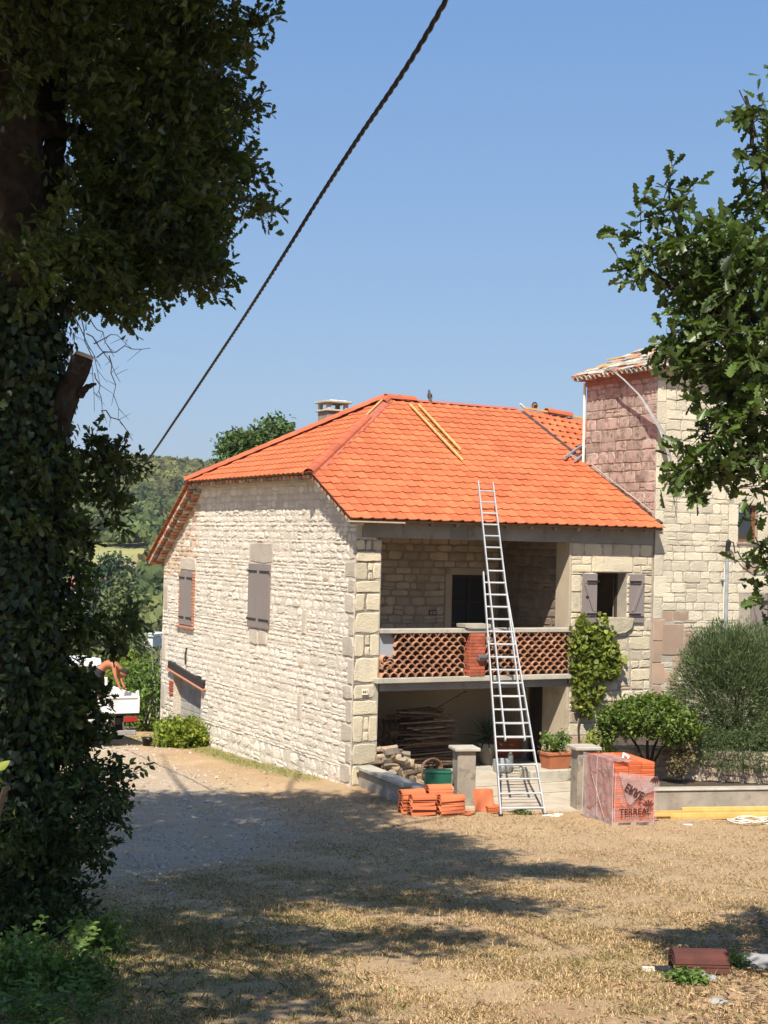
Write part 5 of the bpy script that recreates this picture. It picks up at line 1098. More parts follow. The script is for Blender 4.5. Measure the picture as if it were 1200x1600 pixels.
to_ = text_obj('ERRE', .19, M_INKF, PAL, (.36, -.084, .67), (R(90), R(30), 0), 'lettering', .001, .85, .003); to_.scale = (.95, -1.1, 1)
lf = MB(); lf2 = MB()
for i, a in enumerate((-60, -30, 0, 30, 60)):
    M = Matrix.Translation((.645, -.062, .385)) @ Matrix.Rotation(R(a), 4, 'Y'); lf.add([(-.006, 0, .02), (.006, 0, .02), (.017, 0, .09), (0, 0, .14), (-.017, 0, .09)], [(0, 1, 2, 3, 4)], M=M)
    M = Matrix.Translation((.76, -.088, .93)) @ Matrix.Rotation(R(a * .8 + 180), 4, 'Y'); lf2.add([(-.006, 0, .02), (.006, 0, .02), (.017, 0, .09), (0, 0, .14), (-.017, 0, .09)], [(0, 1, 2, 3, 4)], M=M)
lf.build('printed_leaf_logo', M_INKF, PAL); lf2.build('printed_leaf_logo', M_INKF, PAL)
text_obj('ROOF TILES' if 0 else '- - - - - -', .05, M_INKF, PAL, (.50, -.062, .215), (R(90), 0, 0), 'small_print', .001)
q = MB(); q.tube([(.3, .3, HT_ + .03), (.34, .36, HT_ + .1), (.42, .3, HT_ + .05), (.37, .24, HT_ + .03)], [.02, .035, .03, .01], 6, .5); q.build('film_knot', M_STRING, PAL)
# ---------------------------------------------------------------- raised bed behind the pallet, yellow timbers
BED = MB(); BED.box(0, 6.2, -.12, .12, -.2, .40, b=.012); o = BED.build('bed_wall', mat('stained_render', (.3, .3, .3)), loc=hw(3.55, -4.36, 0), rot=HROT - R(15.5)); tag(o, 'low rendered retaining wall of the planting bed right of the pallet', 'wall')
mb = MB(); mb.box(-.005, 6.2, -.15, .15, .401, .44, b=.01); mb.build('coping', M_CONC_L, o)
mb = MB(); mb.prism([(3.2, -3.9), (3.75, -4.3), (9.2, -5.8), (12, -5.8), (12, 0), (5.5, 0), (5.4, -2.8)], -.2, .37); o = mb.build('planting_bed', M_SOIL, loc=P0, rot=HROT); o['kind'] = 'structure'
ta, tb = at(940, 1216, 29.9), at(1300, 1226, 29.3); tl_ = (tb - ta).length; tdir = (tb - ta); tang = math.atan2(tdir.y, tdir.x)
TWL = empty('terrace_wall', (ta.x, ta.y, 0), tang, 'low rubble stone terrace wall shaded beneath the shrubs behind the bed', 'wall')
mb = MB(); mb.box(0, tl_, 0, .3, .2, .98); TWB = mb.build('wall_body', M_JOINT, TWL)
lay(courses(0, tl_, .36, .99, (.12, .22), (.2, .5), rr), lambda s, t, d: (s, -d, t), TWB, [M_INNER], lambda s, t: 0, 60, rr, (.02, .05), .012, .03, .25)  # darker stone colour carries the shade of the overhanging shrubs
mb = MB(); mb.box(.05, tl_, .3, 4.2, .5, .93); o = mb.build('terrace_soil', M_SOIL, loc=(ta.x, ta.y, 0), rot=tang); o['kind'] = 'structure'
tm = [((3.25, -5.05, .05), (6.9, -6.15, .05)), ((3.5, -5.2, .05), (7.2, -6.35, .05)), ((3.3, -5.0, .11), (6.6, -6.02, .12)), ((3.15, -5.15, .10), (6.8, -6.25, .10)), ((4.3, -5.25, .16), (7.5, -6.25, .17)), ((3.9, -5.42, .05), (7.3, -6.5, .04))]
for i, (a, b) in enumerate(tm):
    q = MB(); q.bar(a, b, .08, .055, rr.random(), bev=.003); o = q.build('timber_batten', M_YEL, loc=P0, rot=HROT); tag(o, 'long yellow treated batten lying in the bundle by the bed wall', 'batten', 'yellow timber battens on the ground')
q = MB(); cpts = []
for k in range(60):
    a = k * .36; cpts.append(hw(4.9 + .38 * math.cos(a) + k * .004, -6.28 + .22 * math.sin(a), .10 + .02 * math.sin(k)))
for t_ in np.linspace(0, 1, 8): cpts.append(hw(5.3 + t_ * 1.0, -6.5 - .25 * t_ + .15 * math.sin(t_ * 5), .03))
q.tube(cpts, .009, 5); o = q.build('packing_strap', M_STRING); tag(o, 'tangled white packing strap on the yellow battens', 'strap')
q = MB(); q.box(-.07, .07, -.04, .04, 0, .012, jit=.01); p = hw(3.75, -6.1); p.z = gz(p.x, p.y) + .01; o = q.build('paper_scrap', M_STRING, loc=p); tag(o, 'small white scrap on the grass right of the pallet', 'litter')
# battens and roof ladder lying on the new roof
for x0_, y0_, x1_, y1_, lb in ((640, 631, 723, 719, 'longer yellow batten lying down the orange roof slope'), (654, 632, 720, 703, 'shorter yellow batten lying down the orange roof slope')):
    def onroof(x, y, lift):
        d = at(x, y, 1.0) - CAM; nn = (Vector((0, 0, 1)) - E2 * .5).normalized(); o0 = hw(0, -.35, 5.5) + nn * lift; return CAM + d * ((o0 - CAM).dot(nn) / d.dot(nn))
    q = MB(); q.bar(onroof(x0_, y0_, .12), onroof(x1_, y1_, .11), .042, .035, .7, up=Vector((0, 0, 1))); o = q.build('wooden_batten', M_YEL); tag(o, lb, 'batten', 'battens lying on the orange roof')
RL = empty('roof_ladder', (0, 0, 0), 0, 'short pale ladder lying on the rear wing roof beside the tower', 'ladder')
wm = Matrix.Translation(hw(7.7, 5.9, 0)) @ Matrix.Rotation(HROT, 4, 'Z'); wo = wm @ topL; wn = (wm.to_3x3() @ r_.cross(-dn)).normalized()
def onwing(x, y):
    d = at(x, y, 1.0) - CAM; o0 = wo + wn * .22; return CAM + d * ((o0 - CAM).dot(wn) / d.dot(wn))
r1a, r1b, r2a, r2b = onwing(882, 715), onwing(921, 688), onwing(898, 720), onwing(921, 704)
for a, b in ((r1a, r1b), (r2a, r2b)):
    q = MB(); q.bar(a, b, .05, .05, .5); q.build('rail', M_ALU, RL)
for k in (.2, .75):
    q = MB(); q.bar(r1a.lerp(r1b, k), r2a.lerp(r2b, k), .04, .04, .5); q.build('rung', M_ALU, RL)
# ---------------------------------------------------------------- overhead cable
ctrl = [(800, -220, 7.2), (760, -125, 7.8), (697, 0, 8.6), (632, 110, 9.5), (560, 216, 10.8), (500, 308, 12.2), (445, 396, 13.6), (385, 490, 15.6), (330, 573, 17.8), (277, 652, 20.2), (225, 727, 23.2), (170, 792, 27), (120, 842, 31), (40, 905, 38)]
CP = [at(*c) for c in ctrl]; path = []
for i in range(len(CP) - 1):
    n_ = max(4, int((CP[i + 1] - CP[i]).length / .05))
    for k in range(n_): 
        p0, p1, p2, p3 = CP[max(i - 1, 0)], CP[i], CP[i + 1], CP[min(i + 2, len(CP) - 1)]; t = k / n_
        path.append(.5 * ((2 * p1) + (-p0 + p2) * t + (2 * p0 - 5 * p1 + 4 * p2 - p3) * t * t + (-p0 + 3 * p1 - 3 * p2 + p3) * t ** 3))
CB = empty('overhead_cable', path[0], 0, 'thick twisted black overhead cable crossing the sky from upper middle to lower left', 'cable')
dist = 0
for s_ in range(3):
    q = MB(); P_ = []; dist = 0
    for i, p in enumerate(path):
        if i: dist += (path[i] - path[i - 1]).length
        t_ = (path[min(i + 1, len(path) - 1)] - path[max(i - 1, 0)]).normalized(); x = t_.cross(Vector((0, 0, 1))).normalized(); y = x.cross(t_); a = dist * 2 * math.pi / .42 + s_ * 2.094
        P_.append(p - path[0] + (x * math.cos(a) + y * math.sin(a)) * .0105)
    q.tube(P_, .0088, 5, .5); q.build('strand', M_CABLE, CB, True)
# ---------------------------------------------------------------- garden plants
p = hw(5.55, -1.6, .35)
b_ = empty('round_shrub', at(1012, 1200, 29.3), 0, 'rounded bright green shrub on forked stems in front of the house wall', 'shrub'); rg = np.random.default_rng(5); P_ = []
for c, rad, n_ in (((0, 0, .98), (.85, .7, .36), 300), ((-.55, 0, .95), (.40, .4, .34), 90), ((.5, -.1, .86), (.48, .45, .36), 110), ((.1, .0, 1.22), (.5, .5, .22), 80), ((-.3, 0, 1.15), (.35, .35, .25), 50), ((.85, 0, .78), (.22, .25, .22), 26), ((-.9, 0, .82), (.12, .2, .2), 12)):
    pts, cc = blob_points(c, rad, n_, 20, .05, rg, .2); P_.append(pts)
link('foliage', leaves_mesh('foliage', np.concatenate(P_), .085, OVAL, M_SHRUB, .7, rg), b_, kind='stuff')
q = MB()
for e, k in (((-.45, 0, .75), .03), ((.3, .1, .8), .028), ((.0, .1, .9), .03), ((.6, 0, .7), .02)): q.tube([(0, 0, -.5), (e[0] * .15, 0, .05), (e[0] * .45, e[1], .4), e], [k * 1.6, k * 1.3, k, k * .5], 7, nz=.08)
q.build('stems', M_BARK, b_)
p = at(1130, 1165, 30.4); p.z = .93
rgn = np.random.default_rng(14)
BB = empty('rosemary_bush', p, 0, 'large feathery grey green bush at the right edge against the tower', 'bush')
Pn = []; 
for c, r, n_ in (((.15, .0, 1.05), (1.3, 1.0, 1.35), 1300), ((1.0, .0, .6), (1.5, 1.0, 1.0), 1000), ((-.05, .0, 1.85), (.8, .7, .75), 460), ((.6, 0, 1.8), (1.05, .8, .8), 560), ((.5, -.75, .1), (1.5, .55, .5), 620)):
    pts, cc = blob_points(c, r, int(n_ * 1.1), 18, .055, rgn, .3); Pn.append(pts)
Pn = np.concatenate(Pn); Pn = Pn[Pn[:, 2] > -.3]
d_ = Pn - np.array([.3, .3, 1.0]); d_ /= np.linalg.norm(d_, axis=1)[:, None]; d_ += rgn.normal(size=d_.shape) * .45; d_[:, 2] += .5; d_ /= np.linalg.norm(d_, axis=1)[:, None]
xx = np.cross(d_, rgn.normal(size=d_.shape)); xx /= np.linalg.norm(xx, axis=1)[:, None]; Mx = np.stack([xx, d_, np.cross(xx, d_)], 2)
link('foliage', leaves_mesh('foliage', Pn, .09, NEEDLE, M_GREYL, M=Mx, rng=rgn), BB, kind='stuff')
q = MB()
for i in range(14):
    a = rr.uniform(0, 6.28); q.tube([(rr.uniform(-.25, .5), rr.uniform(-.2, .2), -.1), (.3 + .5 * math.cos(a), .4 * math.sin(a), .7), (.3 + .9 * math.cos(a), .7 * math.sin(a), 1.3)], [.045, .03, .012], 5, nz=.1)
q.build('stems', M_BARKD, BB, kind='stuff')
bush('dry_creeper', 'dry brown hanging creeper between the round shrub and the large grey bush', 'creeper', at(1062, 1215, 29.2), (.32, .2, .52), 90, 14, .06, OVAL, mat('dry_creeper_leaf', (.22, .18, .09), (.14, .12, .055), 4, .8, 0, tonek=.5, transl=.2), .05, .3, 5, None, 55)
# climbing vine on the front wall
VN = empty('climbing_vine', hw(5.4, -.05, 0), HROT, 'yellow green climbing vine on the wall right of the balcony', 'vine')
rg = np.random.default_rng(4); P_ = []
for (u, z, ru, rz, n_) in ((.32, 2.8, .36, .3, 30), (.85, 2.6, .34, .3, 30), (.6, 2.25, .5, .25, 36), (.2, 2.2, .22, .5, 26), (.95, 2.15, .2, .3, 12), (.25, 1.75, .22, .35, 18), (.5, 1.75, .3, .2, 12), (.38, 1.35, .16, .2, 8), (.88, 3.0, .1, .3, 10), (.72, 3.35, .07, .18, 4), (.35, 3.2, .12, .12, 4), (.12, 3.3, .07, .2, 4), (.1, 2.9, .08, .3, 7), (1.2, 2.45, .12, .08, 3), (-.02, 2.6, .06, .3, 4)):
    pts, cc = blob_points((u, -.10, z), (ru, .10, rz), n_, 14, .06, rg, .1); P_.append(pts)
P_ = np.concatenate(P_); link('foliage', leaves_mesh('foliage', P_, .105, IVY, M_VINE, .5, rg), VN, kind='stuff')
q = MB(); q.tube([(.3, 0, -.1), (.2, 0, 1), (.4, 0, 2.0), (.8, 0, 2.8), (.85, 0, 3.3)], [.03, .025, .02, .015, .006], 6); q.tube([(.25, 0, 1.2), (.15, 0, 2.2), (.15, 0, 3.3)], [.02, .015, .006], 6); q.build('stems', M_BARKD, VN)
bush('young_laurel', 'small light green bush between the right pillar and the round shrub', 'bush', at(937, 1195, 29.5), (.30, .3, .38), 60, 14, .08, OVAL, M_VINE, .05, .6, 4, None, 15)
bush('wall_foot_shrub', 'low yellow and green shrub at the far foot of the side wall', 'shrub', hw(-.55, 8.6, -.42), (.75, .75, .42), 260, 18, .10, OVAL, M_YSHRUB, .06, .6, 6, None, 16, .2)
for i, (x, D, r, h, m_) in enumerate(((232, 44, 1.0, 1.1, M_WEED), (210, 47, 1.3, 1.2, M_VINE), (245, 48, 1.5, .9, M_WEED), (120, 49, 2.2, 1.0, M_WEED), (170, 52, 2.0, 1.0, M_VINE), (60, 50, 2.5, 1.3, M_WEED))):
    p = at(x, 1100, D); p.z = gz(p.x, p.y) - .05
    lbs = ['weedy green bush just behind the bucket left of the wall', 'tall yellow green weeds right behind the truck tail', 'green bush hugging the far house corner', 'green bush beneath and behind the truck chassis', 'broad weedy bush beyond the right half of the truck', 'dark green bush beyond the left end of the truck']
    bush('wild_bush', lbs[i], 'bush', p, (r, r, h), 170, 16, .14, OVAL, m_, .12, .5, 3, 'wild bushes round the truck', 40 + i, .2)
# bare branches beside the far corner
BR = empty('bare_shrub', at(240, 1110, 43.5), 0, 'leafless pale branches rising beside the far corner of the wall', 'shrub')
def twig(q, p, d, L, r, depth, rr_, up=.05):
    pts = [p]; 
    for i in range(4): d = (d + Vector([rr_.uniform(-.22, .22) for _ in range(3)]) + Vector((0, 0, up))).normalized(); pts.append(pts[-1] + d * L / 4)
    q.tube(pts, [r, r * .85, r * .7, r * .55, r * .4], 5)
    if depth:
        for i in range(rr_.choice((2, 3))):
            k = rr_.randrange(1, 5); twig(q, pts[k], (d + Vector([rr_.uniform(-.8, .8) for _ in range(3)])).normalized(), L * .62, r * .5, depth - 1, rr_, up)
q = MB(); r0 = random.Random(8)
for i in range(5): twig(q, Vector((r0.uniform(-.3, .3), 0, -.4)), Vector((r0.uniform(-.5, .4), 0, 1)), 1.7, .022, 2, r0)
q.build('branches', mat('bleached_twig', (.42, .38, .32), (.34, .3, .25), 9, .8, .1), BR)
q = MB(); q.lathe([(.11, 0), (.15, .22), (.16, .22), (.16, .24), (.14, .24), (.12, .05)], 16); p = at(230, 1178, 38.2); p.z = gz(p.x, p.y) - .01
BK = empty('bucket', p, 0, 'small black builder bucket on the drive near the truck', 'bucket'); q.build('bucket_body', M_BLACKP, BK, True)
q = MB(); q.tube([(.15 * math.cos(a), .02, .24 + .1 * math.sin(a)) for a in np.linspace(0, 3.1416, 9)], .005, 4); q.build('handle', M_IRON, BK)
# ---------------------------------------------------------------- people
def skin_body(name, joints, edges, parent, mt, root=0, sub=2):
    me = bpy.data.meshes.new(name); me.from_pydata([j[0] for j in joints], edges, []); o = link(name, me, parent)
    me.materials.append(mt); md = o.modifiers.new('skin', 'SKIN')
    if not me.skin_vertices: 
        bm = bmesh.new(); bm.from_mesh(me); bm.verts.layers.skin.verify(); bm.to_mesh(me); bm.free()
    for i, j in enumerate(joints): me.skin_vertices[0].data[i].radius = j[1] if hasattr(j[1], '__len__') else (j[1], j[1]); me.skin_vertices[0].data[i].use_root = (i == root)
    md.use_smooth_shade = True; sb = o.modifiers.new('sub', 'SUBSURF'); sb.levels = sb.render_levels = sub
    dg = bpy.context.evaluated_depsgraph_get(); m2 = bpy.data.meshes.new_from_object(o.evaluated_get(dg)); o.modifiers.clear(); o.data = m2
    m2.materials.clear(); m2.materials.append(mt); m2.polygons.foreach_set('use_smooth', [True] * len(m2.polygons)); return o
def head(parent, pos, rot, s=1.0, cap=False):
    q = MB(); q2 = bmesh.new(); bmesh.ops.create_icosphere(q2, subdivisions=4, radius=1)
    for v in q2.verts:
        x, y, z = v.co; w = 1 - .22 * max(0, -z); nose = .16 * math.exp(-((x / .16) ** 2 + ((z + .05) / .22) ** 2)) * (y < 0); brow = .05 * math.exp(-(((z - .22) / .1) ** 2)) * (y < -.5); eye = -.07 * math.exp(-(((abs(x) - .36) / .14) ** 2 + ((z - .08) / .1) ** 2)) * (y < 0); chin = .08 * math.exp(-((x / .3) ** 2 + ((z + .82) / .2) ** 2)) * (y < 0); lip = .05 * math.exp(-((x / .24) ** 2 + ((z + .42) / .07) ** 2)) * (y < 0)
        v.co = Vector((x * .076 * w, y * .095 * w - (nose + brow + eye + chin + lip) * .1, z * .118))
    q2.verts.index_update(); q.add([v.co.copy() for v in q2.verts], [[v.index for v in f.verts] for f in q2.faces]); q2.free()
    for sx in (-1, 1): q.add(*( [(sx * .074, -.012, .02), (sx * .088, .01, .03), (sx * .086, .012, -.02), (sx * .074, -.005, -.03), (sx * .072, .02, 0)], [(0, 1, 4), (1, 2, 4), (2, 3, 4), (3, 0, 4)]))
    h = q.build('head', M_SKIN, parent, True); h.location = pos; h.rotation_euler = rot; h.scale = (s, s, s)
    q = MB(); q2 = bmesh.new(); bmesh.ops.create_icosphere(q2, subdivisions=3, radius=1); 
    bmesh.ops.bisect_plane(q2, geom=q2.verts[:] + q2.edges[:] + q2.faces[:], plane_co=(0, -.2, .15), plane_no=(0, -.55, -.5), clear_outer=True)
    for v in q2.verts: v.co = Vector((v.co.x * .083, v.co.y * .103, v.co.z * .126 + .003))
    q2.verts.index_update(); q.add([v.co.copy() for v in q2.verts], [[v.index for v in f.verts] for f in q2.faces]); q2.free(); q.build('cap' if cap else 'hair', M_CLOTH if cap else M_HAIR, h, True)
    if cap: q = MB(); q.prism([(-.06, -.09), (-.045, -.16), (0, -.175), (.045, -.16), (.06, -.09)], .05, .058); q.build('cap_peak', M_CLOTH, h)
    return h
def hand(joints, edges, wrist, dirv, side, s=1.0, grip=.5):
    """adds palm, four unequal bent fingers and a thumb to the skin skeleton"""
    d = Vector(dirv).normalized(); side = Vector(side).normalized(); down = d.cross(side).normalized()
    W_ = Vector(joints[wrist][0]); palm = len(joints); joints.append((tuple(W_ + d * .05 * s), (.036, .02))); edges.append((wrist, palm))
    for k, (off, L) in enumerate(((-.033, .075), (-.011, .085), (.011, .08), (.032, .062))):
        b = W_ + d * .085 * s + side * off; i0 = len(joints); joints.append((tuple(b), .0095)); edges.append((palm, i0))
        p1 = b + d * L * .5 + down * L * .25 * grip; joints.append((tuple(p1), .0088)); edges.append((i0, i0 + 1)); p2 = p1 + d * L * .25 + down * L * .45 * grip; joints.append((tuple(p2), .0078)); edges.append((i0 + 1, i0 + 2))
    t0 = len(joints); joints.append((tuple(W_ + d * .035 - side * .04), .013)); edges.append((palm, t0)); joints.append((tuple(W_ + d * .075 - side * .065 + down * .02), .0105)); edges.append((t0, t0 + 1))
# man bending over in the truck bed: local frame x right (screen), y away, z up
def bent_man(loc, rz):
    R_ = empty('person', loc, rz, 'shirtless tanned man in dark shorts bending forward over the white truck bed', 'person')
    J = [((-.10, 0, .93), (.15, .13)), ((.02, 0, 1.08), (.13, .12)), ((.20, 0, 1.13), (.17, .13)), ((.34, 0, 1.10), (.17, .11)), ((.43, 0, 1.03), .058), ((.50, 0, .97), .05)]
    Ed = [(0, 1), (1, 2), (2, 3), (3, 4), (4, 5)]
    for sy in (-1, 1):
        b = len(J); J += [((.34, sy * .17, 1.06), .062), ((.40, sy * .20, .80), .046), ((.50, sy * .17, .56), .034)]; Ed += [(3, b), (b, b + 1), (b + 1, b + 2)]
        hand(J, Ed, b + 2, (.5, 0, -.8), (0, 1, 0))
        b = len(J); J += [((-.12, sy * .11, .86), .095), ((-.05, sy * .13, .47), .062), ((-.16, sy * .13, .10), .042), ((-.14, sy * .13, .04), .042), ((.02, sy * .14, .03), .035)]; Ed += [(0, b), (b, b + 1), (b + 1, b + 2), (b + 2, b + 3), (b + 3, b + 4)]
    skin_body('body', J, Ed, R_, M_SKIN)
    head(R_, (.575, 0, .90), (R(0), R(0), R(90)), 1.0); h = kids(R_)[-1]; h.rotation_euler = Matrix(((0, -1, 0), (1, 0, 0), (0, 0, 1))).to_euler() if 0 else (R(75), 0, R(90))
    J = [((-.10, 0, .95), (.165, .15)), ((-.02, 0, 1.03), (.15, .135))]; Ed = [(0, 1)]
    for sy in (-1, 1): b = len(J); J += [((-.12, sy * .11, .84), .115), ((-.06, sy * .13, .50), .088)]; Ed += [(0, b), (b, b + 1)]
    skin_body('shorts', J, Ed, R_, M_CLOTH)
    for sy in (-1, 1): q = MB(); q.box(-.22, .10, sy * .135 - .05, sy * .135 + .05, -.01, .09, b=.02); q.build('shoe', M_CLOTH, R_)
    return R_
def roof_man(loc, rz):
    R_ = empty('person', loc, rz, 'roofer in a dark cap, only his head showing behind the ridge near the tower', 'person')
    J = [((0, 0, .55), (.15, .13)), ((0, -.05, .8), (.13, .11)), ((0, -.12, 1.02), (.17, .11)), ((0, -.15, 1.12), (.13, .08)), ((0, -.16, 1.22), .052)]; Ed = [(0, 1), (1, 2), (2, 3), (3, 4)]
    for sx in (-1, 1):
        b = len(J); J += [((sx * .18, -.14, 1.06), .06), ((sx * .26, -.26, .82), .045), ((sx * .18, -.48, .74), .034)]; Ed += [(3, b), (b, b + 1), (b + 1, b + 2)]; hand(J, Ed, b + 2, (-sx * .2, -.9, -.2), (1, 0, 0))
        b = len(J); J += [((sx * .11, -.02, .5), .09), ((sx * .15, -.38, .38), .062), ((sx * .14, -.16, .08), .042), ((sx * .14, -.28, .03), .036)]; Ed += [(0, b), (b, b + 1), (b + 1, b + 2), (b + 2, b + 3)]
    skin_body('body', J, Ed, R_, M_SKIN); head(R_, (0, -.19, 1.34), (R(10), 0, 0), 1.0, True)
    J = [((0, 0, .58), (.16, .14)), ((0, -.05, .8), (.145, .125)), ((0, -.12, 1.0), (.185, .125)), ((0, -.14, 1.10), (.15, .095))]; Ed = [(0, 1), (1, 2), (2, 3)]
    skin_body('shirt', J, Ed, R_, M_CLOTH); return R_
# truck: local x to the right, y forward (away from the camera), origin on the ground below the tailgate
tp = at(152, 1180, 38.0); tz = gz(tp.x, tp.y)
TK = empty('tipper_truck', (tp.x, tp.y, tz), R(26), 'small white tipper truck seen from behind, parked on the drive left of the house', 'truck')
hwid = 1.08
q = MB(); q.box(-hwid, hwid, 0, .05, .86, 1.30, b=.012); TG = q.build('tailgate', M_WHITE, TK)
q = MB(); q.box(-hwid, hwid, -.03, -.001, 1.25, 1.31, b=.008); q.box(-hwid, hwid, -.03, -.001, .86, .92, b=.008); [q.box(x, x + .05, -.03, -.001, .92, 1.25, b=.005) for x in (-1.08, 1.03)]; q.build('gate_rim', M_WHITE, TG)
for i, (x, w) in enumerate(((.30, .10), (.43, .16), (.62, .08))): 
    pass
q = MB(); [q.tube([(.62 + .035 * math.cos(a), -.003, 1.10 + .035 * math.sin(a)) for a in np.linspace(0, 6.28, 13)], .004, 4, cap=False)]; [q.box(.15, .50, -.004, -.001, z, z + .008) for z in (1.14, 1.07, 1.19)]; q.build('faint_gate_marks', M_BARG, TG)
for sx in (-1, 1):
    q = MB(); q.box(sx * hwid - .03 * (sx > 0), sx * hwid + .03 * (sx < 0), .05, 3.1, .86, 1.32, b=.01); q.build('side_board', M_WHITE, TK)
    q = MB(); q.tube([(sx * .98, -.01, 1.30), (sx * 1.0, -.01, 1.40), (sx * 1.04, -.01, 1.44)], .028, 8); q.tube([(sx * 1.04, -.01, 1.31), (sx * 1.045, -.01, 1.44)], .02, 8); q.build('gate_hinge', M_WHITE, TK)
q = MB(); q.box(-hwid, hwid, .05, 3.1, .80, .86); q.build('bed_floor', M_CHASS, TK)
q = MB(); q.box(-hwid, hwid, 3.1, 3.16, .80, 1.5, b=.01); q.build('headboard', M_WHITE, TK)
q = MB(); q.add([(-1.0, .3, .87), (1.0, .3, .87), (1.0, 2.9, .87), (-1.0, 2.9, .87), (-.5, .8, 1.05), (.5, .7, 1.08), (.6, 2.4, 1.1), (-.5, 2.3, 1.06)], [(0, 1, 5, 4), (1, 2, 6, 5), (2, 3, 7, 6), (3, 0, 4, 7), (4, 5, 6, 7)]); q.build('rubble_load', M_OLDTILE, TK, kind='stuff')
q = MB(); [q.box(x, x + .09, .05, 5.2, .52, .78) for x in (-.45, .36)]; q.box(-.8, .8, .2, .3, .55, .72); q.box(-.9, .9, 1.3, 1.42, .42, .55); q.build('chassis', M_CHASS, TK)
q = MB(); q.box(-1.0, 1.0, -.02, .04, .30, .42, b=.01); q.build('bumper_bar', M_BARG, TK)
q = MB(); [q.bar((x, .02, .36), (x, .2, .7), .05, .05) for x in (-.7, .7)]; q.build('bumper_bracket', M_CHASS, TK)
for sx in (-1, 1):
    q = MB(); q.box(sx * .86 - .19, sx * .86 + .19, .0, .06, .62, .78, b=.01); LH = q.build('light_housing', M_CHASS, TK)
    q = MB(); q.box(sx * .86 - .17, sx * .86 + .17, -.012, -.001, .64, .76, b=.004); q.build('tail_light', M_RED, LH)
q = MB(); q.box(-.26, .26, -.01, .02, .62, .73); NPt = q.build('number_plate', mat('plate_pale', (.6, .58, .5), None, 5, .5, 0), TK)
for x in (-.12, -.02, .12):
    q = MB(); q.box(x, x + .05, -.013, -.0105, .64, .71); q.build('plate_mark', M_INK, NPt)
for sx in (-1, 1):
    for dy in (1.35, 4.75):
        for k in ((0, .2) if dy < 2 else (0,)):
            M = Matrix.Translation((sx * (.92 - k), dy, .36)) @ Matrix.Rotation(R(90), 4, 'Y'); q = MB(); q.lathe([(.2, -.09), (.33, -.09), (.36, -.06), (.36, .06), (.33, .09), (.2, .09)], 24, M=M); WH = q.build('tyre', M_TYRE, TK, True)
            q = MB(); q.lathe([(.02, -.07), (.19, -.05), (.2, .0), (.2, .09), (.05, .06)], 18, M=M); q.build('rim', M_BARG, WH)
q = MB(); prof = [(3.35, .5), (5.5, .5), (5.6, 1.1), (5.15, 1.95), (3.45, 2.0), (3.35, 1.9)]; n = len(prof)
q.add([(-.95, y, z) for y, z in prof] + [(.95, y, z) for y, z in prof], [tuple(range(n)), tuple(reversed(range(n, 2 * n)))] + [(i, n + i, n + (i + 1) % n, (i + 1) % n) for i in range(n)]); CBN = q.build('cab', M_WHITE, TK)
q = MB(); q.box(-.7, .7, 3.335, 3.345, 1.3, 1.8); q.build('rear_window', M_GLASS, CBN)
for sx in (-1, 1):
    q = MB(); q.add([(sx * .955, 3.9, 1.25), (sx * .955, 5.0, 1.25), (sx * .955, 4.8, 1.85), (sx * .955, 3.9, 1.85)], [(0, 1, 2, 3)]); q.build('side_window', M_GLASS, CBN)
    q = MB(); q.box(sx * 1.1 - .1, sx * 1.1 + .1, 5.1, 5.15, 1.3, 1.65, b=.01); q.build('mirror', M_BLACKP, CBN)
pb = at(172, 1100, 38.5)
bent_man(Vector((pb.x - .25, tp.y + .75, tz + .98)), R(-8))
h_ = at(832, 631, 40.2)
RM = roof_man(Vector((h_.x + .03, h_.y + .20, h_.z - 1.41)), R(10))
# bird on the ridge
bp_ = at(671, 626.2, (hw(4.9, 5.9).y)); BD = empty('bird', bp_, R(200), 'dark bird perched upright on the main roof ridge', 'bird')
J = [((0, 0, .10), (.055, .06)), ((.0, -.015, .17), (.05, .05)), ((0, -.03, .235), (.028, .03)), ((0, -.045, .275), .03), ((0, -.085, .272), .007), ((0, .05, .05), (.035, .02)), ((0, .11, -.01), (.03, .01)), ((-.02, 0, .04), .008), ((-.02, 0, .0), .006), ((.02, 0, .04), .008), ((.02, 0, 0), .006)]
skin_body('body', J, [(0, 1), (1, 2), (2, 3), (3, 4), (0, 5), (5, 6), (0, 7), (7, 8), (0, 9), (9, 10)], BD, M_BIRD)
q = MB(); [q.add([(sx * .052, -.02, .19), (sx * .06, .03, .15), (sx * .045, .09, .02), (sx * .058, .02, .07), (sx * .05, -.03, .12)], [(0, 1, 2, 3, 4)]) for sx in (-1, 1)]; q.build('wing', M_HAIR, BD)
q = MB(); q.bar(at(813, 631, 39.5), at(823, 641, 39.6), .06, .04); o = q.build('grey_panel', M_STRING); tag(o, 'small white and grey panel standing behind the ridge end', 'panel')
# ---------------------------------------------------------------- the big oak at the left
trng = np.random.default_rng(77); tr_ = random.Random(77)
DT = 3.8
TB = at(2, 1463, 12.8); TB.z = gz(TB.x, TB.y)
OKT = empty('oak_tree', TB, 0, 'big dark oak with ivy covered trunk filling the left side', 'tree')
def tl(p): return Vector(p) - TB
q = MB()
ctr = [(-5, 1500, .62), (0, 1440, .50), (5, 1350, .44), (8, 1100, .41), (12, 850, .39), (14, 650, .38), (20, 480, .35), (18, 330, .31), (8, 200, .28), (2, 60, .25), (10, -100, .22), (30, -400, .16), (60, -700, .10)]
pts = [tl(at(x, y, 12.8)) for x, y, r in ctr]; rs = [r for *_, r in ctr]
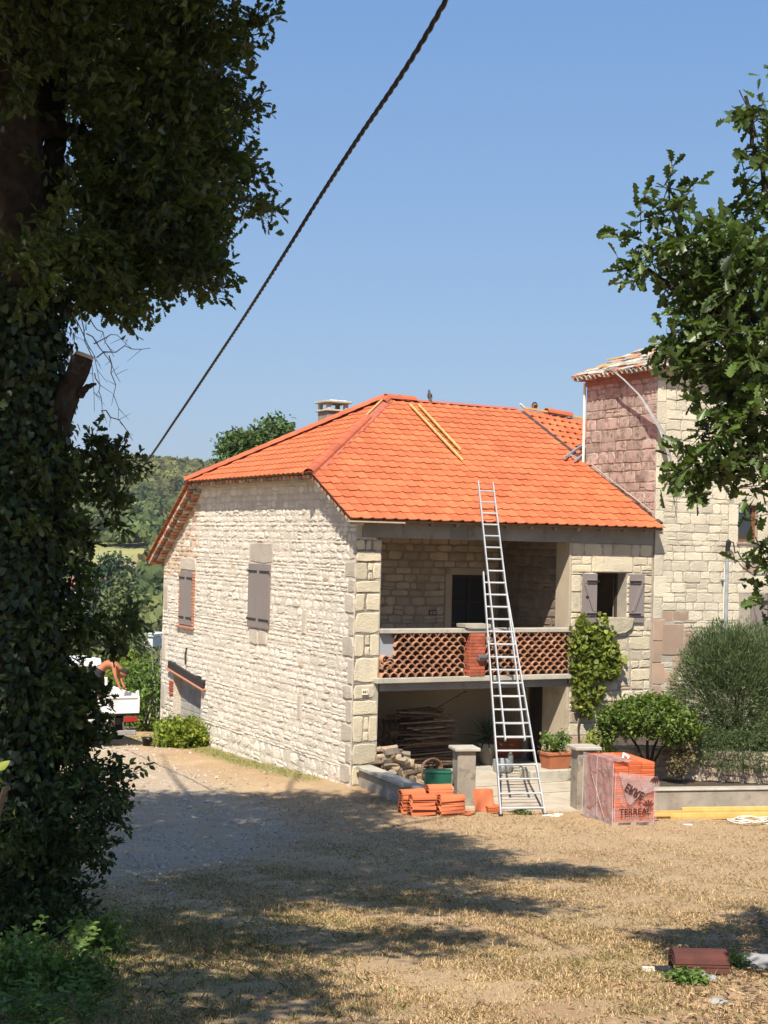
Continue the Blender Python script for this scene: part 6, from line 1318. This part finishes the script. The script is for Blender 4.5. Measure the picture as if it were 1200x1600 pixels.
# resample finely
P2 = []; R2 = []
for i in range(len(pts) - 1):
    for k in range(10): P2.append(pts[i].lerp(pts[i + 1], k / 10)); R2.append(rs[i] + (rs[i + 1] - rs[i]) * k / 10)
base_n = len(q.v); q.tube(P2, R2, 40, .5)
for i in range(base_n, len(q.v)):
    ring = (i - base_n) // 40; j = (i - base_n) % 40; c = P2[min(ring, len(P2) - 1)]; v = Vector(q.v[i]); a = j / 40 * 6.283
    k = 1 + .05 * math.sin(a * 11 + ring * .35 + 2 * math.sin(ring * .21)) + .05 * math.sin(a * 3 + ring * .11) + tr_.uniform(-.035, .035); q.v[i] = tuple(c + (v - c) * k)
q.build('trunk', M_BARK, OKT, True)
LIMBS = []
def limb(pp, rs_, n=10, name='branch', mt=M_BARK, wob=.04, parent=OKT, base=None):
    C_ = [(at(*c) - base) if base else (at(c[0], c[1], c[2] + DT) - TB) for c in pp]; rs_ = [k * (1 if base else 1.38) for k in rs_]; Q_ = []; RR = []
    for i in range(len(C_) - 1):
        for k in range(4): Q_.append(C_[i].lerp(C_[i + 1], k / 4) + Vector([tr_.uniform(-wob, wob) * (k > 0) for _ in range(3)])); RR.append(rs_[i] + (rs_[i + 1] - rs_[i]) * k / 4)
    Q_.append(C_[-1]); RR.append(rs_[-1]); q = MB(); q.tube(Q_, RR, n, nz=.09); return q.build(name, mt, parent, True)
limb([(15, 470, 9.0), (50, 320, 9.3), (60, 310, 9.3), (95, 315, 9.5), (85, 230, 9.9), (90, 130, 10.5), (120, 20, 11), (160, -120, 12)], [.09, .1, .09, .085, .075, .065, .055, .045], 10)
limb([(20, 200, 9.0), (50, 198, 9.2), (95, 205, 9.6), (130, 212, 10.2), (230, 240, 12), (300, 300, 13.5)], [.07, .055, .045, .045, .03, .015], 8)
limb([(5, 60, 9), (70, 10, 10), (160, -40, 11.5), (260, 30, 13), (350, 110, 14)], [.12, .1, .08, .045, .02], 8)
limb([(20, 400, 9.1), (60, 180, 10), (50, 60, 11), (100, -150, 12), (200, -400, 12)], [.1, .08, .07, .06, .04], 8)
limb([(80, 700, 9.0), (95, 640, 8.9), (112, 600, 8.85), (132, 556, 8.8)], [.10, .085, .07, .062], 12, 'broken_stub', wob=.01)
limb([(125, 618, 8.85), (137, 604, 8.8), (150, 600, 8.78)], [.03, .018, .008], 6, 'broken_twig', wob=.005)
q = MB(); q.tube([at(131, 558, 12.6) - TB, at(133, 552.5, 12.6) - TB], [.083, .076], 12); q.build('pale_cut_end', mat('cut_wood', (.42, .36, .26)), OKT)
# out-of-frame high limbs that carry the shading crown
for pp in ([(2, 40, 9), (150, -350, 10), (420, -700, 11), (650, -900, 11.5)], [(5, 0, 9), (-100, -300, 12), (-150, -250, 16), (-120, -100, 20)], [(10, -100, 9), (60, -500, 11), (120, -300, 15), (200, -120, 18)], [(30, -300, 9), (200, -900, 8), (380, -1400, 7.5)]):
    limb(pp, [.10, .05, .03, .012], 8, 'high_limb', wob=.08)
# hanging bare twigs
q = MB(); r0 = random.Random(4)
for x0, y0, x1, y1 in ((128, 490, 150, 640), (140, 500, 175, 560), (120, 500, 110, 585), (145, 540, 200, 530), (150, 580, 165, 660), (160, 640, 205, 690), (150, 560, 232, 545), (110, 490, 160, 600), (170, 555, 185, 660), (135, 520, 190, 600)):
    a, b = at(x0, y0, 12.6) - TB, at(x1, y1, 12.8) - TB; P_ = []
    for k in range(7): P_.append(a.lerp(b, k / 6) + Vector((r0.uniform(-.02, .02), 0, r0.uniform(-.02, .02) + .05 * math.sin(k / 6 * 3.14))))
    q.tube(P_, [.0065 - .0007 * k for k in range(7)], 4)
    for k in (2, 3, 4, 5): d = Vector((r0.uniform(-1, 1), r0.uniform(-.3, .3), r0.uniform(-1, .6))) * .13; q.tube([P_[k], P_[k] + d * .6, P_[k] + d], [.003, .0022, .0015], 3)
q.build('bare_twigs', mat('dead_twig', (.15, .125, .10), None, 5, .9, 0), OKT, kind='stuff')
def leafy(blobs, parent, org, size, mt, tmpl, name, per=16, spread=.10, seed=1, dens=1.0, twigs=True, up=.35, shell=.15):
    rng = np.random.default_rng(seed); PP = []; CC = []; MM = []
    for (x, y, D, rx, ry, rd, n_) in blobs:
        c = at(x, y, D); k = D / F_PX
        # elongated sprays: leaves along short twigs inside the blob
        nc = int(n_ * dens); d = rng.normal(size=(nc, 3)); d /= np.linalg.norm(d, axis=1)[:, None]; rad = rng.uniform(shell, 1, nc) ** .5
        rad = rad * (1 + .25 * rng.normal(size=nc) * (rad > .8))
        cc = np.array(c)[None] + d * rad[:, None] * np.array([rx * k, rd, ry * k])
        tw = d * np.array([1, .6, .5]) + rng.normal(size=(nc, 3)) * .5; tw[:, 2] += rng.uniform(-.5, .5, nc); tw /= np.linalg.norm(tw, axis=1)[:, None]
        tpar = rng.uniform(-.5, 1, (nc, per)); L_ = spread * 2.2
        pts = cc[:, None, :] + tw[:, None, :] * (tpar * L_)[:, :, None] + rng.normal(size=(nc, per, 3)) * spread * .26
        yv = tw[:, None, :] * .8 + rng.normal(size=(nc, per, 3)) * .65; yv[..., 2] -= .15; yv = yv.reshape(-1, 3); yv /= np.linalg.norm(yv, axis=1)[:, None]
        nv = rng.normal(size=yv.shape) * .55; nv[:, 2] += up + .35; nv -= (nv * yv).sum(1)[:, None] * yv; nv /= np.linalg.norm(nv, axis=1)[:, None]; MM.append(np.stack([np.cross(yv, nv), yv, nv], 2))
        PP.append(pts.reshape(-1, 3)); CC.append(np.concatenate([cc - tw * L_ * .6, cc + tw * L_ * .9], 1))
    PP = np.concatenate(PP); CC = np.concatenate(CC); MM = np.concatenate(MM)
    k_ = PP[:, 2] > ground_np(PP[:, 0], PP[:, 1]) + .02; PP = PP[k_]; MM = MM[k_]
    link(name, leaves_mesh(name, PP - np.array(org), size, tmpl, mt, up, rng, M=MM), parent, kind='stuff')
    if twigs:
        a = CC[:, :3] - np.array(org); b = CC[:, 3:] - np.array(org); n = len(a); d = b - a; x = np.cross(d, np.array([0, .3, 1.])); x /= np.linalg.norm(x, axis=1)[:, None] + 1e-6; y = np.cross(d, x); y /= np.linalg.norm(y, axis=1)[:, None] + 1e-6; r = .0045
        V = np.stack([a + x * r, a - x * r * .5 + y * r * .87, a - x * r * .5 - y * r * .87, b + x * r * .3, b - x * r * .15 + y * r * .26, b - x * r * .15 - y * r * .26], 1).reshape(-1, 3)
        Fq = (np.array([[0, 1, 4, 3], [1, 2, 5, 4], [2, 0, 3, 5]])[None] + (np.arange(n) * 6)[:, None, None]).reshape(-1, 4)
        link('twigs', np_mesh('twigs', V, Fq, M_BARKD), parent, kind='stuff')
# visible crown (x, y, D, rx, ry, depth r, clusters)
A_BL = [(230, 40, 12.5, 135, 70, 2.2, 260), (335, 110, 13, 35, 75, 1.2, 80), (270, 180, 12.5, 110, 80, 1.8, 260), (315, 250, 12.8, 50, 65, 1.2, 120), (210, 270, 12, 90, 60, 1.5, 150), (250, 340, 12, 100, 60, 1.4, 190), (318, 340, 12.5, 40, 40, .9, 60), (200, 420, 11.5, 85, 55, 1.1, 170), (290, 410, 12, 50, 45, .8, 80), (325, 445, 11.5, 14, 22, .4, 12), (170, 480, 11, 50, 22, .7, 36), (130, 410, 10.5, 40, 50, .8, 50), (120, 50, 11, 50, 40, 1.0, 44), (60, 20, 10, 60, 40, .9, 40), (165, 150, 11, 30, 50, .8, 34), (45, 130, 10, 14, 50, .4, 8), (110, 290, 10.5, 18, 30, .4, 8),
        (385, 60, 13.5, 22, 30, .5, 12), (400, 30, 13.5, 20, 12, .3, 8), (390, 165, 13.5, 22, 22, .4, 12), (385, 270, 13.5, 22, 18, .4, 12), (405, 320, 13.5, 22, 14, .4, 12), (350, 440, 12, 10, 14, .3, 4), (60, 430, 9.4, 26, 50, .3, 14)]
leafy([(x - 10, y - (16 if y > 320 else 0), D + 2.2, rx * .97, ry, rd, int(n * 1.15 + 2)) for x, y, D, rx, ry, rd, n in A_BL], OKT, TB, .098, M_LEAF, OAK, 'crown', 17, .11, 5)
LOWB = [(30, 620, 8.9, 45, 45, .3, 40), (60, 740, 9.0, 60, 55, .5, 90), (160, 715, 9.4, 40, 13, .3, 16), (192, 732, 9.5, 20, 16, .3, 11), (150, 765, 9.3, 30, 16, .3, 13), (180, 800, 9.4, 6, 30, .1, 6), (158, 688, 9.3, 14, 6, .2, 3), (75, 830, 9.0, 48, 55, .4, 70), (125, 900, 9.2, 12, 50, .2, 14), (65, 960, 9.0, 60, 55, .4, 80), (150, 980, 9.2, 34, 13, .3, 14), (200, 975, 9.3, 20, 15, .2, 8), (182, 1000, 9.2, 12, 10, .2, 3), (60, 1060, 9.0, 55, 50, .4, 90), (75, 1130, 9.0, 55, 45, .4, 90), (45, 1180, 9.0, 60, 45, .4, 80), (138, 1095, 9.3, 22, 30, .25, 20), (140, 1150, 9.3, 20, 20, .2, 14), (118, 1060, 9.3, 25, 25, .25, 16)]
leafy([(x, y, D + DT, rx, ry, rd * 1.3, int(n * 1.35)) for x, y, D, rx, ry, rd, n in LOWB], OKT, TB, .085, M_LEAF, OAK, 'lower_foliage', 15, .07, 6)
# shading crown above and behind the frame
def wblob(x, y, z, r, rz, n_): return (x, y, z, r, rz, n_)
rng = np.random.default_rng(9); PP = []
for (x, y, z, r, rz, n_) in ((-6.6, 18.6, 11, 1.8, 1.0, 120), (-5.0, 18.8, 11.2, 1.7, 1.0, 120), (-3.5, 18.6, 11.6, 1.5, .9, 110), (-2.2, 18.2, 12.8, 1.2, .5, 60), (-6.0, 15, 11, 1.8, 1.0, 120), (-4.4, 15, 11, 1.7, .9, 130), (-2.8, 15.2, 11.6, 1.6, .8, 130), (-1.4, 14.8, 11.8, 1.1, .5, 80), (-5.4, 12, 10.6, 1.7, 1.0, 120), (-3.7, 12, 10.8, 1.7, .8, 120), (-2.0, 12.1, 11, 1.6, .7, 120), (-.5, 12, 11, 1.3, .5, 90), (.8, 11.9, 11, .9, .3, 44), (-5.6, 16.9, 11, 1.5, .7, 90), (-4.0, 16.9, 11.2, 1.5, .7, 90), (-2.7, 16.8, 12.2, 1.1, .5, 60), (-4.9, 13.5, 10.8, 1.5, .7, 90), (-3.3, 13.5, 11, 1.5, .7, 90), (-1.8, 13.5, 11.2, 1.3, .5, 80), (-.6, 13.4, 11.4, .9, .35, 50), (-4.2, 10.6, 10.4, 1.4, .6, 70), (-2.5, 10.6, 10.6, 1.3, .6, 64), (-1.1, 10.6, 10.6, 1.1, .4, 40), (-3.6, 8.0, 9.9, 1.2, .5, 44), (-4.8, 9.2, 10, 1.6, .9, 90), (-2.9, 9.3, 10.4, 1.5, .7, 80), (-1.0, 9.2, 10.2, 1.2, .5, 56), (.1, 9.0, 10.2, .7, .3, 16), (-4.2, 6.6, 9.6, 1.6, .9, 100), (-2.6, 6.5, 9.6, 1.3, .7, 80), (-1.2, 6.6, 9.6, 1.0, .4, 34), (-4.0, 3.6, 9.0, 1.6, .8, 100), (-2.6, 4.2, 9.0, 1.4, .6, 90), (-1.8, 3.0, 8.6, .8, .4, 26), (-3.8, 1.6, 8.0, 1.4, .8, 70), (-5.2, 11, 8.5, 1.4, 1.4, 80)):
    pts, cc = blob_points((x, y, z), (r, r, rz), int(n_ * 1.5), 20, .17, rng, .1); PP.append(pts)
PP = np.concatenate(PP); PP = PP[(PP[:, 2] - 5 > .385 * PP[:, 1] + .15) | ((PP[:, 0] < -.12 * PP[:, 1]) & (PP[:, 2] > 5.2 + .22 * PP[:, 1]))]; link('upper_crown', leaves_mesh('upper_crown', PP - np.array(TB), .15, OVAL, M_LEAF, .5, rng), OKT, kind='stuff')
# ivy on the trunk
IV = empty('trunk_ivy', TB, 0, 'dense ivy climbing the lower oak trunk down to the ground', 'ivy'); rng = np.random.default_rng(12); n = 17000
k = rng.integers(10, 62, n); P2n = np.array([tuple(p) for p in P2]); R2n = np.array(R2); ang = rng.uniform(0, 6.283, n); 
rad = R2n[k] + np.abs(rng.normal(size=n)) * .07 + .015; pts = P2n[k] + np.stack([np.cos(ang) * rad, np.sin(ang) * rad, rng.uniform(-.1, .1, n)], 1)
nn = np.stack([np.cos(ang), np.sin(ang), np.full(n, .4)], 1) + rng.normal(size=(n, 3)) * .4; nn /= np.linalg.norm(nn, axis=1)[:, None]; yv = np.array([0, 0, -1.]) + rng.normal(size=(n, 3)) * .5; yv -= (yv * nn).sum(1)[:, None] * nn; yv /= np.linalg.norm(yv, axis=1)[:, None]
link('ivy_leaves', leaves_mesh('ivy_leaves', pts, .062, IVY, M_IVY, M=np.stack([np.cross(yv, nn), yv, nn], 2), rng=rng), IV, kind='stuff')
q = MB()
for i in range(9):
    a = i * .7; q.tube([(P2[j] + Vector((math.cos(a + j * .05), math.sin(a + j * .05), 0)) * (R2[j] + .012)) for j in range(5, 58, 4)], .010, 5)
q.build('ivy_stems', M_BARKD, IV, kind='stuff')
# undergrowth at the foot of the oak
UG = [(155, 1210, 9.8, 42, 20, .4, 26), (185, 1240, 9.9, 18, 22, .2, 8), (100, 1240, 9.3, 60, 35, .5, 60), (160, 1270, 9.5, 26, 35, .4, 20), (60, 1300, 9.0, 70, 45, .5, 90), (130, 1330, 9.2, 36, 40, .4, 34), (40, 1390, 9.1, 60, 40, .4, 50), (100, 1420, 9.3, 45, 30, .4, 24), (20, 1470, 9.2, 40, 28, .3, 24)]
pu = at(60, 1470, 12.4); pu.z = gz(pu.x, pu.y); US = empty('bramble_thicket', pu, 0, 'dark bramble and sapling thicket round the oak foot', 'thicket')
leafy([(x, y, D + 3.3, rx, ry, rd * 1.2, int(n * 1.2)) for x, y, D, rx, ry, rd, n in UG], US, pu, .062, mat('bramble_leaf', (.06, .09, .028), (.04, .065, .02), 2, .5, 0, tonek=.5, transl=.25), OVAL, 'foliage', 18, .075, 8)
def frond_plant(x, y, D, n, L, label, seed, name='ash_seedling'):
    p = at(x, y, D); p.z = gz(p.x, p.y); R_ = empty(name, p, 0, label, 'plant', None); r0 = random.Random(seed); P_ = []; Mm = []
    q = MB()
    for i in range(n):
        a = r0.uniform(0, 6.28); e = r0.uniform(.25, 1.1); l = L * r0.uniform(.7, 1.2); d = Vector((math.cos(a) * math.cos(e), math.sin(a) * math.cos(e), math.sin(e))); side = d.cross(Vector((0, 0, 1))).normalized(); pr = Vector((0, 0, 0)); st = [pr]
        for k in range(1, 8):
            pr = pr + d * l / 7; d = (d + Vector((0, 0, -.10))).normalized(); st.append(pr.copy())
            for s_ in (-1, 1):
                if k > 1: yv = (side * s_ + d * .5).normalized(); nv = side.cross(d).normalized(); nv = (nv if nv.z > 0 else -nv); nv = (nv - yv * nv.dot(yv)).normalized(); xv = yv.cross(nv); P_.append(tuple(pr)); Mm.append([[xv[i_], yv[i_], nv[i_]] for i_ in range(3)])
        q.tube(st, .003, 4)
    q.build('stems', M_WEED, R_); rg = np.random.default_rng(seed); link('leaflets', leaves_mesh('leaflets', np.array(P_), .055, OVAL, M_WEED, M=np.array(Mm), rng=rg), R_, kind='stuff')
for i, (x, y, D, n_, L_, lb) in enumerate(((130, 1590, 9.1, 12, .42, 'fresh green seedling with paired leaflets at the lower left edge of the grass'), (70, 1600, 8.9, 12, .38, 'fresh green seedling left of its twin at the lower left'), (25, 1590, 8.8, 11, .42, 'fresh green seedling at the very lower left corner'), (40, 1500, 10.9, 10, .4, 'shaded seedling standing among the brambles at the oak foot'), (110, 1490, 11.0, 9, .38, 'shaded seedling right of the oak foot'))):
    frond_plant(x, y, D, n_, L_, lb, 60 + i)
for i, (x, y, D, r_b, h_, lb_) in enumerate(((40, 1530, 10.4, .28, .16, 'low green weeds at the lower left edge above the seedlings'), (120, 1540, 10.2, .22, .10, 'small low weed patch right of the lower left weeds'), (15, 1570, 9.7, .25, .18, 'leafy weeds in the very lower left corner'), (150, 1470, 11.9, .25, .12, 'weeds at the edge of the thicket foot'))):
    p = at(x, y, D); p.z = gz(p.x, p.y); bush('wild_weed', lb_, 'weed', p, (r_b, r_b, h_), 70, 12, .05, OVAL, M_WEED, .05, .7, 0, None, 120 + i, .1)
bush('foreground_sprig', 'few bright near leaves entering at the left edge of the view', 'sprig', at(-12, 1300, 5.2), (.05, .05, .10), 6, 3, .06, OVAL, M_VINE, .02, .5, 2, None, 77)
for i in range(5):     # tall dry stalks
    pass
# ---------------------------------------------------------------- oak branch entering from the right
RB = at(1330, 1250, 9.6); RB.z = gz(RB.x, RB.y)
RT = empty('young_oak', RB, 0, 'young oak reaching in from the right with large lobed leaves', 'tree')
q = MB(); P_ = [RB - RB + Vector((0, 0, -.3)), at(1330, 900, 9.6) - RB, at(1310, 500, 9.6) - RB, at(1290, 200, 9.7) - RB, at(1280, -150, 9.8) - RB]; q.tube(P_, [.13, .11, .085, .06, .03], 14, nz=.06); q.build('trunk', M_BARK, RT, True)
for pp in ([(1320, 700, 9.6), (1230, 560, 9.5), (1130, 450, 9.5), (1060, 400, 9.5), (1045, 290, 9.5)], [(1320, 760, 9.6), (1230, 680, 9.5), (1150, 640, 9.4), (1090, 590, 9.4)], [(1320, 850, 9.6), (1250, 780, 9.5), (1180, 720, 9.4), (1110, 700, 9.4)], [(1300, 480, 9.6), (1230, 420, 9.6), (1195, 300, 9.6), (1165, 150, 9.6)], [(1230, 560, 9.5), (1100, 480, 9.5), (1010, 420, 9.5)], [(1320, 900, 9.6), (1240, 860, 9.5), (1190, 850, 9.4)]):
    limb(pp, [.05, .03, .018, .012, .006][:len(pp)], 7, 'branch', wob=.02, parent=RT, base=RB)
R_BL = [(985, 425, 9.5, 14, 9, .12, 3), (1000, 350, 9.5, 8, 8, .1, 2), (1012, 388, 9.5, 14, 10, .12, 4), (1095, 738, 9.3, 26, 12, .2, 8), (1070, 400, 9.5, 40, 32, .5, 24), (1125, 400, 9.5, 50, 40, .6, 42), (1015, 415, 9.5, 22, 14, .2, 8), (990, 370, 9.5, 8, 10, .1, 2), (1045, 330, 9.5, 22, 26, .2, 7), (1045, 290, 9.5, 7, 25, .1, 3), (1115, 460, 9.5, 55, 30, .5, 36), (1165, 450, 9.5, 50, 60, .6, 46), (1170, 380, 9.6, 35, 30, .5, 16), (1180, 330, 9.6, 22, 30, .3, 8), (1190, 250, 9.6, 16, 40, .3, 10), (1180, 190, 9.6, 14, 30, .2, 7), (1165, 150, 9.6, 6, 12, .1, 2), (1120, 530, 9.4, 65, 40, .5, 40), (1045, 535, 9.4, 22, 12, .2, 7), (1085, 570, 9.4, 25, 18, .3, 9), (1160, 570, 9.4, 50, 40, .5, 30), (1140, 615, 9.4, 38, 26, .4, 22), (1180, 640, 9.4, 35, 50, .4, 26), (1120, 680, 9.3, 28, 24, .3, 15), (1160, 715, 9.3, 32, 24, .3, 18), (1072, 735, 9.3, 18, 8, .2, 6), (1120, 745, 9.3, 26, 14, .2, 8), (1195, 760, 9.3, 14, 20, .2, 6), (1192, 850, 9.3, 10, 22, .2, 6), (1215, 900, 9.3, 20, 60, .3, 8),
        (1260, 500, 9.7, 80, 140, .9, 120), (1290, 250, 9.8, 90, 160, .9, 110), (1300, 750, 9.7, 80, 120, .9, 70), (1400, 450, 9.8, 110, 190, 1.2, 150), (1360, 80, 9.9, 120, 160, 1.0, 100), (1420, 760, 9.8, 80, 100, .9, 50)]
leafy(R_BL, RT, RB, .104, M_LEAF_R, OAK, 'crown', 10, .075, 10, up=.6, dens=.85)
# ---------------------------------------------------------------- near right: stack of maroon tiles, stones and weeds
p = at(1092, 1512, 11.5); zt_ = gz(p.x, p.y)
MT_ = [half_tile_mesh(.26, .085, .42, .014, 7, 'maroon_tile', M_MAROON, t) for t in (.2, .5, .8)]
for i in range(6):
    o = link('maroon_tile', MT_[i % 3]); o.location = (p.x - .21, p.y + .02 + rr.uniform(-.006, .006), zt_ + .01 + i * .022); o.rotation_euler = (0, 0, R(-90) + rr.uniform(-.02, .02)); o.location = (p.x - .21 + rr.uniform(-.01, .01), p.y, zt_ + .005 + i * .022); tag(o, 'weathered maroon roof tile nested in the near right stack', 'tile', 'maroon tiles stacked on the grass')
q = MB(); q.box(-.1, .12, -.05, .05, 0, .035, b=.005); pp = at(1045, 1516, 11.5); o = q.build('scrap_block', M_BLACKP, loc=(pp.x, pp.y, gz(pp.x, pp.y) + .02), rot=.2); tag(o, 'small dark scrap block at the left end of the maroon tiles', 'scrap')
q = MB(); q.box(-.05, .05, -.03, .03, 0, .03, jit=.015); pp = at(1013, 1514, 11.6); o = q.build('crumpled_wrapper', M_STRING, loc=(pp.x, pp.y, gz(pp.x, pp.y) + .01)); tag(o, 'crumpled white wrapper in the grass left of the maroon tiles', 'litter')
def rock(x, y, D, s, label, seed):
    r0 = random.Random(seed); bm = bmesh.new(); bmesh.ops.create_icosphere(bm, subdivisions=3, radius=s)
    for v in bm.verts: n_ = v.co.normalized(); v.co = Vector((v.co.x * 1.35, v.co.y, v.co.z * .55)) * (1 + .18 * math.sin(n_.x * 5 + seed) * math.cos(n_.y * 4 + seed * 2) + r0.uniform(-.04, .04))
    me = bpy.data.meshes.new('field_stone'); bm.to_mesh(me); bm.free(); me.materials.append(mat('grey_field_stone', (.34, .33, .32), (.25, .24, .235), 9, .9, .6, 50, 0)); p = at(x, y, D); o = link('field_stone', me, loc=(p.x, p.y, gz(p.x, p.y) + s * .15)); tag(o, label, 'stone')
rock(1195, 1494, 12.0, .15, 'larger grey stone at the right edge level with the maroon tiles', 1)
rock(1103, 1522, 11.2, .07, 'small pale stone just in front of the maroon tiles', 2)
rock(1120, 1575, 10.2, .05, 'small stone in the shaded litter at the lower right', 3)
bush('clover_tuft', 'bright green weed tuft just in front of the maroon tiles', 'weed', Vector((at(1075, 1540, 11.0).x, 11.0, gz(at(1075, 1540, 11.0).x, 11.0))), (.17, .10, .045), 60, 10, .04, OVAL, M_WEED, .02, 1.0, 0, None, 88, .1)
bush('weed_tuft', 'small green weed tuft right of the maroon tile stack', 'weed', Vector((at(1150, 1500, 11.9).x, 11.9, gz(at(1150, 1500, 11.9).x, 11.9))), (.13, .10, .05), 30, 8, .04, OVAL, M_WEED, .02, 1.0, 0, None, 89, .1)
bush('ladder_weed', 'few green weeds at the patio edge between the ladder feet', 'weed', hw(1.55, -4.0, .02), (.22, .06, .04), 24, 8, .04, OVAL, M_WEED, .02, 1.0, 0, None, 90, .1)
# leaf litter
rng = np.random.default_rng(5); n = 800; y = rng.uniform(9, 16, n); x = y * .27 - np.abs(rng.normal(size=n)) * .55; pts = np.stack([x, y, ground_np(x, y) + .03], 1)
n2 = 500; y2 = rng.uniform(9, 26, n2); x2 = rng.uniform(-.28, .28, n2) * y2; pts = np.concatenate([pts, np.stack([x2, y2, ground_np(x2, y2) + .03], 1)])
o = link('fallen_leaves', leaves_mesh('fallen_leaves', pts, .055, OAK, mat('dry_leaf', (.34, .22, .12), (.24, .14, .08), 5, .8, 0, tonek=.5), 3.0, rng)); o['kind'] = 'stuff'; o['label'] = 'scattered dry oak leaves on the grass'


# ---------------------------------------------------------------- thin summer haze over the valley
hb = MB(); hb.box(-700, 500, -60, 1000, -22, 62); HZB = bpy.data.materials.new('summer_haze'); HZB.use_nodes = True; t = HZB.node_tree; t.nodes.remove(t.nodes['Principled BSDF'])
pv = t.nodes.new('ShaderNodeVolumePrincipled'); pv.inputs['Color'].default_value = (.93, .95, .97, 1); pv.inputs['Density'].default_value = HAZE; pv.inputs['Anisotropy'].default_value = .3; t.links.new(pv.outputs[0], t.nodes['Material Output'].inputs['Volume'])
o = hb.build('haze', HZB); o['kind'] = 'stuff'
